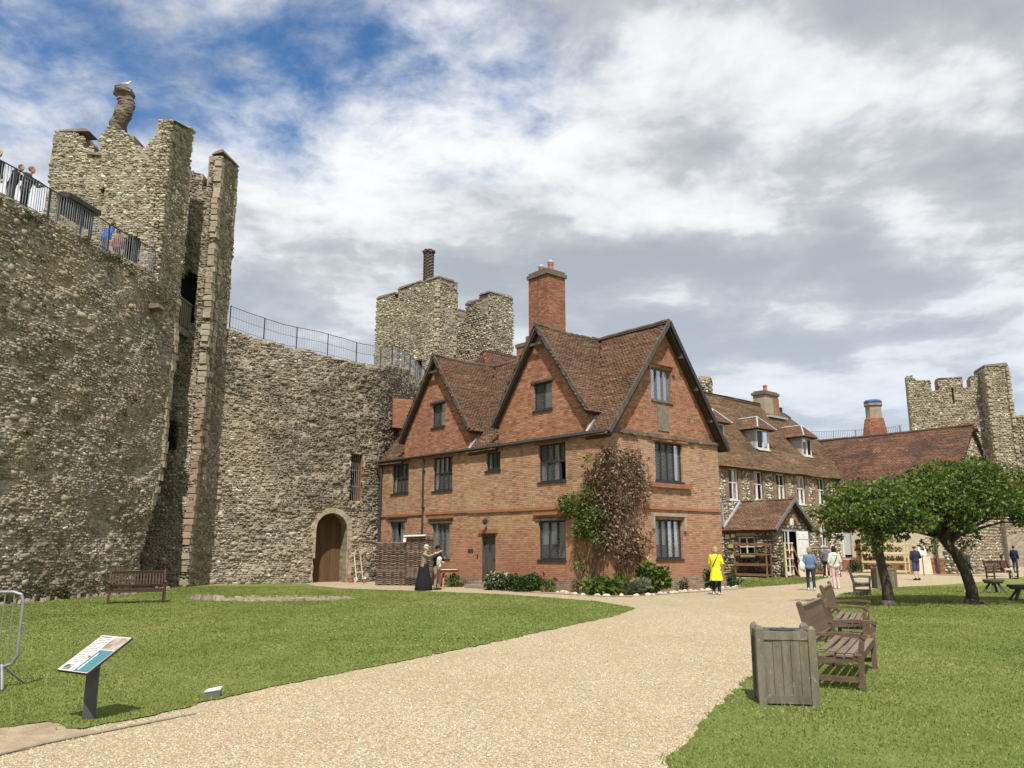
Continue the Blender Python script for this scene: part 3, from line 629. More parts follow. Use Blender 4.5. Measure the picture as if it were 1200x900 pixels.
# timber bridge across the gap
for nm, bx in (('doorway_shade_panel', ((-15.6, 36.1, 11.6), (-14.3, 36.2, 14.6))), ('doorway_shade_panel', ((-16.3, 32.05, 12.2), (-15.2, 32.15, 14.5)))):  # added black panels: shade painted just inside the tower's door openings
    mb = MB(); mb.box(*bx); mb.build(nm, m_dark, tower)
mb = MB(); mb.box((-16.2, 33.7, 11.25), (-14.75, 36.2, 11.42)); mb.build('bridge_deck', m_timber, tower)
mb = MB(); mb.box((-14.78, 33.4, 10.98), (-14.66, 36.2, 11.26)); mb.build('bridge_beam', m_frame_grey, tower)
mb = MB(); mb.box((-14.80, 33.5, 12.5), (-14.68, 36.0, 12.6)); mb.build('bridge_handrail', m_binwood, tower)
bal = MB(); bal.box((-.03, -.045, 0), (.03, .045, 1.1)); balm = bal.mesh('bridge_baluster'); balm.materials.append(m_binwood)
for k in range(9): link('bridge_baluster', balm, tower, (-14.74, 34.05+k*.215, 11.41))
# ledge stones and ferns in the gap
mb = MB(); mb.hexa([(-14.62, 31.2, 11.05), (-14.12, 31.2, 11.1), (-14.12, 31.75, 11.1), (-14.62, 31.75, 11.05), (-14.62, 31.25, 11.3), (-14.2, 31.25, 11.28), (-14.2, 31.7, 11.28), (-14.62, 31.7, 11.3)]); mb.build('corbel_stone', m_coping, castle)
n = 900; pts = np.stack([-15.4+.6*rng.random(n), 35.55+.2*rng.random(n), 5.9+1.3*rng.random(n)**1.3], 1)
m_fern = leaf_mat('wall_fern_leaf', [(0, (.02, .04, .012)), (.6, (.04, .075, .02)), (1, (.08, .12, .035))])
fern = leaves('wall_fern', pts, np.tile((0, -1., .2), (n, 1)), .11, m_fern, None); tag(fern, 'green ferns growing high in the dark gap of the tower', 'ferns', kind='thing')
# weeds on the wall face and tufts along its foot and top
m_weed = leaf_mat('wall_weed_leaf', [(0, (.035, .05, .014)), (.5, (.07, .085, .022)), (1, (.15, .14, .05))])
ws = []; wn_ = []
for k in range(120):
    s = rng.uniform(14, S318-.5); z = rng.choice([rng.uniform(.0, .4), rng.uniform(11.9, 12.4), rng.uniform(4, 11)], p=[.45, .25, .3]); q = 28
    P = SA(s+rng.normal(0, .13, q), z+np.abs(rng.normal(0, .10, q)), np.full(q, -.08)); ws.append(P); wn_.append(np.tile((1., -.2, .4), (q, 1)))
tag(leaves('wall_weeds', np.concatenate(ws), np.concatenate(wn_), .085, m_weed, None, kind='stuff'), 'small weeds rooted in the joints of the curtain wall', 'weeds')

# railing on the near wall walk
def railing(name, label, fn, a, b, step, h, single=True, post=1.6, mats=(m_steelrail, m_iron), mid=False, tk=.016):
    """fn(s) -> point on the wall top"""
    root = thing(name, label, 'railing'); n = int((b-a)/.4)+1; path = [Vector(fn(s)) for s in np.linspace(a, b, n)]
    for zz, nm, r in ((h, 'top_rail', .022), (.10, 'bottom_rail', .015)) + (((h*.55, 'middle_rail', .013),) if mid else ()):
        mb = MB(); mb.tube([p+Vector((0, 0, zz)) for p in path], r if single else r*.7, 6); mb.build(nm, mats[1], root)
    pm = MB(); pm.box((-tk/2, -tk/2, .1), (tk/2, tk/2, h)); m1 = pm.mesh('picket'); m1.materials.append(mats[0])
    pp = MB(); pp.box((-.022, -.022, -.1), (.022, .022, h+.02)); m2 = pp.mesh('post'); m2.materials.append(mats[1])
    al = MB()
    for s in np.arange(a, b, step):
        p = fn(s)
        if single: link('picket', m1, root, p)
        else: al.box((p[0]-tk/2, p[1]-tk/2, p[2]+.1), (p[0]+tk/2, p[1]+tk/2, p[2]+h))
    if not single: al.build('pickets', mats[0], root, kind='stuff')
    for s in np.arange(a, b+.01, post): link('post', m2, root, fn(s))
    return root
def topA(s): return tuple(SA(np.array([s]), np.array([12.30+.02*(s-20)]), np.array([.12]))[0])
railing('wall_railing', 'grey steel railing with close pickets along the left wall walk', topA, sy(16), S318-.1, .115, 1.12)
# the walk's floor
# far stretch of the curtain wall, from the tower round behind the brick house
cw2 = thing('curtain_wall', 'sunlit rubble curtain wall with the arched doorway beside the brick house', 'castle wall')
PB = [(-13.92, 35.8), (-13.9, 36.9), (-13.86, 38.1)]+[tuple(p) for p in catmull([(-13.6, 38.35), (-12.6, 38.75), (-11.2, 39.35), (-9.65, 40.1), (-8.0, 41.1), (-6.9, 42.2), (-6.35, 44.5), (-6.0, 49), (-5.6, 54.5)])]
SB = surf(PB, batter=lambda s: .30*np.clip((s-2.2)/2, 0, 1)-.14*np.clip(1-(s-2.2)/2, 0, 1), amp=.09, seed=12, dips=[(6.2, 5.2, .4, .15), (4.0, 1.0, .7, .12)])
sDOOR = SB.at(-8.92, 0); sWIN = SB.at(-7.92, 0)
btop = hermite([(0, 11.5), (1.2, 11.5), (2.3, 11.5), (2.34, 12.2), (3.2, 11.95), (5, 11.5), (7, 11.3), (9, 11.0), (10.5, 11.0), (12.5, 11.6), (15, 12.0), (24, 12.3)])
RD, ZD = .84, 2.55
def door_hole(s, z, e=0.): return (np.abs(s-sDOOR) < RD+e) & (z < ZD+np.sqrt(np.clip((RD+e)**2-(s-sDOOR)**2, 0, None)))
def win_hole(s, z, e=0.): return (np.abs(s-sWIN) < .30+e) & (z > 3.95-e) & (z < 6.35+e)
def in_B(s, z):
    t = btop(s); top = t+np.where(t > 13, .2, .35)*(fbm(s*1.1, s*0, 33)-.5)
    return (z < top) & ~door_hole(s, z) & ~win_hole(s, z)
cellwall('wall_core', SB, 0, SB.len, -.3, 20.8, in_B, .17, 1.7, m_mortar, cw2)
in_B2 = lambda s, z: in_B(s, z) & ~door_hole(s, z, .14) & ~win_hole(s, z, .04)
stones('rubble', SB, .05, 15.5, -.1, 20.7, in_B2, m_rubble, cw2, row=.092, w=(.09, .26), proud=(.008, .062), bright=(.06, .94), gap=.09, sub=.70)
stones('large_rubble', SB, 2.4, 15, .0, 10.5, lambda s, z: in_B2(s, z) & (fbm(s*.4, z*.6, 63) > .45), m_rubble, cw2, row=.22, w=(.18, .42), proud=(.03, .09), bright=(.15, .75), skip=.82, sub=.75)
stones('rubble', SB, 15.5, SB.len, 7, 11.5, in_B2, m_rubble, cw2, row=.15, w=(.15, .30))
def PB_(s, z, d): return Vector(SB(np.array([s], float), np.array([z], float), np.array([d], float))[0])
def frameat(s):
    o = PB_(s, 2., .5); a = PB_(s+.3, 2., .5)-PB_(s-.3, 2., .5); a.z = 0; a.normalize(); return o, a, Vector((a.y, -a.x, 0))
o_, t_, n_ = frameat(sDOOR); o_ = Vector((o_.x, o_.y, 0))+n_*.62     # front of the wall at the door
def AP(s, z, d): return o_+t_*s+Vector((0, 0, z))-n_*d
# archway of dressed stone: jambs and voussoirs
def arch_block(ins, outs, z0, z1, d0, d1, ang=None):
    mb = MB()
    if ang:
        a0, a1 = ang; q = [(ins*math.cos(a0), ZD+ins*math.sin(a0)), (outs*math.cos(a0), ZD+outs*math.sin(a0)), (outs*math.cos(a1), ZD+outs*math.sin(a1)), (ins*math.cos(a1), ZD+ins*math.sin(a1))]
    else: q = [(ins, z0), (outs, z0), (outs, z1), (ins, z1)]
    mb.hexa([AP(s, z, d0) for s, z in q]+[AP(s, z, d1) for s, z in q]); return mb
for sgn in (-1, 1):
    z = .02 if sgn > 0 else 1.15
    while z < ZD-.02:
        z1 = min(ZD, z+random.uniform(.26, .36)); arch_block(sgn*(RD-.06), sgn*(RD+.17+random.uniform(0, .05)), z+.006, z1-.006, -.09+random.uniform(-.012, .012), .5).build('jamb_stone', m_ashlar, cw2); z = z1
NV = 11
for k in range(NV):
    arch_block(RD-.06, RD+.20, 0, 0, -.09+random.uniform(-.012, .012), .5, (math.pi*k/NV+.006, math.pi*(k+1)/NV-.006)).build('voussoir', m_ashlar, cw2)
# reveal lining and the open plank door inside it
mb = MB(); ring = [(-RD, -.05)]+[(-RD, ZD)]+[(RD*math.cos(a), ZD+RD*math.sin(a)) for a in np.linspace(math.pi, 0, 12)]+[(RD, -.05)]
for (a, b) in zip(ring[:-1], ring[1:]):
    mb.hexa([AP(a[0], a[1], .45), AP(b[0], b[1], .45), AP(b[0]*1.1, b[1]+.05, .45), AP(a[0]*1.1, a[1]+.05, .45), AP(a[0], a[1], 1.75), AP(b[0], b[1], 1.75), AP(b[0]*1.1, b[1]+.05, 1.75), AP(a[0]*1.1, a[1]+.05, 1.75)])
mb.build('doorway_lining', m_mortar, cw2)
for k in range(6):
    x0 = -RD+.02+k*.273; x1 = x0+.266; mb = MB()
    zt = lambda x: ZD+math.sqrt(max(.0, (RD-.02)**2-x*x))
    q = [(x0, .03), (x1, .03), (x1, zt(x1)), (x0, zt(x0))]; dd = .86+random.uniform(-.01, .01); mb.hexa([AP(s, z, dd) for s, z in q]+[AP(s, z, dd+.06) for s, z in q]); mb.build('door_plank', m_oak, cw2)
mb = MB(); mb.box((0, 0, 0), (.001, .001, .001)) if False else None
far_top = hermite([(0, 20.1), (1.2, 20.4), (2.3, 20.6)])
in_BM = lambda s, z: (z < far_top(s)+.25*(vn(s*3, s*0, 14)-.5)) & (s < 2.3)
cellwall('far_pier', SB, 0, 2.3, 11.2, 20.9, in_BM, .15, .55, m_mortar, tower)
stones('rubble', SB, .03, 2.3, 11.3, 20.8, in_BM, m_rubble_grey, tower, row=.115, w=(.10, .24), proud=(.02, .07))
# tall barred opening right of the arch
o2, t2, n2 = frameat(sWIN); o2 = Vector((o2.x, o2.y, 0))+n2*.5
def WP(s, z, d): return o2+t2*s+Vector((0, 0, z))-n2*d
mb = MB()
for q in range(5):
    s = -.22+q*.11; mb.tube([WP(s, 3.95, .12), WP(s, 6.33, .12)], .013, 5)
for z in (4.7, 5.5): mb.beam(WP(-.3, z, .12), WP(.3, z, .12), .03, .02)
mb.build('window_bars', m_steelrail, cw2)
mb = MB(); mb.hexa([WP(.28, 3.95, .0), WP(.36, 3.95, 0), WP(.36, 6.35, 0), WP(.28, 6.35, 0), WP(.28, 3.95, .6), WP(.36, 3.95, .6), WP(.36, 6.35, .6), WP(.28, 6.35, .6)]); mb.build('brick_jamb', m_brick_plain, cw2)
mb = MB(); mb.hexa([WP(-.45, 3.9, .7), WP(.45, 3.9, .7), WP(.45, 6.4, .7), WP(-.45, 6.4, .7), WP(-.45, 3.9, .76), WP(.45, 3.9, .76), WP(.45, 6.4, .76), WP(-.45, 6.4, .76)]); mb.build('shutter', m_frame, cw2)
mb = MB(); mb.hexa([WP(-.4, 6.33, -.05), WP(.4, 6.33, -.05), WP(.4, 6.33, .5), WP(-.4, 6.33, .5), WP(-.4, 6.5, -.05), WP(.4, 6.5, -.05), WP(.4, 6.5, .5), WP(-.4, 6.5, .5)]); mb.build('lintel', m_timber, cw2)
def topB(s): return tuple(SB(np.array([s]), np.array([float(btop(np.array([s]))[0])+.03]), np.array([.2]))[0])
railing('wall_railing', 'thin grey railing along the sunlit wall between two towers', topB, 2.5, SB.len-.3, .12, 1.15, single=False, mats=(m_steelrail, m_iron), mid=True, tk=.013)

# second tower, behind the brick house
tw2 = thing('castle_tower', 'grey rubble tower with spiral brick chimney behind the brick house', 'tower')
K = np.array((-5.15, 54., 0)); o45 = np.array((-.707, .707, 0)); e45 = np.array((.707, .707, 0))
S2n = flat(K, o45, -e45, .06, 14)
t2p = hermite([(0, 20.1), (1.3, 20.2), (1.35, 19.3), (2.0, 19.3), (2.05, 20.45), (4.6, 20.2), (4.65, 19.5), (5.1, 19.5), (5.15, 20.2), (7.2, 20.1)])
def in_2n(s, z): return (z < t2p(s)) & ~((np.abs(s-2.0) < .5) & (z > 11) & (z < 14.2+np.sqrt(np.clip(.25-(s-2.)**2, 0, None))))
cellwall('near_side_wall', S2n, 0, 7.2, 8, 20.6, in_2n, .2, 1.6, m_mortar, tw2)
stones('rubble', S2n, 0, 7.2, 9, 20.6, in_2n, m_rubble_grey, tw2, row=.13, w=(.11, .28), proud=(.015, .06), gap=.12, sub=.66)
mb = MB(); q_ = K+o45*2.0+e45*.45; mb.hexa([tuple(q_+o45*a+e45*b+np.array((0, 0, z))) for z in (10.5, 15.2) for a, b in ((-.8, 0), (.8, 0), (.8, .1), (-.8, .1))]); mb.build('doorway_shade_panel', m_dark, tw2)  # added black panel, painted shade behind the door opening
S2e = flat(K, e45, -o45, .06, 15)
t2e = hermite([(0, 20.1), (1.75, 20.25), (1.8, -9), (4.95, -9), (5.0, 20.2), (7.3, 20.3)])
in_2e = lambda s, z: z < t2e(s)
cellwall('end_wall', S2e, 0, 7.3, 8, 20.6, in_2e, .2, 1.3, m_mortar, tw2)
stones('rubble', S2e, 0, 7.3, 9, 20.6, in_2e, m_rubble_grey, tw2, row=.13, w=(.11, .28), proud=(.015, .06), gap=.12, sub=.66)
S2i = flat(K+e45*5., o45, -e45, .06, 16)
t2i = hermite([(0, 20.2), (.1, 20.2), (.15, 18.7), (1., 18.7), (1.05, 19.9), (2.6, 19.8), (2.65, 18.8), (3.6, 18.8), (3.65, 19.6), (5, 19.6), (5.1, 18.7), (7, 18.7)])
in_2i = lambda s, z: z < t2i(s)
cellwall('far_side_wall', S2i, 0, 7.2, 8, 20.6, in_2i, .2, 1.6, m_mortar, tw2)
stones('rubble', S2i, 0, 7.2, 12, 20.6, in_2i, m_rubble_grey, tw2, row=.16, w=(.15, .34))
S2b = flat(K+o45*5.8, e45, -o45, .06, 17)
in_2b = lambda s, z: z < 18.3+.9*((s % 2.) > 1.)
cellwall('outer_wall', S2b, 0, 7.3, 8, 19.6, in_2b, .3, 1.3, m_mortar, tw2)
stones('rubble', S2b, 0, 7.3, 14, 19.4, in_2b, m_rubble_grey, tw2, row=.18, w=(.15, .34))
def coping(parent, S, s0, s1, z, th, rise=.28, ov=.08):
    P = lambda s, zz, d: S(np.array([s]), np.array([zz]), np.array([d]))[0]
    mb = MB(); mb.hexa([P(s0-ov, z, -ov), P(s1+ov, z, -ov), P(s1+ov, z, th), P(s0-ov, z, th), P(s0, z+rise*.6, .1), P(s1, z+rise, .1), P(s1, z+rise, th-.1), P(s0, z+rise*.6, th-.1)]); mb.build('coping', m_coping, parent)
for s0, s1, z in ((0, 1.3, 20.15), (2.05, 4.6, 20.3), (5.15, 7.2, 20.15)): coping(tw2, S2n, s0, s1, z, 1.5)
coping(tw2, S2e, 5., 7.3, 20.2, 1.2); coping(tw2, S2i, 1.05, 2.6, 19.85, 1.5); coping(tw2, S2i, 3.65, 5., 19.6, 1.5)
quoins(tw2, lambda z: tuple((K+o45*.1+e45*.1)[:2]), 10.5, 20, pitch=.34, skip=.25)
quoins(tw2, lambda z: tuple((K+o45*.1+e45*1.6)[:2]), 11.5, 20, pitch=.34, skip=.4)
mb = MB(); cc = K+o45*2.2+e45*.9; pr = [(.42, 19.2), (.42, 20.2), (.38, 20.25)]+[(.37, 20.3+i*.12) for i in range(21)]+[(.42, 22.75), (.46, 22.85), (.42, 22.95), (.30, 23.0)]
mb.lathe(pr, 24, (cc[0], cc[1]), star=.13, twist=4.2, lobes=6); mb.build('spiral_chimney', mat('spiral_brick', (.13, .09, .07), (.07, .055, .045), bump=.5), tw2)
# blocking brick patch and stub wall at the far end of the walk
mb = MB(); mb.box((-6.75, 43.4, 8.0), (-5.4, 44.4, 9.6), .5); mb.build('brick_patch', m_brick_red, cw2, uv=True)

# far curtain wall closing the ward, and the third tower on it
cw3 = thing('curtain_wall', 'far rubble curtain wall closing the ward behind the roofs', 'castle wall')
SC3 = surf(catmull([(-.5, 60), (4, 66), (12, 73), (22, 78.5), (30, 79.5), (36.5, 77.5), (44, 75.2), (50, 72), (58, 66), (68, 56)]), batter=.3, amp=.08, seed=40, hmax=12)
b3 = hermite([(0, 11.6), (SC3.at(36, 0), 11.9), (SC3.at(45, 0), 13.4), (SC3.at(46, 0), 13.6), (SC3.len, 13.6)])
in_3 = lambda s, z: z < b3(s)-.5*((s % 3.2) > 2.6)*(s > SC3.at(45, 0))
cellwall('wall_core', SC3, 0, SC3.len, -.3, 14, in_3, .35, 1.8, m_mortar, cw3, jit=.05)
stones('rubble', SC3, SC3.at(28, 0), SC3.len-8, .0, 13.8, in_3, m_rubble, cw3, row=.2, w=(.18, .42), proud=(.03, .10), bright=(.08, .9))
def topC(s): return tuple(SC3(np.array([s]), np.array([float(b3(np.array([s]))[0])]), np.array([.2]))[0])
railing('wall_railing', 'thin distant railing on the far wall beside a capped chimney', topC, SC3.at(20, 0), SC3.at(37.5, 0), .16, 1.1, single=False, mats=(m_iron, m_iron), tk=.022, post=2.)
tw3 = thing('castle_tower', 'square battlemented rubble tower above the red roof on the right', 'tower')
f3 = np.array((.978, -.208, 0)); n3 = np.array((-.208, -.978, 0)); O3 = np.array((38.1, 76.4, 0))
S3 = flat(O3, f3, n3, .06, 19)
t3 = hermite([(a_*.88, b_) for a_, b_ in [(0, 17.8), (.5, 17.9), (.9, 17.4), (2.2, 17.3), (2.25, 16.35), (3.0, 16.35), (3.05, 17.45), (5.4, 17.5), (5.45, 16.6), (6.3, 16.6), (6.35, 17.55), (8, 17.6)]])
in_t3 = lambda s, z: (z < t3(s)) & ~((np.abs(s-3.85) < .17) & (z > 15.0) & (z < 16.6))
cellwall('inner_wall', S3, 0, 7., 6, 18.1, in_t3, .22, 1.1, m_mortar, tw3)
stones('rubble', S3, 0, 7., 10, 18., in_t3, m_rubble_grey, tw3, row=.19, w=(.16, .36), proud=(.03, .10))
S3a = flat(O3+f3*6.7+n3*1.6, f3, n3, .06, 20)
cellwall('corner_pier', S3a, -.4, 1.5, 0, 18.2, lambda s, z: z < 18.15, .2, 3.0, m_mortar, tw3)
stones('rubble', S3a, -.4, 1.5, 3, 18.1, lambda s, z: z < 18.1, m_rubble_grey, tw3, row=.19, w=(.16, .36), proud=(.03, .10), bright=(.08, .95))
S3b = flat(O3+f3*6.3+n3*1.6, -n3, -f3, .06, 22)
stones('rubble', S3b, 0, 1.9, 3, 18.1, lambda s, z: z < 18.1, m_rubble_grey, tw3, row=.19, w=(.16, .36), proud=(.03, .1))
for s0, s1, z in ((.8, 1.93, 17.3), (2.7, 4.75, 17.5), (5.6, 6.3, 17.58)): coping(tw3, S3, s0, s1, z, 1., .14)
coping(tw3, S3a, -.4, 1.5, 18.15, 2.9, .35)
for k, z in ((0, 0),): quoins(tw3, lambda z: tuple((O3+f3*6.4+n3*1.6)[:2]), 8, 17.8, pitch=.36, skip=.3)
quoins(tw3, lambda z: tuple((O3+f3*8.1+n3*1.6)[:2]), 8, 17.8, pitch=.36, skip=.3)
# stump of a flint turret showing over the far roof
st = thing('ruined_turret', 'broken flint stump showing behind the long tiled roof ridge', 'ruin')
SR = surf([(14.4+1.1*math.cos(a), 62+1.1*math.sin(a)) for a in np.linspace(0, 6.283, 30)], batter=.2, amp=.12, seed=51, hmax=15)
in_R = lambda s, z: z < 13.6+1.6*fbm(s*.7, s*0, 52)-.6*np.abs(np.sin(s*.45))
cellwall('core', SR, 0, SR.len, 9, 16, in_R, .2, .9, m_mortar, st); stones('rubble', SR, 0, SR.len, 10, 16, in_R, m_flint, st, row=.17, w=(.15, .3))
# ------------------------------------------------------------------ the brick house, the flint wing and the range beyond
ANG = math.atan2(.66, .751)
hx = lambda x, y, z: (Vector((3.5, 30, 0))+Vector((.7512*x-.6601*y, .6601*x+.7512*y, z)))
def clip(poly, a, b, c):          # keep a*x+b*y<=c
    out = []
    for i in range(len(poly)):
        p, q = poly[i], poly[(i+1) % len(poly)]; fp = a*p[0]+b*p[1]-c; fq = a*q[0]+b*q[1]-c
        if fp <= 0: out.append(p)
        if (fp < 0 < fq) or (fq < 0 < fp): t = fp/(fp-fq); out.append((p[0]+(q[0]-p[0])*t, p[1]+(q[1]-p[1])*t))
    return out
def facade(mb, fr, poly, holes, rev=.22):
    """a wall in its plane with real window openings; poly is convex and counter-clockwise in (h, z)"""
    hs = sorted({p[0] for p in poly} | {x for r in holes for x in r[:2]}); zs = sorted({p[1] for p in poly} | {x for r in holes for x in r[2:4]})
    for h0, h1 in zip(hs[:-1], hs[1:]):
        for z0, z1 in zip(zs[:-1], zs[1:]):
            hm, zm = (h0+h1)/2, (z0+z1)/2
            if any(r[0] < hm < r[1] and r[2] < zm < r[3] for r in holes): continue
            q = [(h0, z0), (h1, z0), (h1, z1), (h0, z1)]
            for i in range(len(poly)):
                (ax, ay), (bx, by) = poly[i], poly[(i+1) % len(poly)]; q = clip(q, by-ay, -(bx-ax), (by-ay)*ax-(bx-ax)*ay)
                if len(q) < 3: break
            if len(q) >= 3: mb.poly([fr(h, z, 0) for h, z in q])
    for h0, h1, z0, z1 in [r[:4] for r in holes]:
        c = [(h0, z0), (h1, z0), (h1, z1), (h0, z1)]
        for (a, b) in zip(c, c[1:]+c[:1]): mb.poly([fr(*a, 0), fr(*b, 0), fr(*b, rev), fr(*a, rev)])
def fb(mb, fr, h0, h1, z0, z1, d0, d1):
    mb.hexa([fr(h0, z0, d0), fr(h1, z0, d0), fr(h1, z1, d0), fr(h0, z1, d0), fr(h0, z0, d1), fr(h1, z0, d1), fr(h1, z1, d1), fr(h0, z1, d1)])
def fbox(name, m, parent, fr, *a, **kw):
    mb = MB(); fb(mb, fr, *a); return mb.build(name, m, parent, **kw)
def window(parent, fr, h0, h1, z0, z1, lights=3, transom=None, style='lead', blind=0., mf=None, rec=.10, open_light=None):
    mf = mf or m_frame; w = .065 if style == 'lead' else .075
    mb = MB(); fb(mb, fr, h0, h0+w, z0, z1, rec, rec+.10); fb(mb, fr, h1-w, h1, z0, z1, rec, rec+.10); fb(mb, fr, h0+w, h1-w, z0, z0+w, rec, rec+.10); fb(mb, fr, h0+w, h1-w, z1-w, z1, rec, rec+.10)
    win = mb.build('window', mf, parent)
    fbox('sill', mf if style == 'lead' else m_white, win, fr, h0-.04, h1+.04, z0-.07, z0, -.05, rec)
    ih0, ih1, iz0, iz1 = h0+w, h1-w, z0+w, z1-w; lw = (ih1-ih0)/lights; mw = .05 if style == 'lead' else .06
    for k in range(1, lights): fbox('mullion', mf, win, fr, ih0+k*lw-mw/2, ih0+k*lw+mw/2, iz0, iz1, rec-.015, rec+.09)
    cells = [(iz0, iz1)]
    if transom:
        zt = iz0+(iz1-iz0)*transom; fbox('transom', mf, win, fr, ih0, ih1, zt-.03, zt+.03, rec-.010, rec+.085); cells = [(iz0, zt-.03), (zt+.03, iz1)]
    lat = MB()
    for k in range(lights):
        for ci, (a, b) in enumerate(cells):
            p0, p1 = ih0+k*lw+(mw/2 if k else 0), ih0+(k+1)*lw-(mw/2 if k < lights-1 else 0); dd = rec+.045
            if open_light == (k, ci): continue
            g = MB(); j = random.uniform(-.006, .006); g.poly([fr(p0, a, dd+j), fr(p1, a, dd-j), fr(p1, b, dd-j*.5), fr(p0, b, dd+j*.5)]); g.build('pane', m_glass, win)
            if style == 'lead':
                sp = .135; t = .010
                for sg in (1, -1):
                    for c0 in np.arange(-4, 8, sp):
                        # line: (h-p0)*1.45*sg... through the light, clipped to its rectangle
                        pts = []
                        for hh in (p0, p1): pts.append((hh, a+(c0 if sg > 0 else c0)+sg*(hh-p0)*1.45))
                        (xa, ya), (xb, yb) = pts; dx, dy = xb-xa, yb-ya; t0, t1 = 0., 1.
                        if abs(dy) > 1e-9:
                            ta, tb = (a-ya)/dy, (b-ya)/dy; t0, t1 = max(t0, min(ta, tb)), min(t1, max(ta, tb))
                        if t1-t0 < .02: continue
                        A = (xa+dx*t0, ya+dy*t0); B = (xa+dx*t1, ya+dy*t1); nx, nz = -dy, dx; L = math.hypot(nx, nz); nx, nz = nx/L*t/2, nz/L*t/2; d1 = dd-.010
                        lat.add([fr(A[0]-nx, A[1]-nz, d1), fr(A[0]+nx, A[1]+nz, d1), fr(B[0]+nx, B[1]+nz, d1), fr(B[0]-nx, B[1]-nz, d1), fr(A[0]-nx, A[1]-nz, dd-.002), fr(A[0]+nx, A[1]+nz, dd-.002), fr(B[0]+nx, B[1]+nz, dd-.002), fr(B[0]-nx, B[1]-nz, dd-.002)], [(0, 1, 2, 3), (0, 4, 5, 1), (2, 6, 7, 3)])
                fbm_ = None
            if blind and ci == len(cells)-1:
                fbox('blind', m_blind, win, fr, p0+.01, p1-.01, b-(b-a)*blind, b, rec+.09, rec+.10)
    if lat.v: lat.build('lead_lattice', m_lead, win, kind='stuff')
    fbox('shade_board', m_dark, win, fr, h0-.05, h1+.05, z0-.05, z1+.05, .75, .8)  # black board added behind the glass to stand for an unlit interior
    return win
def slab(mb, O, U, V, poly, t0=.02, t1=.16):
    O, U, V = Vector(O), Vector(U).normalized(), Vector(V).normalized(); N = U.cross(V)
    if N.z < 0: N = -N
    mb.prism([tuple(O+U*a+V*b-N*t0) for a, b in poly], tuple(-N*(t1-t0)))
def roof(parent, O, U, V, poly, m=None, seed=0, name='roof', sag=.05, tname='tiles', ex=.105, tw=.17):
    mb = MB(); slab(mb, O, U, V, poly); r = mb.build(name, m_roof_base, parent)
    tiles(tname, O, U, V, poly, m or m_tile, r, seed=seed, sag=sag, ex=ex, tw=tw); return r
def ridge(parent, a, b, m, r=.12, sag=0.):
    a, b = Vector(a), Vector(b); n = max(2, int((b-a).length/.33)); mb = MB()
    for k in range(n):
        p = a.lerp(b, k/n); q = a.lerp(b, (k+.97)/n); z = -sag*math.sin(math.pi*k/n)+random.uniform(-.015, .015); mb.tube([p+Vector((0, 0, z)), q+Vector((0, 0, z+random.uniform(-.012, .012)))], [r, r*.93], 8)
    return mb.build('ridge_tiles', m, parent, kind='stuff')
def barge(parent, a, b, w=.07, h=.175, m=None): 
    mb = MB(); mb.beam(a, b, w, h); return mb.build('bargeboard', m or m_timber, parent)

H = thing('brick_house', 'red brick gabled house with leaded windows and a tall brick chimney', 'house', (3.5, 30, 0), ANG)
fl = lambda h, z, d: (d, h, z)          # front with two gables
fr_ = lambda h, z, d: (h, d, z)         # end gable face
fl2 = lambda h, z, d: (d+.03, h, z)
WL = [(12.95, 14.45, 4.3, 5.72), (9.43, 10.95, 4.25, 5.80), (6.05, 7.02, 4.92, 5.70), (2.13, 3.68, 4.23, 5.74), (13.15, 14.47, 1.45, 2.92), (9.52, 10.93, 1.23, 2.75), (2.18, 3.71, 1.20, 2.70)]
DOOR = (6.35, 7.30, .28, 2.25)
mb = MB(); facade(mb, fl, [(15.45, 0), (0, 0), (0, 5.95), (15.45, 5.95)][::-1], [*WL, DOOR], .26)
WR = [(2.85, 4.61, 4.25, 5.80), (2.72, 4.40, 1.23, 2.74)]
facade(mb, fr_, [(0, 0), (7.1, 0), (7.1, 5.98), (0, 5.98)], WR, .26)
mb.poly([(7.1, 0, 0), (7.1, 15.45, 0), (7.1, 15.45, 5.95), (7.1, 0, 5.95)]); mb.poly([(0, 15.45, 0), (7.1, 15.45, 0), (7.1, 15.45, 5.95), (0, 15.45, 5.95)])
mb.build('wall', m_brick, H, uv=True)
WG = [(2.90, 3.99, 7.17, 8.32), (10.1, 11.15, 7.26, 8.42)]
for yc, w_ in ((3.58, WG[0]), (10.8, WG[1])):
    mb = MB(); facade(mb, fl2, [(yc-2.62, 5.95), (yc+2.62, 5.95), (yc+2.62, 6.96), (yc, 10.6), (yc-2.62, 6.96)], [w_], .22)
    for s_ in (-1, 1): mb.poly([(.03, yc+s_*2.62, 5.9), (.03, yc+s_*2.62, 6.96), (.9, yc+s_*2.62, 6.96)])
    mb.build('gable_wall', m_brick_red, H, uv=True)
mb = MB(); facade(mb, lambda h, z, d: (h, d+.03, z), [(0.02, 5.98), (7.08, 5.98), (3.65, 10.62)], [(2.78, 4.11, 7.48, 8.82)], .22); mb.build('gable_wall', m_brick_red, H, uv=True)
mb = MB(); mb.poly([(0, 15.4, 5.95), (7.1, 15.4, 5.95), (3.65, 15.4, 10.6)]); mb.build('gable_wall', m_brick_red, H, uv=True)
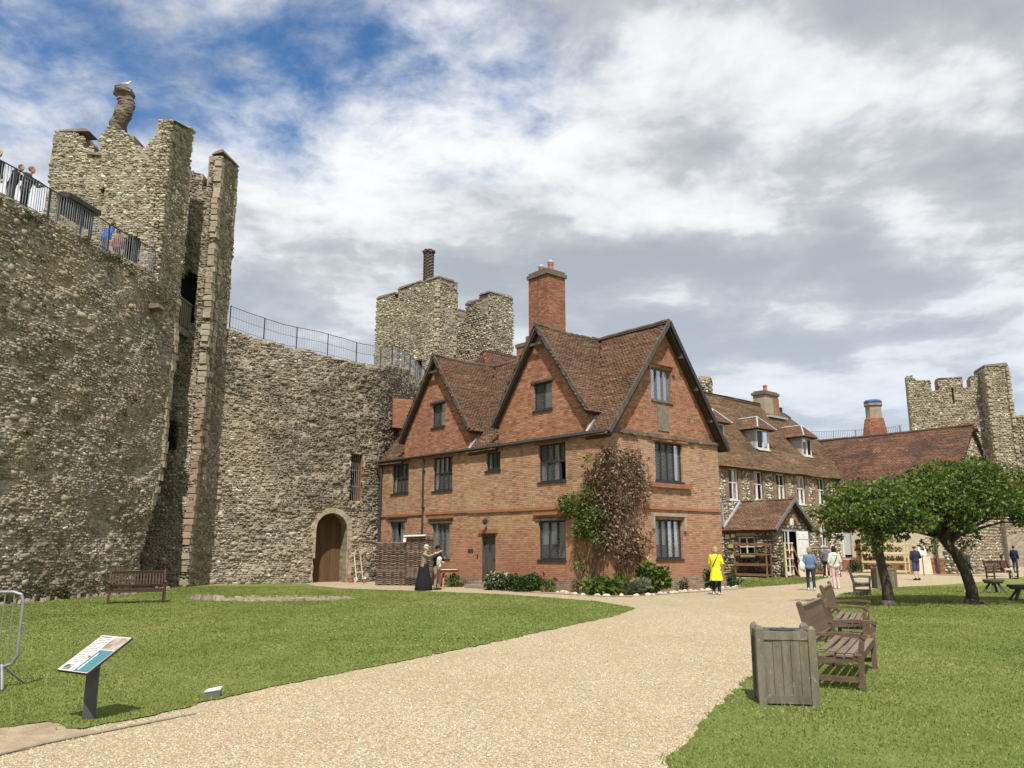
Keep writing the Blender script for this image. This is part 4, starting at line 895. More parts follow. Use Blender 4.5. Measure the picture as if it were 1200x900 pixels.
# windows
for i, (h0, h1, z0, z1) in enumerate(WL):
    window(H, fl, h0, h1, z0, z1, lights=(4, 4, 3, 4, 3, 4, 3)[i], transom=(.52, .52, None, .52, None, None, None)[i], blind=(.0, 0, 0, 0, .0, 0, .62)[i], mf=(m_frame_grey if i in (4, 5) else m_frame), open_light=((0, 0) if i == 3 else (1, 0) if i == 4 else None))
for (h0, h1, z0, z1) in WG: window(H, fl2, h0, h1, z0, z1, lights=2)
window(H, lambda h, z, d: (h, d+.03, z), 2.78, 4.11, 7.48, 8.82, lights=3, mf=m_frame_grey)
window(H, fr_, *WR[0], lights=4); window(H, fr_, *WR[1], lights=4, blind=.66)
# lintels and hood bricks over the windows
for (h0, h1, z0, z1) in WL:
    fbox('lintel', m_timber if z1 < 3 else m_brick_plain, H, fl, h0-.16, h1+.16, z1+.003, z1+.13, -.035, .2)
    if z1 < 3: fbox('hood_mould', m_brick_plain, H, fl, h0-.25, h1+.25, z1+.22, z1+.33, -.09, .02)
for (h0, h1, z0, z1) in WG: fbox('lintel', m_timber, H, fl2, h0-.14, h1+.14, z1+.003, z1+.09, -.05, .2)
fbox('hood_mould', m_brick_plain, H, fr_, 2.62, 4.3, 8.95, 9.08, -.06, .04); fbox('lintel', m_brick_plain, H, fr_, 2.62, 2.76, 8.7, 8.95, -.05, .04); fbox('lintel', m_brick_plain, H, fr_, 4.14, 4.3, 8.62, 8.95, -.05, .04)
fbox('brick_sill', m_brick_plain, H, fr_, 2.45, 5.0, 3.98, 4.15, -.13, .02); fbox('hood_mould', m_brick_plain, H, fr_, 2.55, 4.9, 5.83, 5.97, -.07, .02)
fbox('hood_mould', m_ashlar, H, fr_, 2.5, 4.6, 2.86, 2.98, -.10, .02); fbox('hood_end', m_ashlar, H, fr_, 2.5, 2.62, 2.38, 2.86, -.09, .02); fbox('hood_end', m_ashlar, H, fr_, 4.48, 4.6, 2.30, 2.86, -.09, .02)
fbox('blocked_panel', mat('lichened_panel', (.22, .20, .15), (.14, .125, .095), bump=.3), H, fr_, 3.11, 3.83, 6.25, 7.30, -.0, .05)
# string course, plinth, ledge below the end gable
mb = MB()
for a, b in ((0, 2.2), (2.2, 5.4), (5.4, 8.2)): fb(mb, fl, a+.01, b, 3.13+random.uniform(-.02, .02), 3.23, -.06, .02)
for a, b in ((8.2, 11.4), (11.75, 15.4)): fb(mb, fl, a+.01, b, 3.17, 3.27, -.055, .02)
fb(mb, fr_, -.06, 7.12, 3.12, 3.22, -.06, .02); mb.build('string_course', m_brick_plain, H)
mb = MB(); fb(mb, fl, -.07, 6.2, 0, .48, -.07, .02); fb(mb, fl, 7.45, 15.4, 0, .48, -.07, .02) ; fb(mb, fr_, -.07, 7.15, 0, .52, -.068, .02); mb.build('plinth', brick_mat('plinth_brick', (.27, .155, .10), (.20, .115, .08), (.33, .28, .22), (.25, .20, .15), .6), H, uv=True)
mb = MB()
for k in range(24): a = -.05+k*.3; fb(mb, fr_, a, a+.29, 5.93+random.uniform(-.02, .02), 6.08+random.uniform(-.03, .03), -.10+random.uniform(-.03, .03), .04)
mb.build('gable_ledge', m_coping, H)
# doorway
dr = fbox('door_frame', m_timber, H, fl, DOOR[0], DOOR[1], 2.12, 2.25, .06, .2)
fbox('jamb', m_timber, dr, fl, DOOR[0], DOOR[0]+.09, .28, 2.12, .06, .2); fbox('jamb', m_timber, dr, fl, DOOR[1]-.09, DOOR[1], .28, 2.12, .06, .2)
fbox('lintel', m_brick_plain, H, fl, DOOR[0]-.15, DOOR[1]+.15, 2.26, 2.42, -.06, .2)
d_ = fbox('door', m_frame, H, fl, DOOR[0]+.09, DOOR[1]-.09, .28, 2.12, .17, .2)
for k in range(4):
    a = DOOR[0]+.095+k*.191; fbox('door_plank', m_doorgreen, d_, fl, a, a+.185, .29, 2.11, .13+random.uniform(-.004, .004), .17)
mb = MB(); mb.lathe([(.025, 0), (.035, .02), (.02, .04)], 10); mb.v = [(.12-z, 6.56+x, 1.2+y) for x, y, z in mb.v]; mb.build('door_knob', m_iron, d_)
mb = MB()
for q in (1.62, 1.78): mb.tube([(.10, 6.84+.06*math.cos(t), q+.06*math.sin(t)) for t in np.linspace(0, 6.28, 12)], .012, 5, False)
mb.build('door_grille', m_iron, d_)
fbox('stone_step', m_step, H, fl, 6.1, 7.5, 0, .14, -.75, 0); fbox('stone_step', m_step, H, fl, 6.25, 7.4, .14, .27, -.38, 0.2)
# lamp over the door, notice beside it, downpipe and gutter
lm = MB(); lm.tube([(-.0, 6.83, 2.78), (-.10, 6.83, 2.86), (-.2, 6.83, 2.82)], .015, 6); lm.lathe([(.02, 2.62), (.09, 2.64), (.12, 2.80), (.05, 2.87), (.02, 2.9)], 6, (-.2, 6.83)); lm.build('door_lamp', m_iron, H)
fbox('name_plate', m_iron, H, fl, 7.85, 8.2, 1.45, 1.6, -.02, .0); fbox('letter_slot', m_iron, H, fl, 7.5, 7.58, 1.2, 1.38, -.02, 0)
mb = MB(); mb.tube([(-.09, 11.6, 5.85), (-.09, 11.6, .3)], .045, 8)
for z in (5.2, 3.5, 1.8): mb.box((-.13, 11.53, z), (0, 11.67, z+.05))
mb.build('downpipe', m_iron, H)
mb = MB(); mb.tube([(-.16, -.12, 5.88), (-.16, 6, 5.90), (-.16, 15.5, 5.95)], .055, 8); mb.build('gutter', m_iron, H)
mb = MB(); mb.tube([(-.1, 15.3, 5.9), (-.1, 15.3, 0)], .07, 8); mb.build('downpipe', m_iron, H)
mb = MB(); fb(mb, fl, -.1, 15.45, 5.93, 6.0, -.13, .05); mb.build('eaves_board', m_timber, H)
# roofs
Lm = 6.42; Vm = (3.87, 0, 5.02); Om = (-.16, 0, 5.78)
for i, poly in enumerate(([(-.28, .0), (.96, .0), (.96, 1.45), (3.58, Lm), (-.28, Lm)], [(6.2, 0), (8.18, 0), (8.18, 1.45), (10.8, Lm), (3.58, Lm), (6.2, 1.45)], [(13.42, 0), (15.6, 0), (15.6, Lm), (10.8, Lm), (13.42, 1.45)])):
    roof(H, Om, (0, 1, 0), Vm, poly, m_tile, seed=i, sag=.06)
Lc = 5.97
for i, yc in enumerate((3.58, 10.8)):
    roof(H, (-.18, yc-3.52, 5.88), (1, 0, 0), (0, 3.52, 4.84), [(-.02, 1.12), (.98, 1.12), (3.82, Lc), (-.02, Lc)], m_tile, seed=3+i, sag=.06)
    roof(H, (-.18, yc+3.52, 5.88), (1, 0, 0), (0, -3.52, 4.84), [(-.02, 1.12), (.98, 1.12), (3.82, Lc), (-.02, Lc)], m_tile, seed=6+i, sag=.06)
    ridge(H, (-.27, yc, 10.76), (3.6, yc, 10.76), m_tile_moss, .10, .10)
    barge(H, (-.21, yc+.02, 10.72), (-.21, yc-2.80, 6.86)); barge(H, (-.21, yc-.02, 10.72), (-.21, yc+2.82, 6.83))
    mb = MB(); mb.beam((-.16, yc-.55, 9.93), (-.16, yc+.55, 9.93), .07, .10); mb.build('collar_board', m_timber, H)
    mb = MB(); mb.beam((-.08, yc-2.68, 6.0), (.72, yc-2.68, 6.98), .10, .05); mb.build('lead_flashing', m_leadsheet, H)
roof(H, (7.46, 0, 5.78), (0, 1, 0), (-3.8, 0, 5.0), [(-.28, 0), (15.6, 0), (15.6, 6.3), (-.28, 6.3)], m_tile, seed=9)
ridge(H, (3.68, -.3, 10.80), (3.68, 15.6, 10.80), m_tile_moss, .11, .06)
barge(H, (3.67, -.34, 10.76), (-.18, -.34, 5.86), m=m_timber); barge(H, (3.69, -.34, 10.76), (7.42, -.34, 5.72), m=m_frame)
for t in (.22, .47, .72):
    mb = MB(); x = 3.68+3.8*t; z = 10.62-5*t; mb.box((x-.08, -.30, z-.16), (x+.1, 0, z+.02)); mb.build('purlin_end', m_timber, H)
# tall rear wing roof rising between the gables
roof(H, (4.4, 16.4, 6.9), (1, 0, 0), (0, -3.7, 5.2), [(0, 0), (6.5, 0), (6.5, 6.38), (0, 6.38)], m_tile_red, seed=12)
roof(H, (4.2, 9.0, 6.9), (1, 0, 0), (0, 3.7, 5.2), [(-1.9, 0), (6.5, 0), (6.5, 6.38), (.3, 6.38)], m_tile_red, seed=13)
roof(H, (2.2, 9.0, 6.9), (0, 1, 0), (2.3, 0, 5.2), [(0, 0), (7.4, 0), (3.7, 5.68)], m_tile_red, seed=14)
# chimney stack
stk = MB(); stk.box((2.84, 6.02, 8.6), (4.02, 6.66, 14.33)); stk.box((2.84, 6.70, 8.6), (4.02, 7.32, 14.331)); stk.box((2.90, 6.55, 8.6), (3.96, 6.8, 14.2)); stk.box((2.70, 7.3, 8.6), (4.05, 8.05, 11.05)); stk.box((2.72, 5.92, 8.6), (4.12, 7.42, 11.5))
ch = stk.build('chimney', m_brick_stack, H, uv=True)
cpm = MB(); cpm.box((2.77, 5.95, 14.32), (4.09, 7.39, 14.50)); cpm.box((2.84, 6.02, 14.49), (4.02, 7.32, 14.62)); cpm.build('chimney_cap', m_coping, ch); cpm = MB(); cpm.box((2.66, 7.28, 11.05), (4.08, 8.1, 11.22)); cpm.build('chimney_cap', m_coping, ch)
for y, hh in ((6.36, .42), (7.0, .36)):
    mb = MB(); mb.lathe([(.15, 14.62), (.13, 14.62+hh*.6), (.155, 14.62+hh*.85), (.13, 14.62+hh)], 12, (3.4, y)); mb.build('chimney_pot', m_terracotta, ch)
    mb = MB(); mb.lathe([(.16, 14.62+hh), (.17, 14.68+hh), (.05, 14.8+hh)], 10, (3.4, y)); mb.build('chimney_cowl', m_leadsheet, ch)

# ---------------- flint wing with white casements, dormers and a porch
F = thing('flint_house', 'flint walled wing with white casements, dormers and a gabled porch', 'house', (3.5, 30, 0), ANG)
ff = lambda h, z, d: (h, 8.6+d, z)
WF = [(20.61, 21.66, 4.55, 6.48), (23.36, 24.42, 4.64, 6.47), (26.06, 27.12, 4.75, 6.46), (28.63, 29.72, 4.55, 6.46), (31.38, 32.42, 4.58, 6.50), (31.3, 32.15, 1.75, 3.3), (27.5, 28.5, 1.7, 3.1)]
mb = MB(); facade(mb, ff, [(7.1, 0), (34.2, 0), (34.2, 6.8), (7.1, 6.8)], WF, .26); mb.build('wall', m_flint_mortar, F)
BR = [(h0-.32, h0-.0, z0-.1, z1+.02) for h0, h1, z0, z1 in WF]+[(h1+.0, h1+.32, z0-.1, z1+.02) for h0, h1, z0, z1 in WF]
for h0, h1, z0, z1 in BR: fbox('brick_dressing', m_brick_brown, F, ff, h0, h1, z0, z1, -.035, .05, uv=True)
for c in (27.95, 31.73):
    mb = MB()
    for k in range(9):
        a0, a1 = math.pi*(.12+.76*k/9), math.pi*(.12+.76*(k+.92)/9); q = [(c+r*math.cos(a), 2.75+r*math.sin(a)) for r, a in ((.72, a0), (.98, a0), (.98, a1), (.72, a1))]
        mb.hexa([ff(h, z, -.04) for h, z in q]+[ff(h, z, .05) for h, z in q])
    mb.build('brick_arch', m_brick_plain, F)
Sff = lambda s, z, d: np.stack([s, 8.6+d, z], 1)
okF = lambda s, z: ~np.any([(s > h0-.04) & (s < h1+.04) & (z > z0-.08) & (z < z1+.02) for h0, h1, z0, z1 in WF+BR], axis=0)
stones('flints', Sff, 18.8, 34.1, .1, 6.7, okF, m_flint, F, row=.15, w=(.13, .30), proud=(.015, .05), gap=.22, bright=(.16, .88))
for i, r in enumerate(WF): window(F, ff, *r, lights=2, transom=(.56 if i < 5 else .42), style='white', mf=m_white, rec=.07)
roof(F, (7.0, 8.28, 6.52), (1, 0, 0), (0, 4.32, 5.62), [(0, 0), (31.2, 0), (27., 7.09), (0, 7.09)], m_tile_moss, seed=20, sag=.08, ex=.125, tw=.2)
roof(F, (7.0, 16.9, 6.52), (1, 0, 0), (0, -4.32, 5.62), [(0, 0), (31.2, 0), (27., 7.09), (0, 7.09)], m_tile, seed=21, ex=.3, tw=.4)
roof(F, (38.35, 8.28, 6.52), (0, 1, 0), (-4.3, 0, 5.62), [(0, 0), (8.64, 0), (4.32, 7.09)], m_tile_red, seed=22)
ridge(F, (7, 12.6, 12.18), (34, 12.6, 12.18), m_tile_red, .12, .08)
mb = MB(); mb.box((7.1, 16.7, 0), (38, 16.75, 6.6)); mb.box((7.05, 8.7, 0), (7.1, 16.7, 6.6)); mb.build('rear_wall', m_flint_mortar, F)
fbox('eaves_board', m_timber, F, ff, 7.1, 34.1, 6.55, 6.72, -.2, -.14)
for x0, x1, z0 in ((20.37, 21.64, 8.12), (25.39, 26.86, 8.16), (31.31, 32.52, 8.14)):
    yf = 9.42; z1 = z0+1.28; fd = lambda h, z, d, yf=yf: (h, yf+d, z); xc = (x0+x1)/2
    mb = MB(); mb.prism([(x0-.10, yf+.04, z0-.06), (x0-.10, yf+1.5, z1+.0), (x0-.10, yf+.04, z1)], (.09, 0, 0)); mb.prism([(x1+.01, yf+.04, z0-.06), (x1+.01, yf+1.5, z1), (x1+.01, yf+.04, z1)], (.09, 0, 0))
    dm = mb.build('dormer', m_leadsheet, F)
    w = window(dm, fd, x0, x1, z0, z1, lights=2, style='white', mf=m_white, rec=.0); 
    for c in list(w.children): 
        if c.name.startswith(('sill', 'shade_board')): bpy.data.objects.remove(c)
    # a window on a dormer: its pieces hang from the dormer itself
    for c in list(w.children): c.parent = dm
    zt = z1+.02; pk = z1+.92; mb = MB(); b0, b1, yb = x0-.42, x1+.42, yf-.38
    mb.poly([(b0, yb, zt), (b1, yb, zt), (xc, yf+.35, pk)]); mb.poly([(b1, yb, zt), (b1, yf+1.35, zt+.0), (xc, yf+2.0, pk), (xc, yf+.35, pk)]); mb.poly([(b0, yb, zt), (xc, yf+.35, pk), (xc, yf+2.0, pk), (b0, yf+1.35, zt)]); mb.poly([(b0, yb, zt-.03), (b0, yf+1.3, zt-.03), (b1, yf+1.3, zt-.03), (b1, yb, zt-.03)])
    rf = mb.build('dormer_roof', m_roof_base, dm)
    def trit(nm, A, B, P, sd):
        A, B, P = map(np.array, (A, B, P)); U = (B-A); Lu = np.linalg.norm(U); U = U/Lu; vv = P-A; pu = vv@U; V = vv-pu*U; Lv = np.linalg.norm(V); return A, U, V/Lv, [(0, 0), (Lu, 0), (pu, Lv)]
    tiles('dormer_tiles', *trit('', (b0, yb, zt), (b1, yb, zt), (xc, yf+.35, pk), 0), m_tile, dm, seed=31, sag=.01)
    A, U, V, P = trit('', (b0, yf+1.35, zt), (b0, yb, zt), (xc, yf+.35, pk), 0); tiles('dormer_tiles', A, U, V, P+[((yf+1.35)-(yf+2.), P[2][1])], m_tile, dm, seed=32, sag=.01)
    mb = MB(); mb.tube([(b0, yb, zt+.05), (xc, yf+.35, pk+.04)], .06, 6); mb.tube([(b1, yb, zt+.05), (xc, yf+.35, pk+.04)], .06, 6); mb.tube([(xc, yf+.3, pk+.03), (xc, yf+1.9, pk+.03)], .07, 6); mb.build('lead_hips', m_leadsheet, dm)
    mb = MB(); mb.hexa([(x0-.05, yf-.12, z0-.12), (x1+.05, yf-.12, z0-.12), (x1+.05, yf+.05, z0+.02), (x0-.05, yf+.05, z0+.02), (x0-.05, yf-.10, z0-.07), (x1+.05, yf-.10, z0-.07), (x1+.05, yf+.06, z0+.06), (x0-.05, yf+.06, z0+.06)]); mb.build('lead_apron', m_leadsheet, dm)
mb = MB(); mb.box((31.15, 12.1, 11.0), (33.0, 13.1, 12.95)); cm = mb.build('chimney', m_ashlar, F)
mb = MB(); mb.box((32.3, 12.06, 11.0), (33.03, 13.14, 12.75)); mb.build('brick_face', m_brick_red, cm, uv=True)
mb = MB(); mb.box((31.05, 12.0, 12.95), (33.1, 13.2, 13.15)); mb.box((31.15, 12.1, 13.14), (33.0, 13.1, 13.26)); mb.build('chimney_cap', m_coping, cm)
mb = MB(); mb.lathe([(.17, 13.2), (.14, 13.6), (.17, 13.75), (.14, 13.82)], 12, (32.1, 12.6)); mb.build('chimney_pot', m_terracotta, cm)
mb = MB(); mb.box((30.9, 11.6, 11.15), (33.35, 12.1, 11.3)); mb.build('lead_flashing', m_leadsheet, cm)
# porch
PX0, PX1, PY = 19.8, 23.75, 5.24; PXc = 21.77
fpS = lambda h, z, d: (PX0+d, h, z); fpG = lambda h, z, d: (h, PY+d, z)
PWIN = (6.50, 7.59, 1.14, 2.29); PDO = (20.75, 22.75, .08, 2.72)
mb = MB(); facade(mb, fpS, [(8.6, 0), (8.6, 2.85), (PY, 2.85), (PY, 0)], [PWIN], .22)
facade(mb, fpG, [(PX0, 0), (PX1, 0), (PX1, 2.85), (PXc, 4.35), (PX0, 2.85)], [PDO], .25)
mb.poly([(PX1, PY, 0), (PX1, 8.6, 0), (PX1, 8.6, 2.85), (PX1, PY, 2.85)])
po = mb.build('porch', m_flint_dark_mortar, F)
okS = lambda s, z: ~((s > PWIN[0]-.12) & (s < PWIN[1]+.12) & (z > PWIN[2]-.1) & (z < PWIN[3]+.28)) 
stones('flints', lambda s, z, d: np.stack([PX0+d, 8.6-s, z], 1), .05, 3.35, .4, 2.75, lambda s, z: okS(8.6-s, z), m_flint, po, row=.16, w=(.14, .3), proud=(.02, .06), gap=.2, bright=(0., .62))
stones('footing_flints', lambda s, z, d: np.stack([PX0+d-.03, 8.6-s, z], 1), .05, 3.35, .0, .55, lambda s, z: z > -1, m_flint, po, row=.13, w=(.14, .26), proud=(.02, .06), bright=(.25, .35))
okG = lambda s, z: ~((s > PDO[0]-.1) & (s < PDO[1]+.1) & (z < PDO[3]+.1)) & (z < 2.8+(1.95-np.abs(s-PXc))*.74)
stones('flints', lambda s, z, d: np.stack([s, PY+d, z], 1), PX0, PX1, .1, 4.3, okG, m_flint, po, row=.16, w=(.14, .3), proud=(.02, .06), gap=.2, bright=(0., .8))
for (y, z, a, b) in ((8.1, 1.75, .28, .22), (8.0, 1.15, .3, .2), (7.75, .72, .34, .26), (8.3, 2.3, .3, .25), (6.15, 1.85, .3, .3), (6.1, 1.2, .25, .25), (6.4, .75, .3, .28), (7.9, 2.35, .25, .2), (6.0, .6, .3, .25)):
    fbox('pale_block', m_palestone, po, fpS, y-a/2, y+a/2, z-b/2, z+b/2, -.065, .02)
fbox('window_arch', m_ashlar, po, fpS, 6.42, 7.67, 2.34, 2.52, -.05, .05)
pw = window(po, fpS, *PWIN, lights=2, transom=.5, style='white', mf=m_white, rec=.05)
for c in list(pw.children): c.parent = po
fbox('door_frame', m_white, po, fpG, PDO[0], PDO[0]+.09, .08, 2.72, .05, .17); fbox('door_frame', m_white, po, fpG, PDO[1]-.09, PDO[1], .08, 2.72, .05, .17); fbox('door_frame', m_white, po, fpG, PDO[0]+.09, PDO[1]-.09, 2.6, 2.72, .05, .17); fbox('door_post', m_white, po, fpG, 21.45, 21.53, .08, 2.6, .05, .15)
g = MB(); g.poly([fpG(20.84, .3, .1), fpG(21.45, .3, .1), fpG(21.45, 2.6, .1), fpG(20.84, 2.6, .1)]); g.build('door_glass', m_glass, po)
fbox('glazing_bar', m_white, po, fpG, 21.12, 21.17, .15, 2.6, .08, .12); fbox('door_panel', m_white, po, fpG, 20.84, 21.45, .08, .3, .08, .12)
# the outer door leaf folded back against the gable
lf = fbox('door', m_white, po, fpG, 22.05, 23.35, .1, 2.62, -.16, -.11)
for a, b, z0, z1 in ((22.15, 22.66, .25, 1.1), (22.74, 23.25, .25, 1.1), (22.15, 22.66, 1.22, 2.05), (22.74, 23.25, 1.22, 2.05), (22.15, 23.25, 2.15, 2.5)): fbox('door_panel', m_white, lf, fpG, a, b, z0, z1, -.185, -.16)
fbox('shade_board', m_dark, po, fpG, 20.9, 22.7, .05, 2.7, 1.2, 1.25)  # added black board, painted shade inside the porch
fbox('keystone_light', m_white, po, fpG, 21.6, 21.95, 2.95, 3.35, -.06, .05)
mb = MB()
for k in range(8):
    a0, a1 = math.pi*(.1+.8*k/8), math.pi*(.1+.8*(k+.9)/8); q = [(21.77+r*math.cos(a), 2.75+r*math.sin(a)) for r, a in ((.62, a0), (.86, a0), (.86, a1), (.62, a1))]
    mb.hexa([fpG(h, z, -.05) for h, z in q]+[fpG(h, z, .04) for h, z in q])
mb.build('brick_arch', m_brick_plain, po)
sl = math.hypot(2.25, 1.75)
roof(F, (PX0-.24, PY-.3, 2.66), (0, 1, 0), (2.25, 0, 1.78), [(0, 0), (3.65, 0), (3.65, 2.85), (0, 2.85)], m_tile, seed=41, name='porch_roof', sag=.03)
roof(F, (PX1+.24, PY-.3, 2.66), (0, 1, 0), (-2.25, 0, 1.78), [(0, 0), (3.65, 0), (3.65, 2.85), (0, 2.85)], m_tile, seed=42, name='porch_roof', sag=.03)
ridge(F, (PXc, PY-.32, 4.44), (PXc, 8.6, 4.44), m_tile, .09)
barge(F, (PXc+.02, PY-.33, 4.42), (PX0-.26, PY-.33, 2.66), h=.18, m=m_frame_grey); barge(F, (PXc-.02, PY-.33, 4.42), (PX1+.26, PY-.33, 2.66), h=.18, m=m_frame_grey)
fbox('porch_fascia', m_timber, F, fpS, PY, 8.55, 2.58, 2.7, -.16, -.1)
mb = MB(); mb.beam((19.62, 8.5, 2.9), (19.55, 8.52, 4.3), .3, .06); mb.beam((19.7, 8.5, 2.8), (21.6, 8.5, 4.42), .12, .12); mb.build('lead_flashing', m_leadsheet, F)

# ---------------- the red roofed range on the right
G = thing('roofed_range', 'long range with a dark red tiled roof behind the green trees', 'house', (3.5, 30, 0), ANG)
fg = lambda h, z, d: (34.1+d, h, z)
WGs = [(6.9, 8.2, 5.1, 5.95), (5.3, 6.6, 5.1, 5.95), (3.6, 4.9, 5.1, 5.95), (7.75, 8.45, .9, 3.0)]
mb = MB(); facade(mb, fg, [(8.6, .98), (8.6, 6.15), (1.6, 6.15), (1.6, .98)], WGs, .2); mb.build('rendered_wall', m_render, G)
mb = MB(); facade(mb, lambda h, z, d: (34.06+d, h, z), [(8.6, 0), (8.6, .99), (1.6, .99), (1.6, 0)], [], .2); mb.poly([(34.06, 1.6, .99), (34.06, 8.6, .99), (34.2, 8.6, .99), (34.2, 1.6, .99)]); mb.build('brick_base', m_brick_red, G, uv=True)
mb = MB(); facade(mb, fg, [(1.6, 0), (1.6, 6.15), (.44, 6.15), (.44, 0)], [], .2); facade(mb, lambda h, z, d: (h, .44+d, z), [(34.1, 0), (40.9, 0), (40.9, 6.15), (37.5, 9.7), (34.1, 6.15)], [], .2)
mb.poly([(40.9, .44, 0), (40.9, 14, 0), (40.9, 14, 6.15), (40.9, .44, 6.15)]); mb.build('flint_wall', m_flint_mortar, G)
stones('flints', lambda s, z, d: np.stack([34.1+d, 1.6-s, z], 1), 0, 1.16, 0, 6.1, lambda s, z: z > 0, m_flint, G, row=.19, w=(.18, .36), proud=(.02, .07))
stones('flints', lambda s, z, d: np.stack([s, .44+d, z], 1), 34.1, 40.9, 0, 9.6, lambda s, z: z < 6.1+(3.4-np.abs(s-37.5))*1.04, m_rubble_grey, G, row=.19, w=(.18, .36), proud=(.02, .07), bright=(.2, .8))
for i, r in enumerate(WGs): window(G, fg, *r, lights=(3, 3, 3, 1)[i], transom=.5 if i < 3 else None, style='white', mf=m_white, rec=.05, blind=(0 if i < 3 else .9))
fbox('door', m_brownboard, G, fg, 6.75, 7.45, .05, 2.25, -.05, .05)
roof(G, (33.75, .2, 5.95), (0, 1, 0), (3.75, 0, 3.9), [(0, 0), (12.6, 0), (12.6, 5.41), (0, 5.41)], m_tile_red, seed=51, sag=.07, ex=.12, tw=.19)
roof(G, (41.25, .2, 5.95), (0, 1, 0), (-3.75, 0, 3.9), [(0, 0), (14, 0), (14, 5.41), (0, 5.41)], m_tile_red, seed=52, ex=.3, tw=.4)
ridge(G, (37.5, .15, 9.9), (37.5, 12.4, 9.9), m_tile_red, .12, .06)
fbox('eaves_board', m_timber, G, fg, .44, 8.6, 5.9, 6.05, -.2, -.13)
mb = MB(); mb.tube([(34.0, 2.1, 6.0), (34.0, 2.1, 3.2), (33.95, 2.1, 3.0), (33.98, 2.0, .1)], .09, 8); mb.build('downpipe', m_timber, G)
mb = MB(); mb.lathe([(1.05, 8.6), (.98, 10.0), (.74, 11.25), (.72, 11.35), (.60, 11.4)], 8, (39.2, 7.7)); mb.build('chimney_base', m_brick_stack, G, uv=True)
mb = MB(); mb.lathe([(.62, 11.3), (.60, 12.3), (.70, 12.38), (.70, 12.52), (.62, 12.56)], 8, (39.2, 7.7)); c_ = mb.build('chimney', m_ashlar, G)
mb = MB(); mb.lathe([(.68, 12.53), (.70, 12.68), (.55, 12.82), (.2, 12.86)], 8, (39.2, 7.7)); mb.build('chimney_cover', mat('blue_cover', (.05, .10, .22), (.04, .07, .15), rough=.6), c_)
stairs = MB()
for k in range(6): stairs.beam((38.6+k*.42, .1, 5.3-k*.35+1.6), (38.6+k*.42, .1, 8.3-k*.35), .05, .05)
stairs.beam((38.4, .1, 8.35), (40.9, .1, 6.4), .06, .08); stairs.beam((38.4, .1, 6.95), (40.9, .1, 5.0), .06, .08); stairs.beam((40.9, .1, 0), (40.9, .1, 6.6), .1, .1); stairs.build('stair_rail', m_frame_grey, G)
# ------------------------------------------------------------------ plants
GREEN = [(0, (.010, .022, .006)), (.35, (.022, .046, .010)), (.7, (.040, .078, .016)), (1, (.085, .130, .034))]
m_leaf = leaf_mat('mulberry_leaf', [(0, (.036, .062, .012)), (.35, (.076, .120, .021)), (.7, (.13, .182, .034)), (1, (.21, .255, .065))], trans=.34, rough=.42)
m_dleaf = leaf_mat('dark_leaf', GREEN, trans=.2, rough=.5)
m_bleaf = leaf_mat('bright_leaf', [(0, (.04, .08, .012)), (.5, (.085, .145, .022)), (1, (.17, .22, .05))], trans=.3)
m_vleaf = leaf_mat('variegated_leaf', [(0, (.02, .04, .012)), (.5, (.05, .085, .022)), (.72, (.09, .12, .05)), (.80, (.36, .38, .24)), (1, (.52, .52, .40))], trans=.2)
m_grey = leaf_mat('lavender_leaf', [(0, (.09, .11, .075)), (.5, (.17, .20, .14)), (1, (.27, .29, .21))], trans=.15, rough=.8)
m_dead = leaf_mat('dead_leaf', [(0, (.055, .036, .024)), (.4, (.145, .095, .06)), (.75, (.24, .165, .105)), (1, (.36, .27, .18))], trans=.15, rough=.9)
m_pink = leaf_mat('pink_petal', [(0, (.45, .03, .12)), (1, (.65, .08, .22))], trans=.2)
m_yel = leaf_mat('yellow_petal', [(0, (.6, .45, .08)), (1, (.75, .68, .35))], trans=.2)

def shell(c, r, n, inner=.55):
    d = rng.normal(size=(n, 3)); d /= np.linalg.norm(d, axis=1)[:, None]; q = inner+(1-inner)*rng.random(n)**.6
    return np.array(c)+d*np.array(r)*q[:, None], d
def tree(label, base, path, clumps, nleaf, size, group):
    root = thing('mulberry_tree', label, 'tree', base, 0, group)
    mb = MB(); k = len(path); mb.tube(path, [.185, .150, .134, .126, .118][:k] if 'nearer' in label else [.195, .165, .148, .138, .128] if k <= 5 else .16, 12); mb.tube([(.0, 0, -.05), (.0, 0, .16)], [.28, .19], 10)
    for t in range(5):
        a = t*1.3; mb.tube([(0, 0, .12), (.2*math.cos(a), .2*math.sin(a), .03), (.4*math.cos(a), .4*math.sin(a), -.04)], [.11, .08, .03], 6)
    mb.v = [(x+.012*math.sin(z*9+x*20), y+.012*math.cos(z*7+y*20), z) for x, y, z in mb.v]; tr = mb.build('trunk', m_bark, root, smooth=True)
    top = Vector(path[-1]); P = []; D = []; lm = MB()
    for c, r in clumps:
        n = int(nleaf*r[0]*r[1]); p, d = shell(c, r, n, .5); P.append(p); D.append(d)
        st = top.lerp(Vector(path[-2]), random.random()*.6); c_ = Vector(c); m_ = st.lerp(c_, .5)+Vector((random.uniform(-.15, .15), random.uniform(-.15, .15), random.uniform(-.05, .25)))
        
        if random.random() < .42 and c[2] > top.z-.1: lm.tube([st, m_+Vector((0, 0, .25)), c_], [.055, .034, .012], 6)
        for q in range(4):
            e = c_+Vector([random.uniform(-.8, .8)*r[i] for i in range(3)]); lm.tube([m_.lerp(c_, .6), e], [.02, .006], 4)
    lm.build('limbs', m_bark, root)
    P = np.concatenate(P); D = np.concatenate(D); rr = np.clip(rng.random(len(P))*.75+.25*vn(P[:, 0]*2.2, P[:, 1]*2.2+P[:, 2]*2, 3), 0, 1)
    leaves('crown', P, D, size, m_leaf, root, droop=.45, aspect=.78, jitter=.75, rr=rr, kind='stuff'); return root
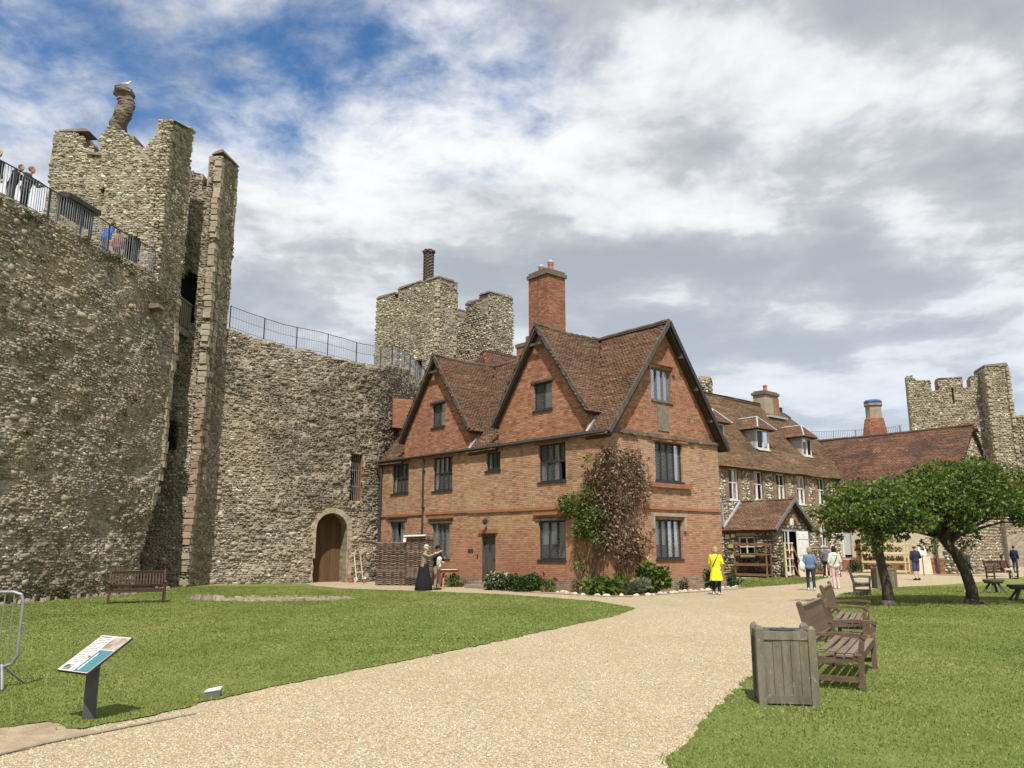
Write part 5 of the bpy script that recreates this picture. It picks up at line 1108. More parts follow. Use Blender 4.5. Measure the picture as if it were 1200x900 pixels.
def dome(cx, cy, zt, rx, ry, n, thick, seed, lean=0.):
    r_ = random.Random(seed); out = []
    for i in range(n):
        q = math.sqrt((i+.5)/n); a = i*2.39996+r_.uniform(-.25, .25); x = cx+rx*q*math.cos(a); y = cy+ry*q*math.sin(a)
        edge = q**2.2; z = zt-thick*edge*r_.uniform(.75, 1.1)-(.12 if i % 3 else .0); s = r_.uniform(.32, .60); z += r_.uniform(-.12, .12)
        out.append(((x, y, z), (s, s, s*.62)))
        if q > .5 and i % 2 == 0: out.append(((cx+rx*q*.93*math.cos(a), cy+ry*q*.93*math.sin(a), z-.5-r_.uniform(0, .25)), (s*.75, s*.75, s*.6)))
        if q < .75 and i % 2: out.append(((x, y, z-.55), (s, s, s*.5)))
    return out
tree('mulberry tree nearer the gravel, its pale trunk beside the old oak bin', (10.94, 24.33, 0), [(0, 0, 0), (-.02, 0, .5), (-.07, .05, 1.05), (-.17, 0, 1.55), (-.25, .1, 1.95)],
     dome(-.05, .25, 3.42, 1.65, 1.7, 34, 1.05, 4), 1000, .102, 'mulberry trees on the right lawn')
tree('wide mulberry tree with dark leaning trunk and spreading crown', (13.77, 25.05, 0), [(0, 0, 0), (.0, 0, .45), (-.12, 0, .95), (-.36, 0, 1.5), (-.78, .05, 2.05)],
     dome(.25, .35, 4.12, 2.9, 2.3, 66, 1.45, 9), 1000, .102, 'mulberry trees on the right lawn')

def shrub(name, label, cat, c, r, n, size, m, hollow=.35, droop=.3, aspect=.6, flowers=None, group=None, stems=6, clumps=8, jitter=.9):
    root = thing(name, label, cat, (c[0], c[1], 0), 0, group); P = []; D = []
    for k in range(clumps):
        a = random.uniform(0, 6.28); q = random.uniform(.15, .8); cc = (r[0]*q*math.cos(a), r[1]*q*math.sin(a), r[2]*random.uniform(.35, 1.25)*(1-.35*q)); s = random.uniform(.42, .62)
        p, d = shell(cc, (r[0]*s, r[1]*s, r[2]*s*.9), n//clumps, hollow); P.append(p); D.append(d)
    P = np.concatenate(P); D = np.concatenate(D); P[:, 2] = np.abs(P[:, 2])+.02
    leaves('foliage', P, D, size, m, root, droop=droop, aspect=aspect, jitter=jitter, kind='stuff')
    mb = MB()
    for k in range(stems):
        a = random.uniform(0, 6.28); mb.tube([(0.1*math.cos(a), .1*math.sin(a), -.02), (.5*r[0]*math.cos(a), .5*r[1]*math.sin(a), r[2]*1.0)], [.018, .006], 5)
    mb.build('stems', m_stem, root)
    if flowers:
        fm, fn, fs = flowers; p, d = shell((0, 0, r[2]), (r[0]*.9, r[1]*.9, r[2]), fn, .95); p = p[p[:, 2] > r[2]*.8]
        q = np.repeat(p, 9, 0)+(rng.random((len(p)*9, 3))-.5)*fs*.6; leaves('flowers', q, np.tile((0, 0, 1.), (len(q), 1)), fs, fm, root, droop=-.2, aspect=1., kind='stuff')
    return root
shrub('green_plant', 'small fresh green plant left of the green house door', 'plant', hx(-.55, 8.5, 0)[:2], (.42, .35, .36), 520, .10, m_bleaf)
shrub('variegated_shrub', 'variegated pale leaved shrub beside the house doorstep', 'shrub', hx(-.75, 5.25, 0)[:2], (.72, .60, .60), 1500, .14, m_vleaf)
shrub('dark_shrub', 'dark green shrub between the variegated shrub and the rose', 'shrub', hx(-.62, 3.75, 0)[:2], (.85, .70, .46), 1700, .11, m_dleaf)
shrub('rose_bush', 'small rose bush with pink bloom below the ground floor window', 'plant', hx(-.6, 2.55, 0)[:2], (.34, .30, .40), 420, .085, m_bleaf, flowers=(m_pink, 6, .13))
shrub('broad_leaved_shrub', 'broad leaved dark green shrub at the corner of the brick house', 'shrub', (3.35, 29.75), (.85, .55, .44), 800, .22, m_leaf, aspect=.7)
shrub('lavender_bush', 'rounded grey green lavender bush at the house corner', 'shrub', (4.32, 29.75), (.52, .45, .36), 2600, .13, m_grey, droop=-.55, aspect=.16, jitter=.5, flowers=None)
shrub('tree_peony', 'tall leafy tree peony under the end gable window', 'shrub', (5.25, 31.0), (.72, .55, .72), 1150, .20, m_leaf, aspect=.7, flowers=(m_yel, 5, .12))
shrub('flowering_shrub', 'tall narrow shrub at the right end of the brick house', 'shrub', (8.0, 33.9), (.45, .42, .78), 950, .11, m_dleaf, flowers=(m_yel, 9, .08))
shrub('low_dark_shrub', 'low dark shrub just right of the woman in yellow', 'shrub', (9.2, 35.9), (.62, .5, .42), 1100, .09, m_dleaf)
shrub('dry_plant', 'dry straggly plant in the bed below the brick wall', 'plant', hx(-.5, 1.1, 0)[:2], (.25, .25, .42), 240, .12, m_dead, aspect=.22, droop=-.4)
shrub('small_weed_plant', 'small green plant on the brick plinth right of the tree peony', 'plant', (6.6, 32.25), (.22, .2, .32), 220, .08, m_dleaf)

# creeper on the corner of the house: dead growth and a live green bush of it
ca_, sa_ = math.cos(ANG), math.sin(ANG)
def hw(p): return np.stack([3.5+ca_*p[:, 0]-sa_*p[:, 1], 30+sa_*p[:, 0]+ca_*p[:, 1], p[:, 2]], 1)
def creeper():
    root = thing('dead_creeper', 'mass of brown dead creeper climbing the corner of the brick house', 'creeper', (3.5, 30, 0), ANG)
    n = 7600; s = rng.uniform(-1.75, 2.3, n); z = rng.uniform(1.0, 5.75, n)
    lo = np.where(s > 0, 1.6+.0*s, 2.6+.3*np.abs(s)); hi = 5.6-.30*np.abs(s-.5)-.35*(s < -.3)
    ok = (z > lo-1.4*vn(s*3, s*0, 2)) & (z < hi+.7*(vn(s*4, s*0, 6)-.6)) & (s < 1.75+1.0*vn(z*1.5, z*0, 4)) & (s > -.85-1.1*vn(z*1.1, z*0, 9)) & (fbm(s*1.6, z*1.6, 91) > np.where(np.abs(s) < .35, .12, .28)+.05*(s < -.1)+.10*rng.random(n)); s, z = s[ok], z[ok]
    bul = .05+.40*fbm(s*1.3, z*1.1, 77)*rng.random(len(s)); nr = s > 0
    p = np.where(nr[:, None], np.stack([s, -bul, z], 1), np.stack([-bul, -s, z], 1)); p[:, :2] -= np.where(np.abs(s)[:, None] < .22, .10*rng.random((len(s), 1)), 0)
    d = np.where(nr[:, None], np.array([(0, -1., 0)]), np.array([(-1., 0, 0)]))
    nc = 1500; ac = rng.random(nc)*1.571; bc = .06+.24*rng.random(nc); zc = rng.uniform(1.5, 5.35, nc); p = np.concatenate([p, np.stack([-bc*np.cos(ac)+.05, -bc*np.sin(ac)+.05, zc], 1)]); d = np.concatenate([d, np.stack([-np.cos(ac), -np.sin(ac), zc*0], 1)])
    leaves('dead_leaves', p, d, .115, m_dead, root, droop=.5, aspect=.5, jitter=1., kind='stuff')
    tw = MB()
    for k in range(70):
        s0 = random.uniform(-.6, 1.6); pt = []; s = s0; z = random.uniform(.1, 3.)
        for q in range(6):
            b = random.uniform(.05, .22); pt.append((s, -b, z) if s > 0 else (-b, -s, z)); s += random.uniform(-.25, .25); z += random.uniform(.2, .6)
        pt = [p for p in pt if p[2] < 5.6]
        if len(pt) > 1: tw.tube(pt, random.choice([.010, .014, .022]), 5)
    tw.build('twigs', m_stem, root)
    root = thing('green_creeper', 'green leafy climber on the brick wall left of the dead creeper', 'creeper', (3.5, 30, 0), ANG)
    P = []; D = []
    for (h, z, r, n) in ((1.55, 3.25, .62, 420), (.95, 3.0, .55, 380), (1.95, 3.3, .42, 240), (.55, 2.45, .5, 320), (1.15, 2.3, .42, 240), (.2, 2.9, .42, 240), (.75, 3.55, .4, 200), (.25, 1.95, .35, 140), (1.2, 1.1, .3, 90), (.5, 4.9, .28, 60)):
        p, d = shell((-.22, h, z), (.30, r, r*.8), n, .4); P.append(p); D.append(d)
    P = np.concatenate(P); P[:, 0] = -np.abs(P[:, 0]+.04)-.03
    leaves('green_leaves', P, np.concatenate(D)*.6+np.array((-.5, 0, 0)), .12, m_leaf, root, droop=.4, aspect=.5, kind='stuff')
    tw = MB()
    for k in range(14):
        y = random.uniform(.1, 1.6); tw.tube([(-.12, .9+random.uniform(-.3, .3), 0), (-.15, y, 1.2), (-.14, y+random.uniform(-.3, .3), 2.6)], [.02, .014, .006], 5)
    tw.build('stems', m_stem, root)
creeper()

# ------------------------------------------------------------------ stones edging the bed, ring of old footing on the lawn
def rock(r, seed):
    rd = random.Random(seed); mb = MB(); mb.ell((0, 0, r[2]*.55), r, 9, 6); mb.v = [(x*(1+rd.uniform(-.16, .16)), y*(1+rd.uniform(-.16, .16)), z*(1+rd.uniform(-.12, .12))) for x, y, z in mb.v]
    me = mb.mesh('edging_stone'); me.materials.append(m_palestone); return me
RK = [rock(r, i) for i, r in enumerate([(.12, .09, .075), (.085, .07, .06), (.16, .10, .07), (.10, .08, .08), (.07, .06, .05)])]
epath = [(1.2, 32.95), (2.6, 29.2), (4.15, 28.85), (5.6, 30.5), (6.6, 31.75), (8.6, 34.15), (9.9, 36.2)]
pt = []
for a, b in zip(epath[:-1], epath[1:]):
    L = math.dist(a, b); k = int(L/.30); pt += [(a[0]+(b[0]-a[0])*j/k, a[1]+(b[1]-a[1])*j/k) for j in range(k)]
for i, (x, y) in enumerate(pt):
    if random.random() < .2: continue
    link('edging_stone', random.choice(RK), None, (x+random.uniform(-.07, .07), y+random.uniform(-.07, .07), -.02), random.uniform(0, 3), 'pale rough stone in the row edging the flower bed', 'stone', 'pale stones edging the flower bed')
def ring():
    root = thing('stone_footing', 'low ring of old rubble footing set in the left lawn', 'ruin', (-7.7, 27.3, 0))
    sheet('soil', [(2.15*math.cos(a), 1.15*math.sin(a)) for a in np.linspace(0, 6.283, 40)[:-1]], .02, m_soil, kind=None, parent=root)
    N = 170; a = rng.random(N)*6.283; q = 1+.10*rng.normal(size=N); V = []
    base = np.array([(math.cos(t), math.sin(t)) for t in np.linspace(0, 6.283, 7)[:-1]])
    for i in range(N):
        front = .13 if math.sin(a[i]) < .1 else .07; big = 1.5 if math.cos(a[i]) < -.6 else 1.
        cx, cy = 2.25*q[i]*math.cos(a[i]), 1.2*q[i]*math.sin(a[i]); s = random.uniform(.04, .11)*big; z = random.uniform(.2, 1.)*front*big*.9
        V.append([(cx+s*bx*random.uniform(.8, 1.2), cy+s*by*random.uniform(.8, 1.2), 0.) for bx, by in base]+[(cx+s*.6*bx, cy+s*.6*by, z+random.uniform(0, .02)) for bx, by in base])
    npmesh('rubble', np.array(V), [(i, (i+1) % 6, 6+(i+1) % 6, 6+i) for i in range(6)]+[(6, 7, 8, 9), (6, 9, 10, 11)], m_rubble, root, rng.random(N)*.62, kind='stuff')
ring()
# low broken masonry along the foot of the curtain wall
def foot():
    N = 260; s = rng.uniform(9, S339-.2, N); P0 = SA(s, np.zeros(N)+.05, -rng.random(N)*.55); V = []
    for x, y, _ in P0:
        r = random.uniform(.04, .14)*random.random()**.3; z = random.uniform(.03, .16); o = random.uniform(0, 3)
        V.append([(x+r*math.cos(o+t)*random.uniform(.8, 1.2), y+r*math.sin(o+t), -.01) for t in (0, 1.5, 3, 4.6)]+[(x+.6*r*math.cos(o+t), y+.6*r*math.sin(o+t), z) for t in (0, 1.5, 3, 4.6)])
    npmesh('fallen_stones', np.array(V), QF, m_rubble, castle, rng.random(N)*.6, kind='stuff')
foot()
mb = MB(); mb.tube([(-4.75, 6.15, .012), (-4.14, 7.02, .014), (-4.0, 7.4, .014), (-3.87, 7.62, .013), (-3.6, 8.05, .012), (-3.2, 8.7, .008)], .012, 6)
mb.build('path_edging', mat('edging_strip', (.28, .25, .18), (.18, .16, .11)), None, label='thin pale edging strip along the path by the information panel', cat='edging')

# ------------------------------------------------------------------ benches
def bench(name, label, loc, rz, w, m, group, flat_back=False):
    """local: sitter looks to -Y, width along X"""
    r = thing(name, label, 'bench', loc, rz, group)
    for sx in (-1, 1):
        x = sx*(w/2-.04)
        mb = MB(); mb.beam((x, -.28, 0), (x, -.28, .40), .065, .065, (0, 1, 0)); mb.beam((x, -.28, .40), (x, -.315, .62), .06, .06, (0, 1, 0)); mb.build('leg', m, r)
        mb = MB(); mb.beam((x, .24, 0), (x, .24, .42), .065, .07, (0, 1, 0)); mb.beam((x, .24, .42), (x, .37, .96), .06, .065, (0, 1, 0)); mb.ell((x, .375, .965), (.032, .036, .045), 8, 5); mb.build('leg', m, r)
        mb = MB(); mb.beam((x, .31, .62), (x, -.05, .645), .075, .035); mb.beam((x, -.05, .645), (x, -.30, .635), .08, .038); mb.tube([(x-.04, -.33, .622), (x+.04, -.33, .622)], .030, 8); mb.build('armrest', m, r)
        mb = MB(); mb.beam((x, -.26, .13), (x, .22, .13), .04, .06); mb.build('stretcher', m, r)
        mb = MB(); mb.beam((x, -.26, .37), (x, .22, .33), .045, .08); mb.build('seat_rail', m, r)
    mb = MB(); mb.box((-w/2+.07, -.30, .335), (w/2-.07, -.265, .41)); mb.build('front_rail', m, r)
    for k in range(5):
        y = -.26+k*.105; z = .415-.035*math.sin(math.pi*min(1, (k+.6)/4.6)); mb = MB(); mb.box((-w/2+.005, y-.04, z), (w/2-.005, y+.04, z+.022)); mb.build('seat_slat', m_bench_top if m is m_bench else m, r)
    mb = MB(); mb.beam((-w/2+.06, .36, .905), (w/2-.06, .36, .905), .035, .10, (0, -.24, 1)); mb.build('top_rail', m_bench_top if m is m_bench else m, r)
    mb = MB(); mb.beam((-w/2+.06, .265, .52), (w/2-.06, .265, .52), .035, .06, (0, -.24, 1)); mb.build('back_rail', m, r)
    n = int(w/.095); sl = MB(); sl.beam((0, .272, .54), (0, .352, .87), .04, .016, (1, 0, 0)); sm = MB(); sm.beam((0, .272, .54), (0, .352, .87), .045, .014, (0, 1, 0)); me = sm.mesh('back_slat'); me.materials.append(m)
    for k in range(n): link('back_slat', me, r, ((k+.5)/n*(w-.14)-w/2+.07, 0, 0))
    return r
GB = 'wooden garden benches'
rb = lambda dx, dy: math.atan2(dy, dx)
b1 = bench('garden_bench', 'weathered slatted bench next to the near oak litter bin', (4.40, 11.0, 0), rb(-.97, -1.9)+math.pi+math.pi, 2.05, m_bench, GB)
b1.rotation_euler.z = math.atan2(.91, .47); b1.location = (4.31, 11.0, 0)
b2 = copy_tree(b1, None, (6.22, 15.5, 0), math.atan2(.91, .42), 'brown bench behind the weathered one, with curved arm ends')
b3 = bench('garden_bench', 'dark bench under the left mulberry tree, facing right', (12.55, 30.0, 0), math.atan2(.92, .39), 1.5, m_bench_dark, GB)
b4 = bench('garden_bench', 'dark red bench standing alone against the curtain wall', (-11.42, 25.45, 0), 0, 1.62, m_bench_red, GB)
b4.rotation_euler.z = math.atan2(1.15, 1.07)*.55
for b in (b1, b2, b3): pass
b5 = copy_tree(b4, None, (26.6, 45.2, 0), 0.25, 'brown bench with a seated visitor by the flint wall')

# ------------------------------------------------------------------ oak bins
def bin_(label, loc, rz, w, d, h, posts=True):
    r = thing('litter_bin', label, 'litter bin', loc, rz, 'square oak litter bins')
    for sx in (-1, 1):
        for sy in (-1, 1):
            x, y = sx*(w/2-.03), sy*(d/2-.03); mb = MB(); mb.box((x-.04, y-.04, 0), (x+.04, y+.04, h)); mb.hexa([(x-.04, y-.04, h), (x+.04, y-.04, h), (x+.04, y+.04, h), (x-.04, y+.04, h), (x-.015, y-.015, h+.035), (x+.015, y-.015, h+.035), (x+.015, y+.015, h+.035), (x-.015, y+.015, h+.035)]); mb.build('post', m_binwood, r)
    nb = 5; bw = (w-.14)/nb
    for k in range(nb):
        x = -w/2+.07+k*bw
        for y in (-d/2+.015, d/2-.03):
            mb = MB(); j = random.uniform(-.004, .004); mb.box((x+.002, y+j, .05), (x+bw-.002, y+.018+j, h-.10)); mb.build('board', m_binwood, r)
    nb = 4; bw = (d-.14)/nb
    for k in range(nb):
        y = -d/2+.07+k*bw
        for x in (-w/2+.015, w/2-.03):
            mb = MB(); j = random.uniform(-.004, .004); mb.box((x+j, y+.002, .05), (x+.018+j, y+bw-.002, h-.10)); mb.build('board', m_binwood, r)
    for y in (-d/2+.0, d/2-.04):
        for z in (.03, h-.11):
            mb = MB(); mb.box((-w/2+.07, y+.004, z), (w/2-.07, y+.036, z+.085)); mb.build('rail', m_binwood, r)
    for x in (-w/2+.004, w/2-.04):
        for z in (.03, h-.11):
            mb = MB(); mb.box((x, -d/2+.07, z), (x+.034, d/2-.07, z+.085)); mb.build('rail', m_binwood, r)
    mb = MB(); mb.box((-w/2+.05, -d/2+.05, h-.06), (w/2-.05, d/2-.05, h-.03)); mb.build('inner_lid', m_timber, r)
    mb = MB(); mb.lathe([(.13, h-.03), (.14, h-.022), (.12, h-.014)], 14, (0.0, 0)); mb.build('bin_opening', m_iron, r)
    mb = MB(); mb.ell((.02, .05, h-.0), (.018, .018, .010), 8, 5); mb.build('metal_catch', m_leadsheet, r)
    return r
bin_('weathered square oak litter bin with corner posts, nearest the camera', (2.98, 9.32, 0), -.17, .60, .50, .79)
bin_('old oak litter bin behind the left mulberry trunk', (15.45, 34.6, 0), -.1, .78, .7, .86)

# ------------------------------------------------------------------ information panel, uplight, crowd barrier
def panel():
    r = thing('information_panel', 'tilted information panel on a grey post at the lawn edge', 'sign', (-4.14, 8.42, 0))
    mb = MB(); mb.box((-.055, -.035, -.02), (.055, .035, .60), .3); mb.build('post', mat('grey_metal_paint', (.075, .08, .085), (.055, .058, .06), rough=.5), r)
    A = Vector((.42, -.25, 0)); B = Vector((.23, .385, .287)); O = Vector((0, 0, .62))-A*.5-B*.5; nn = A.cross(B).normalized()
    def pl(a, b, h=0.): return O+A*a+B*b+nn*h
    def plate(nm, m, a0, a1, b0, b1, h0, h1):
        mb = MB(); mb.hexa([pl(a0, b0, h0), pl(a1, b0, h0), pl(a1, b1, h0), pl(a0, b1, h0), pl(a0, b0, h1), pl(a1, b0, h1), pl(a1, b1, h1), pl(a0, b1, h1)]); return mb.build(nm, m, r)
    plate('back_plate', m_iron, 0, 1, 0, 1, -.022, -.0)
    face = bpy.data.materials.new('panel_print'); face.use_nodes = True; t = NT(face.node_tree); b = t.N['Principled BSDF']
    b.inputs['Base Color'].default_value = (.62, .60, .57, 1); b.inputs['Roughness'].default_value = .18
    pf = plate('printed_face', face, .008, .992, .008, .992, 0, .004)
    teal = mat('teal_print', (.07, .20, .23), (.06, .17, .21), rough=.2, spec=.5)
    plate('teal_field', teal, .52, .985, .02, .60, .004, .0055)
    plate('picture_print', mat('picture_print', (.20, .13, .10), (.45, .40, .36), rough=.2, scale=9), .50, .985, .62, .97, .004, .0055)
    plate('picture_print', mat('small_picture_print', (.04, .045, .04), (.35, .34, .30), rough=.2, scale=22), .10, .34, .03, .17, .004, .0055)
    ink = mat('print_ink', (.17, .17, .17), (.14, .14, .14), rough=.3)
    tx = MB()
    for row in range(15):                       # lines of small print, too small to read in the photograph
        b0 = .24+row*.046; x = .06
        while x < .44:
            wd = random.uniform(.02, .06)
            if row in (5, 10) : break
            tx.add([pl(x, b0, .0052), pl(min(x+wd, .46), b0, .0052), pl(min(x+wd, .46), b0+.018, .0052), pl(x, b0+.018, .0052)], [(0, 1, 2, 3)]); x += wd+.012
    tx.build('text_lines', ink, r, kind='stuff')
    tx = MB(); tx.add([pl(.06, .93, .0052), pl(.40, .93, .0052), pl(.40, .965, .0052), pl(.06, .965, .0052)], [(0, 1, 2, 3)]); tx.build('heading', ink, r)
    plate('white_lines', m_white, .60, .64, .06, .50, .0055, .0062)
panel()
def uplight():
    r = thing('ground_light', 'small silver floodlight box sitting on the lawn edge', 'light', (-3.36, 9.62, 0), .15); r.scale = (.66, .66, .72)
    mb = MB(); mb.hexa([(-.13, -.08, 0), (.12, -.08, 0), (.12, .10, 0), (-.13, .10, 0), (-.13, -.08, .085), (.13, -.08, .12), (.13, .10, .15), (-.13, .10, .10)]); mb.build('housing', mat('grey_cast_metal', (.19, .19, .175), (.13, .13, .12), rough=.5, metallic=.3), r)
    mb = MB(); mb.hexa([(-.14, -.09, .087), (.14, -.09, .122), (.14, .11, .152), (-.14, .11, .102), (-.14, -.09, .098), (.14, -.09, .133), (.14, .11, .163), (-.14, .11, .113)]); mb.build('rim', m_leadsheet, r)
    mb = MB(); mb.hexa([(-.10, -.06, .105), (.10, -.06, .13), (.10, .08, .154), (-.10, .08, .118), (-.10, -.06, .110), (.10, -.06, .135), (.10, .08, .159), (-.10, .08, .123)]); mb.build('lens', m_white, r)
uplight()
def barrier():
    r = thing('crowd_barrier', 'galvanised steel crowd barrier entering from the left edge', 'barrier', (-5.98, 10.25, 0), .12); m = mat('zinc_tube', (.40, .41, .42), (.28, .29, .30), rough=.4, metallic=.7, scale=12)
    def rr(z): return [(-2.3, 0, .25), (-.14, 0, .25), (-.05, 0, .28), (0, 0, .37), (0, 0, 1.0), (-.03, 0, 1.09), (-.12, 0, 1.12), (-2.3, 0, 1.12)]
    mb = MB(); mb.tube(rr(0), .021, 10); mb.build('frame', m, r)
    mb = MB(); mb.tube([(-.012, 0, .25), (-.012, 0, 1.1)], .007, 6)
    for k in range(20):
        mb2 = MB(); mb2.tube([(-.11-k*.105, 0, .25), (-.11-k*.105, 0, 1.12)], .008, 6); mb2.build('upright', m, r)
    for x in (-.16, -2.0):
        for s in (-1, 1):
            mb = MB(); mb.tube([(x, 0, .27), (x+.07, s*.12, .16), (x+.16, s*.28, .02)], .016, 8); mb.build('foot', m, r)
    mb = MB(); mb.tube([(0, 0, .75), (.05, 0, .75), (.05, 0, .62)], .009, 6); mb.build('hook', m, r)
barrier()

# ------------------------------------------------------------------ wattle hurdles, trestle table, pots, sack truck
def hurdle(label, a, b, h, cover=False):
    a = Vector((*a, 0)); b = Vector((*b, 0)); d = (b-a); L = d.length; r = thing('wattle_hurdle', label, 'fence', a, math.atan2(d.y, d.x), 'woven wattle hurdles')
    n = int(L/.19)+1; xs = [L*(k+.0)/(n-1) for k in range(n)]
    for x in xs:
        mb = MB(); mb.tube([(x, 0, -.05), (x, 0, h+random.uniform(.0, .08))], .015, 6); mb.build('stake', m_wattle, r)
    V = []; rows = int(h/.042); R_ = []
    for k in range(rows):
        z = .04+k*.042; ph = k % 2; sag = random.uniform(-.006, .006); c = random.random()
        for i in range(n-1):
            s0 = .042*(1 if (i+ph) % 2 else -1)
            for q0, q1 in ((0, .5), (.5, 1)):
                x0, x1 = xs[i]+(xs[i+1]-xs[i])*q0, xs[i]+(xs[i+1]-xs[i])*q1; y0, y1 = (s0, 0) if q0 == 0 else (0, -s0); t = .019; zz = z+sag
                y0 += -.0; V.append([(x0, y0-.012, zz-t), (x1, y1-.012, zz-t), (x1, y1+.012, zz-t), (x0, y0+.012, zz-t), (x0, y0-.012, zz+t), (x1, y1-.012, zz+t), (x1, y1+.012, zz+t), (x0, y0+.012, zz+t)]); R_.append(np.clip(c+random.uniform(-.1, .1), 0, 1))
    npmesh('woven_rods', np.array(V), [(0, 1, 5, 4), (2, 3, 7, 6), (4, 5, 6, 7), (0, 3, 2, 1)], m_wattle, r, np.array(R_), kind='stuff'); return r
hurdle('lower left hurdle of the woven wattle screen by the house corner', (-6.15, 37.6), (-4.78, 37.35), 1.92)
hurdle('taller right hurdle of the woven wattle screen behind the couple', (-4.74, 37.3), (-3.55, 37.05), 2.2)
mb = MB(); mb.hexa([(-4.9, 37.15, 2.14), (-3.9, 36.96, 2.17), (-3.85, 37.3, 2.2), (-4.85, 37.5, 2.18), (-4.9, 37.15, 2.19), (-3.9, 36.96, 2.21), (-3.85, 37.3, 2.24), (-4.85, 37.5, 2.22)]); mb.box((-4.9, 37.18, 1.9), (-4.78, 37.25, 2.2)); mb.build('white_sheet', m_white, None, label='white board lying along the top of the wattle screen', cat='board')
def trestle():
    r = thing('trestle_table', 'small orange wooden trestle table by the costumed pair', 'table', (-2.72, 35.9, 0), .3)
    mb = MB(); mb.box((-.42, -.25, .68), (.42, .25, .72)); mb.build('table_top', m_oak, r); m2 = mat('orange_wood', (.36, .14, .05), (.26, .10, .04), rough=.6)
    for s in (-1, 1):
        mb = MB(); mb.beam((s*.30, -.22, 0), (s*.22, .05, .68), .07, .05); mb.build('leg', m2, r); mb = MB(); mb.beam((s*.30, .22, 0), (s*.22, -.05, .68), .07, .05); mb.build('leg', m2, r)
    mb = MB(); mb.box((-.38, -.22, .60), (.38, .22, .68)); mb.build('apron', m2, r)
    mb = MB(); mb.box((-.44, -.27, .722), (.34, .27, .735)); mb.box((-.445, -.272, .55), (-.435, .27, .735)); mb.build('table_cloth', m_white, None, loc=(-2.72, 35.9, 0), rot=.3, label='white cloth lying on the small trestle table', cat='cloth')
trestle()
def truck():
    r = thing('sack_truck', 'old pale sack truck leaning on the wall beside the arched doorway', 'sack truck', (-7.35, 40.35, 0), .7); m = m_palestone
    for s in (-1, 1):
        mb = MB(); mb.tube([(s*.17, .05, .12), (s*.17, .35, 1.25), (s*.15, .30, 1.55)], .03, 6); mb.build('rail', m, r)
        mb = MB(); mb.tube([(s*.24-.03, .02, .14), (s*.24+.03, .02, .14)], .14, 14); mb.build('wheel', m_white, r)
    for z in (.5,):
        mb = MB(); y = .05+.3*(z-.12)/1.13; mb.box((-.17, y-.02, z-.03), (.17, y+.02, z+.03)); mb.build('rung', m, r)
    mb = MB(); mb.tube([(-.26, .02, .14), (.26, .02, .14)], .02, 6); mb.build('axle', m_iron, r)
truck()
for (x, y, h, lab) in ((-7.75, 40.1, .26, 'terracotta pot standing right of the arched doorway'), (-7.05, 39.8, .20, 'small terracotta pot at the foot of the sack truck')):
    r = thing('flower_pot', lab, 'pot', (x, y, 0)); mb = MB(); mb.lathe([(h*.34, 0), (h*.48, h*.85), (h*.56, h*.86), (h*.56, h), (h*.46, h), (h*.42, h*.7)], 14); mb.build('pot', m_terracotta, r); mb = MB(); mb.lathe([(h*.43, h*.7), (h*.4, h*.88)], 12); mb.build('soil', m_soil, r)

# ------------------------------------------------------------------ plant stall: racks, boards, A sign
LOC = lambda x, y: hx(x, y, 0)
def rack(label, loc, rz, w, d, h, n, m, back=True):
    r = thing('plant_rack', label, 'rack', loc, rz, 'plant sale racks')
    for sx in (-1, 1):
        for y in (0, d):
            mb = MB(); x = sx*(w/2-.03); mb.box((x-.035, y-.035, 0), (x+.035, y+.035, h if y else h*.98)); mb.build('post', m, r)
    tops = []
    for k in range(n):
        z = .12+k*(h-.2)/(n-1); mb = MB(); mb.box((-w/2, -.05, z), (w/2, d+.05, z+.04)); mb.build('shelf', m, r); tops.append(z+.04)
        mb = MB(); mb.box((-w/2, -.07, z-.04), (w/2, -.051, z+.10)); mb.build('shelf_edge', m, r)
    return r, tops
def mini_pot():
    r = thing('potted_plant', 'small potted plant set out on a sale rack', 'potted plant', (0, 0, -30), 0, 'potted plants on the sale racks')
    mb = MB(); mb.lathe([(.055, 0), (.075, .12), (.08, .13), (.07, .13)], 8); mb.build('pot', mat('black_pot', (.10, .05, .035), (.05, .03, .025)), r)
    return r
def mini_leaf(r, m, n=60, hh=.18, seed=0):
    p, d = shell((0, 0, .13+hh*.5), (.10, .10, hh*.6), n, .3); leaves('foliage', p, d, .09, m, r, droop=-.1, kind='stuff')
protos = []
for m in (m_bleaf, m_leaf, m_vleaf, m_dead):
    r = mini_pot(); mini_leaf(r, m); protos.append(r)
used = set()
def put_plant(k, loc, where, sc=1.):
    if k not in used: used.add(k); o = protos[k]
    else: o = copy_tree(protos[k])
    o.location = loc; o.rotation_euler.z = random.uniform(0, 6); o['label'] = ('bright green', 'dark green', 'variegated', 'brown leaved')[k]+' small potted plant '+where; o['group'] = 'potted plants on the sale racks'
def fill(r, tops, w, d, loc, rz, dens=.26, rack_='rack'):
    c, s = math.cos(rz), math.sin(rz)
    for i, z in enumerate(tops):
        for k in range(int(w/dens)):
            if random.random() < .15: continue
            x = -w/2+.14+k*dens+random.uniform(-.03, .03); y = random.uniform(.05, d*.7); put_plant(random.choice((0, 0, 1, 2, 3) if i < len(tops)-1 else (3, 3, 1)), (loc[0]+c*x-s*y, loc[1]+s*x+c*y, z), 'on the '+('bottom', 'second', 'third', 'top')[i if len(tops) > 2 else (0, 3)[i]]+' shelf of the '+rack_)
ZR = math.atan2(-.7512, .6601)     # facing like the range wall
c = LOC(32.5, 4.9); p = tuple(c); r, t = rack('long pale softwood rack of potted plants before the cream wall', p, ZR+.0, 2.9, .55, 1.95, 4, m_paleboard); fill(r, t, 2.8, .5, p, ZR, rack_='long pale rack')
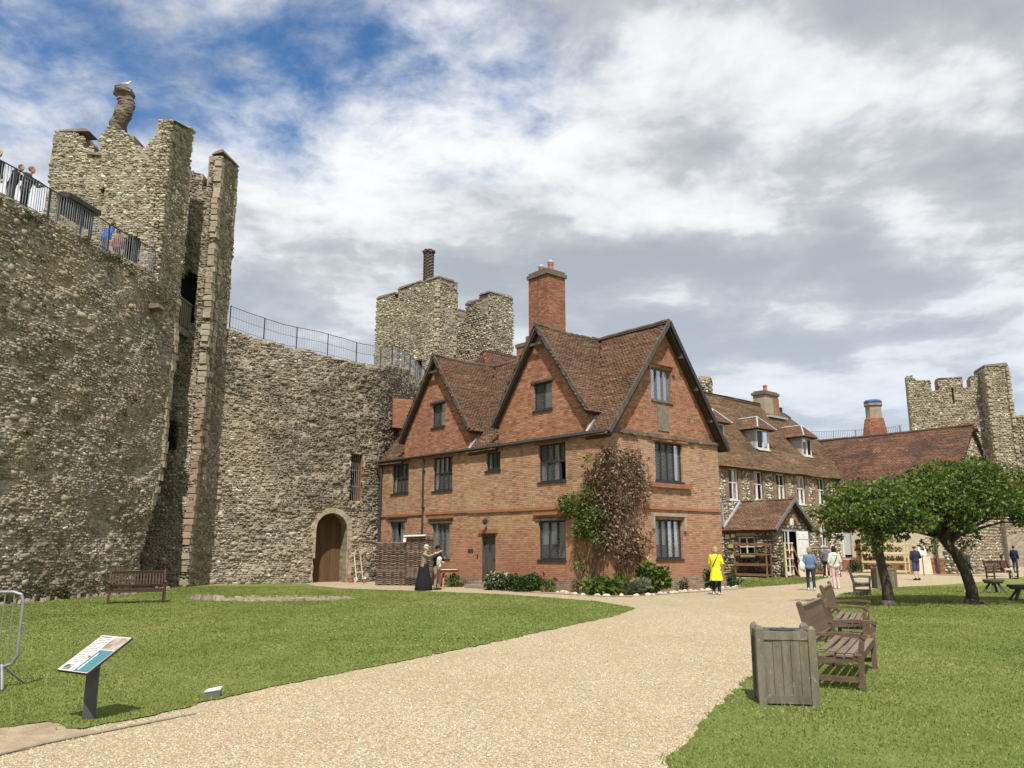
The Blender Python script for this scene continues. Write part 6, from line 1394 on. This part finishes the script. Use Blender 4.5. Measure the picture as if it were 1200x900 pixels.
c = LOC(19.25, 6.6); p = tuple(c); r, t = rack('dark brown wooden rack standing against the flint porch', (p[0], p[1]-.35, 0), ZR, 2.1, .5, 1.9, 4, m_brownboard); fill(r, t[:2], 2., .45, (p[0], p[1]-.35, 0), ZR, .5, rack_='dark brown rack')
mb = MB(); lg = thing('step_ladder', 'pale wooden step frame leaning beside the dark brown rack', 'ladder', tuple(LOC(20.1, 4.55)), ANG-.2)
for s in (-1, 1):
    mb = MB(); mb.beam((s*.28, 0, 0), (s*.28, -.0, 1.95), .06, .09); mb.build('post', m_paleboard, lg); mb = MB(); mb.beam((s*.28+.03, -.02, 1.75), (s*.28+.9, -.15, .02), .05, .08); mb.build('brace', m_brownboard, lg)
for z in (.18, .62, 1.05, 1.5, 1.9):
    mb = MB(); mb.box((-.28, -.12, z), (.28, .12, z+.04)); mb.build('tread', m_paleboard, lg)
def lean(name, label, loc, rz, w, h, m, tilt=.28, cat='board'):
    r = thing(name, label, cat, loc, rz); mb = MB(); mb.hexa([(-w/2, 0, 0), (w/2, 0, 0), (w/2, .03, 0), (-w/2, .03, 0), (-w/2, h*tilt, h), (w/2, h*tilt, h), (w/2, h*tilt+.03, h), (-w/2, h*tilt+.03, h)]); mb.build('board', m, r)
    mb = MB(); mb.beam((0, h*tilt*.9+.03, h*.85), (0, h*tilt+.4, 0), .04, .03); mb.build('prop', m_brownboard, r); return r
lean('leaning_board', 'small pinkish board leaning on the wooden step frame', tuple(LOC(20.9, 4.0)), -.15, .75, .85, m_pinkboard)
lean('leaning_board', 'pink board leaning at the right end of the long plant rack', tuple(LOC(31.5, 1.9)), -.3, .95, 1.1, m_pinkboard, .5)
lean('leaning_board', 'pink board propped behind the man in grey', tuple(LOC(26.6, 5.6)), -.1, .7, 1.05, m_pinkboard, .2)
def asign():
    r = thing('pavement_sign', 'black framed white pavement sign left of the woman in blue', 'sign', tuple(LOC(23.2, 3.4)), .5)
    for s in (-1, 1):
        mb = MB(); mb.beam((s*.34, 0, 0), (s*.34, .28, 1.45), .05, .04); mb.build('frame', m_iron, r)
    mb = MB(); mb.beam((-.34, .28, 1.43), (.34, .28, 1.43), .05, .05); mb.beam((-.34, .03, .16), (.34, .03, .16), .05, .05); mb.build('frame', m_iron, r)
    mb = MB(); mb.hexa([(-.32, .03, .18), (.32, .03, .18), (.32, .05, .18), (-.32, .05, .18), (-.32, .26, 1.4), (.32, .26, 1.4), (.32, .28, 1.4), (-.32, .28, 1.4)]); mb.build('board', m_white, r)
    mb = MB(); mb.beam((-.4, .32, 1.5), (-.4, .62, 0), .04, .03); mb.beam((.4, .32, 1.5), (.4, .62, 0), .04, .03); mb.build('rear_leg', m_iron, r)
asign()
def postsign():
    r = thing('notice_post', 'white notice on a thin black post before the plant rack', 'sign', tuple(LOC(29.9, 1.3)))
    mb = MB(); mb.tube([(0, 0, 0), (0, 0, 1.25)], .03, 8); mb.build('post', m_iron, r); mb = MB(); mb.box((-.24, -.04, 1.2), (.24, -.02, 1.72)); mb.build('notice', m_white, r)
postsign()
c = LOC(27.2, 6.7)
r, t = rack('low reddish rack of plants under the arched flint house window', tuple(c), ANG, 4.6, .7, 1.15, 2, mat('red_brown_board', (.26, .10, .06), (.18, .07, .045))); fill(r, t, 4.4, .6, tuple(c), ANG, .34, rack_='low reddish rack')
c = LOC(31.9, 6.6); shrub('tall_potted_bush', 'upright green bush standing at the end of the low red rack', 'shrub', (c.x, c.y), (.5, .4, .62), 700, .12, m_dleaf)

# ------------------------------------------------------------------ rustic stools on the lawn
def stool(label, loc, rz, w):
    r = thing('rustic_stool', label, 'stool', loc, rz, 'rustic trestle stools on the lawn')
    mb = MB(); mb.box((-w/2, -.2, .42), (w/2, .2, .50)); mb.build('seat', m_bench_dark, r)
    for s in (-1, 1):
        for q in (-1, 1):
            mb = MB(); mb.beam((s*.08, q*.05, .42), (s*.34, q*.2, 0), .07, .07); mb.build('leg', m_bench_dark, r)
    mb = MB(); mb.hexa([(-.3, -.15, .36), (.3, -.15, .36), (.3, .15, .36), (-.3, .15, .36), (-w/2+.05, -.18, .42), (w/2-.05, -.18, .42), (w/2-.05, .18, .42), (-w/2+.05, .18, .42)]); mb.build('support', m_bench_dark, r)
stool('rustic stool further back, right of the leaning tree', (17.9, 31.0, 0), .3, .62)
stool('rustic stool half cut by the right edge of the lawn view', (16.25, 26.6, 0), -.1, .75)
# ------------------------------------------------------------------ people
def cl(name, c, **kw): return mat(name, c, tuple(x*.8 for x in c), rough=.9, scale=9, bump=.25, bscale=14, **kw)
m_skin = mat('skin', (.50, .29, .20), (.44, .24, .165), rough=.6, scale=9)
m_pale = mat('pale_skin', (.58, .37, .28), (.52, .31, .225), rough=.6, scale=9)
m_eye = mat('eye', (.03, .025, .02))
def figure(label, loc, rz, H_=1.68, top=None, bottom=None, coat=None, hairm=None, hair='short', skirt=None, arms=None, legs=None, shoes=None, sit=False, shorts=False, hat=None, hunch=0., strap=None, female=False, name='person', skin=None, scarf=None, brim=None):
    """local: looks to -Y. One remeshed body; clothes and hair are its children."""
    k = H_/1.7; skin = skin or m_skin; r = thing(name, label, 'person', loc, rz); V = lambda x, y, z: Vector((x*k, y*k, z*k))
    hz = .92 if not sit else .50; hy = 0. if not sit else .12
    sh = .185 if not female else .168; tz = hz+.48; lean = -hunch
    P = lambda x, y, z: V(x, y+hy+lean*max(0, z-hz)/.5, z)
    nk, hd = P(0, .0, tz+.07), P(0, -.025-.02*hunch*5, tz+.21)
    arms = arms or {}; A = {}
    for s, nm in ((-1, 'r'), (1, 'l')):
        S = P(s*sh, 0, tz-.02); e, w = arms.get(nm, ((s*.245, .03, tz-.30), (s*.235, -.08, tz-.53))); A[nm] = (S, P(*e), P(*w))
    legs = legs or {}; Lg = {}
    for s, nm in ((-1, 'r'), (1, 'l')):
        h0 = V(s*.09, hy, hz-.02)
        if sit: kn, an = V(s*.11, hy-.42, .50), V(s*.11, hy-.46, .09)
        else: kn, an = V(s*.10, -.02, .50), V(s*.105, .03, .085)
        if nm in legs: kn, an = V(*legs[nm][0]), V(*legs[nm][1])
        Lg[nm] = (h0, kn, an)
    b = MB()
    b.ell(hd+V(0, 0, .012), (.073*k, .092*k, .112*k), 14, 10); b.ell(hd+V(0, -.03, -.05), (.054*k, .062*k, .065*k), 10, 7)      # skull and jaw
    b.cap(hd+V(0, -.088, .01), hd+V(0, -.108, -.022), .011*k, .016*k, 7); b.cap(hd+V(-.02, -.083, -.058), hd+V(.02, -.083, -.058), .010*k, .010*k, 6)
    for s in (-1, 1): b.ell(hd+V(s*.076, .005, .0), (.014*k, .024*k, .034*k), 8, 6); b.cap(hd+V(s*.018, -.082, .036), hd+V(s*.046, -.074, .036), .010*k, .010*k, 6)
    b.cap(nk-V(0, 0, .05), hd-V(0, -.012, .05), .052*k, .050*k); b.cap(P(-.10, .0, tz-.05), P(.10, 0, tz-.05), .070*k, .070*k); b.cap(P(0, -.01, hz+.05), P(0, -.01, tz-.1), .088*k, .096*k)
    for nm, (S, E, Wp) in A.items():
        sg = -1 if nm == 'r' else 1; b.cap(P(sg*.08, 0, tz-.04), S, .06*k, .055*k); b.cap(S, E, .050*k, .040*k); b.cap(E, Wp, .040*k, .026*k)
        d = (Wp-E).normalized(); side = d.cross(Vector((0, -1, 0.2))); side = side.normalized() if side.length > .1 else Vector((1, 0, 0)); pn = d.cross(side).normalized(); pc = Wp+d*.05*k
        b.cap(Wp, pc+d*.025*k, .024*k, .033*k, 8)
        for f, (o, ln, cu) in enumerate(((-.030, .062, .35), (-.010, .074, .30), (.010, .070, .35), (.029, .056, .45))):
            q0 = pc+side*o*k+d*.035*k; q1 = q0+(d+pn*cu*.6).normalized()*ln*.5*k; q2 = q1+(d*.7+pn*cu*1.6).normalized()*ln*.5*k; b.cap(q0, q1, .0095*k, .009*k, 6); b.cap(q1, q2, .009*k, .0075*k, 6)
        t0 = pc-side*.030*k*sg; t1 = t0+(d*.6-side*sg*.6+pn*.3).normalized()*.04*k; b.cap(t0, t1, .011*k, .010*k, 6); b.cap(t1, t1+d*.028*k, .010*k, .008*k, 6)
    for nm, (h0, kn, an) in Lg.items():
        b.cap(h0, kn, .088*k, .056*k); b.cap(kn, kn.lerp(an, .35), .054*k, .056*k); b.cap(kn.lerp(an, .35), an, .056*k, .036*k); b.cap(an-V(0, -.02, .04), an+V(0, -.14, -.055), .038*k, .034*k)
    b.cap(V(-.07, hy, hz), V(.07, hy, hz), .115*k, .115*k)
    remeshed(b, 'body', .0105*k, skin, r, 3)
    ey = MB()
    for s in (-1, 1): ey.ell(hd+V(s*.031, -.080, .018), (.012*k, .008*k, .008*k), 8, 5)
    ey.build('eyes', m_eye, r)
    if hair and hairm:
        h = MB(); h.ell(hd+V(0, .020, .038), (.094*k, .102*k, .100*k), 12, 8)
        if hair == 'bob': h.ell(hd+V(0, .040, -.03), (.105*k, .078*k, .105*k), 12, 8)
        if hair == 'long': h.ell(hd+V(0, .050, -.08), (.092*k, .062*k, .15*k), 12, 8)
        if hair == 'bun': h.ell(hd+V(0, .10, .05), (.045*k, .045*k, .045*k), 10, 7)
        h.v = [(x+random.uniform(-.006, .006), y+random.uniform(-.006, .006), z+random.uniform(-.006, .006)) for x, y, z in h.v]
        remeshed(h, 'hair', .014*k, hairm, r, 2)
    if hat:
        h = MB(); c = hd+V(0, .01, .055); h.lathe([(.094*k, c.z), (.096*k, c.z+.03*k), (.085*k, c.z+.075*k), (.045*k, c.z+.095*k), (.01, c.z+.098*k)], 16, (c.x, c.y)); h.build('hat', hat, r, smooth=True)
        if brim: 
            h = MB(); h.lathe([(.05*k, c.z+.004), (brim*k, c.z-.012), (brim*k, c.z-.004), (.05*k, c.z+.018)], 18, (c.x, c.y)); h.build('hat_brim', hat, r)
        else: h = MB(); h.hexa([c+V(-.065, -.085, .0), c+V(.065, -.085, 0), c+V(.05, -.16, -.012), c+V(-.05, -.16, -.012), c+V(-.065, -.08, .018), c+V(.065, -.08, .018), c+V(.05, -.155, .0), c+V(-.05, -.155, 0)]); h.build('peak', hat, r)
    up = coat or top
    if up:
        t = MB(); t.cap(P(-.115, .0, tz-.045), P(.115, 0, tz-.045), .092*k, .092*k, 12); t.cap(P(-.05, 0, hz+.12), P(-.06, 0, tz-.13), .125*k, .135*k, 12); t.cap(P(.05, 0, hz+.12), P(.06, 0, tz-.13), .125*k, .135*k, 12); t.cap(P(0, .01, hz+.1), P(0, .01, tz-.12), .13*k, .138*k, 12); t.cap(P(-.06, .01, hz+.02), P(.06, .01, hz+.02), .135*k, .135*k, 12); t.cap(P(0, .01, tz-.02), P(0, .0, tz+.045), .078*k, .066*k, 10)
        for nm, (S, E, Wp) in A.items():
            sg = -1 if nm == 'r' else 1; t.cap(P(sg*.09, 0, tz-.05), S, .085*k, .074*k); t.cap(S, E, .070*k, .058*k); t.cap(E, E.lerp(Wp, .93), .057*k, .045*k)
            for q in (.35, .7): c = S.lerp(E, q); t.ell(c, (.069*k, .069*k, .03*k), 8, 5)
        if coat:
            L0 = V(0, 0, .52)
            t.tube([V(0, 0, .50), V(0, .0, .70), V(0, 0, hz+.05)], [.25*k, .215*k, .165*k], 16)
        o = remeshed(t, 'coat' if coat else 'jacket', .015*k, up, r, 3)
        if hair and scarf:
            h = MB(); h.cap(P(-.05, .04, tz+.03), P(.05, .04, tz+.03), .06*k, .06*k); h.cap(P(-.06, .08, tz-.02), P(.06, .08, tz-.02), .055*k, .055*k); remeshed(h, 'hood', .014*k, scarf, r, 3)
    if bottom and not skirt:
        t = MB(); t.cap(V(-.065, hy, hz), V(.065, hy, hz), .128*k, .128*k, 12)
        for nm, (h0, kn, an) in Lg.items():
            t.cap(h0, kn, .100*k, .070*k if not shorts else .09*k, 10)
            if not shorts: t.cap(kn, an, .068*k, .060*k, 10)
        remeshed(t, 'trousers' if not shorts else 'shorts', .015*k, bottom, r, 3)
    if skirt:
        t = MB(); n = 26
        for rad in (1.,):
            prof = [(.165, hz+.10), (.19, hz-.05), (.24, .62), (.30, .30), (.345, .03), (.335, .015)]; vs = []
            t.lathe([(a*k*rad, z*k) for a, z in prof], 36, (0, 0), star=.055, lobes=9)
        t.build('skirt', skirt, r, smooth=True)
    if shoes:
        for nm, (h0, kn, an) in Lg.items():
            t = MB(); t.cap(an+V(0, .03, -.045), an+V(0, -.145, -.048), .042*k, .042*k, 10); t.cap(an+V(0, .02, -.0), an+V(0, -.02, -.02), .044*k, .04*k, 8); t.v = [(x, y, max(z, 0.002)) for x, y, z in t.v]; t.build('shoe', shoes, r, smooth=True)
    if strap:
        t = MB(); pts = [P(sx*.15, yy, zz) for sx, yy, zz in ((-.85, -.1, tz-.02), (-.85, .04, tz+.055), (-.4, .155, tz-.12), (.2, .165, tz-.30), (.75, .13, tz-.44), (1., .03, tz-.5))]; t.tube(pts, .014*k, 6); t.build('bag_strap', strap, r)
    return r
blk = cl('black_cloth', (.014, .015, .017)); navy = cl('navy_cloth', (.022, .032, .062)); wh = mat('white_leather', (.66, .66, .64), (.55, .55, .54)); 
figure('woman in a bright yellow raincoat with black crossbody strap', (7.38, 30.1, 0), math.radians(150), 1.66, coat=cl('yellow_raincoat', (.80, .72, .035)), bottom=blk, shoes=wh, hairm=mat('ash_hair', (.42, .34, .23), (.30, .24, .155)), hair='bob', strap=blk, female=True, arms={'r': ((-.25, -.04, 1.12), (-.13, -.2, 1.05)), 'l': ((.25, -.04, 1.12), (.12, -.2, 1.2))})
figure('woman in blue denim jacket and navy trousers walking away', (11.82, 32.96, 0), math.radians(165), 1.64, top=cl('denim_jacket', (.12, .20, .32)), bottom=navy, shoes=wh, hairm=mat('blond_hair', (.34, .25, .14), (.24, .17, .09)), hair='bob', female=True, legs={'r': ((-.10, .06, .5), (-.11, .16, .10)), 'l': ((.10, -.10, .5), (.11, -.05, .085))})
figure('man in a grey jacket and black trousers near the porch', (17.75, 46.9, 0), math.radians(150), 1.74, top=cl('grey_jacket', (.125, .135, .165)), bottom=blk, shoes=wh, hairm=mat('grey_hair', (.34, .33, .31), (.24, .23, .22)), hunch=.02)
figure('dark haired woman in white coat and pale pink trousers', (13.33, 34.32, 0), math.radians(178), 1.68, top=cl('white_coat', (.62, .60, .54)), bottom=cl('pink_trousers', (.56, .42, .42)), shoes=wh, hairm=mat('dark_hair', (.030, .016, .014), (.02, .012, .01)), hair='bob', strap=blk, scarf=cl('white_hood', (.62, .60, .54)), female=True, legs={'r': ((-.09, -.06, .5), (-.10, .02, .085)), 'l': ((.09, .03, .5), (.10, .12, .10))})
figure('person in a navy top and blue shorts standing by the cream wall', (21.04, 43.27, 0), math.radians(190), 1.76, top=cl('navy_top', (.020, .028, .055)), bottom=cl('blue_shorts', (.05, .075, .16)), shorts=True, shoes=blk, skin=m_pale, hairm=mat('brown_hair', (.13, .08, .045), (.09, .055, .03)), hat=cl('straw_cap', (.42, .33, .22)), brim=.13, arms={'r': ((-.28, .03, 1.13), (-.14, -.13, 1.03)), 'l': ((.28, .03, 1.13), (.14, -.13, 1.03))})
figure('person in tan jacket and long black skirt pointing a raised arm', (-3.50, 33.0, 0), math.radians(80), 1.72, top=cl('tan_jacket', (.27, .21, .145)), skirt=cl('black_skirt', (.012, .013, .018)), shoes=blk, hairm=mat('pale_cap_cloth', (.60, .55, .47), (.50, .45, .38)), hair='short', skin=m_pale, hunch=.05, female=True, arms={'l': ((.20, -.24, 1.33), (.16, -.52, 1.47)), 'r': ((-.19, -.22, 1.30), (-.10, -.48, 1.42))}, hat=cl('white_cap', (.60, .57, .52)))
figure('person in black and white costume close beside the tan jacket', (-3.02, 33.5, 0), math.radians(60), 1.70, top=cl('black_doublet', (.015, .015, .016)), bottom=cl('cream_breeches', (.34, .26, .17)), coat=None, shoes=blk, hairm=mat('dark_bob_hair', (.05, .03, .02), (.03, .02, .015)), hat=cl('black_hat', (.014, .014, .015)), brim=.15, arms={'l': ((.24, -.12, 1.15), (.10, -.28, 1.22)), 'r': ((-.24, -.05, 1.12), (-.12, -.26, 1.10))}, scarf=wh, skin=m_pale)
mb = MB(); mb.cap((-2.93, 33.22, 1.02), (-2.90, 33.18, 1.22), .10, .11); mb.cap((-2.92, 33.2, .95), (-2.95, 33.25, .85), .10, .06); remeshed(mb, 'white_bundle', .02, m_white, None, 3, label='white bundle held by the costumed person in black', cat='bundle')
figure('person in pale grey trousers mostly hidden behind the leaning trunk', (17.05, 31.2, 0), math.radians(95), 1.66, top=cl('dark_green_top', (.05, .06, .05)), bottom=cl('pale_grey_trousers', (.33, .34, .37)), shoes=wh, hairm=mat('mouse_hair', (.15, .10, .06), (.1, .07, .04)))
figure('seated dark haired visitor with pale trousers on the far bench', (26.75, 45.05, 0), math.radians(55), 1.68, top=cl('brown_top', (.10, .05, .045)), bottom=cl('stone_trousers', (.42, .36, .29)), sit=True, shoes=blk, hairm=mat('black_hair', (.02, .014, .012), (.015, .01, .01)), hair='bob', female=True)
figure('person in bright pink jacket at the far right edge', (36.6, 58.3, 0), math.radians(200), 1.64, top=cl('pink_jacket', (.70, .10, .20)), bottom=cl('grey_jeans', (.08, .09, .11)), shoes=blk, hairm=mat('fair_hair', (.45, .36, .24), (.35, .27, .17)), female=True)
figure('person in dark clothes standing left of the pink jacket', (34.9, 57.6, 0), math.radians(120), 1.76, top=cl('dark_blue_jacket', (.018, .024, .04)), bottom=cl('dark_jeans', (.03, .04, .07)), shoes=blk, hairm=mat('black_short_hair', (.03, .02, .016), (.02, .014, .012)))
# white shoulder bag on the woman in blue
def bag():
    r = thing('shoulder_bag', 'white shoulder bag hanging at the left side of the woman in blue', 'bag', (11.52, 32.98, 0), .3); mb = MB(); mb.ell((0, 0, .93), (.14, .075, .19), 12, 8); mb.v = [(x, y, z+(.03 if z > .93 else 0)*abs(x)*6) for x, y, z in mb.v]; mb.build('bag_body', wh, r, smooth=True)
    mb = MB(); mb.tube([(-.09, 0, 1.05), (-.02, .02, 1.25), (.09, .02, 1.40), (.12, -.02, 1.2), (.08, 0, 1.05)], .012, 6); mb.build('strap', wh, r)
bag()
# visitors on the wall walk
def onwall(y, off): s = sy(y); P = SA(np.array([s]), np.array([12.3]), np.array([off]))[0]; return (P[0], P[1], 12.28+.02*(s-20))
wf = lambda d: math.radians(d)
figure('pink faced visitor with cropped grey hair, leftmost on the wall walk', onwall(23.75, .75), wf(70), 1.72, top=cl('dark_anorak', (.03, .032, .04)), bottom=navy, shoes=blk, hairm=mat('cropped_grey_hair', (.22, .19, .17), (.15, .13, .12)), skin=m_pale, hunch=.10)
figure('visitor leaning low over the wall railing on crossed arms', onwall(24.35, .62), wf(85), 1.50, top=cl('blue_black_fleece', (.02, .024, .036)), bottom=cl('grey_slacks', (.12, .12, .13)), shoes=blk, hairm=mat('auburn_hair', (.12, .05, .03), (.08, .035, .02)), hunch=.2, arms={'r': ((-.24, -.25, 1.12), (-.05, -.45, 1.10)), 'l': ((.24, -.25, 1.12), (.05, -.45, 1.10))})
figure('brown haired visitor in dark jacket resting arms on the railing', onwall(24.95, .65), wf(95), 1.74, top=cl('charcoal_jacket', (.035, .037, .045)), bottom=cl('black_trousers', (.02, .02, .024)), shoes=blk, hairm=mat('tan_hair', (.20, .11, .06), (.14, .08, .045)), hunch=.08, arms={'r': ((-.26, -.2, 1.16), (-.12, -.42, 1.12)), 'l': ((.26, -.2, 1.16), (.12, -.42, 1.12))})
figure('visitor in a bright blue jacket bending on the wall walk', onwall(29.35, .8), wf(150), 1.62, top=cl('bright_blue_jacket', (.03, .13, .55)), bottom=cl('slate_trousers', (.10, .13, .17)), shoes=blk, hairm=mat('red_brown_hair', (.16, .06, .04), (.1, .04, .03)), hunch=.18, female=True)
figure('visitor in red and grey behind the railing beside the tower', onwall(30.35, .95), wf(160), 1.60, top=cl('dull_red_top', (.22, .08, .08)), bottom=cl('dark_slacks', (.06, .05, .055)), shoes=blk, hairm=mat('dull_brown_hair', (.10, .06, .04), (.07, .045, .03)), female=True)
# dark shelter board at the head of the walk
def hood():
    a = onwall(27.1, 1.15); b = onwall(28.9, 1.15); r = thing('shelter_board', 'black display board with a sloping hood on the wall walk', 'board'); mb = MB(); mb.beam((a[0], a[1], a[2]+1.35), (b[0], b[1], b[2]+1.35), .08, .6); mb.build('board', m_iron, r)
    mb = MB(); mb.beam((a[0]+.12, a[1], a[2]+1.72), (b[0]+.12, b[1], b[2]+1.72), .5, .18); mb.build('hood', m_iron, r)
    for p in (a, b): mb = MB(); mb.box((p[0]-.05, p[1]-.05, p[2]), (p[0]+.05, p[1]+.05, p[2]+1.7)); mb.build('post', m_iron, r)
hood()
# ------------------------------------------------------------------ gull on the twisted chimney
def gull():
    r = thing('gull', 'white gull standing on top of the twisted chimney', 'gull', (-16.95, 32.25, 21.42), .1); w = mat('gull_white', (.78, .78, .77), (.7, .7, .7))
    b = MB(); b.cap((-.10, 0, .155), (.08, 0, .18), .062, .07); b.cap((.08, 0, .18), (.17, 0, .26), .055, .042); b.ell((.19, 0, .285), (.048, .042, .042), 10, 7); b.cap((-.10, 0, .16), (-.25, 0, .145), .045, .014); remeshed(b, 'body', .012, w, r, 2)
    g = MB(); g.hexa([(-.22, -.068, .15), (.07, -.075, .155), (.07, .075, .155), (-.22, .068, .15), (-.30, -.02, .175), (.05, -.055, .235), (.05, .055, .235), (-.30, .02, .175)]); g.build('wings', mat('gull_grey', (.38, .40, .43), (.32, .34, .37)), r)
    g = MB(); g.cap((.225, 0, .28), (.275, 0, .268), .013, .007); g.build('bill', mat('gull_bill', (.7, .45, .05)), r)
    for s in (-1, 1): g = MB(); g.tube([(-.01, s*.03, .11), (.0, s*.03, .01), (.05, s*.03, .005)], .008, 5); g.build('leg', mat('gull_leg'+str(s), (.55, .30, .22)) if False else m_terracotta, r)
gull()
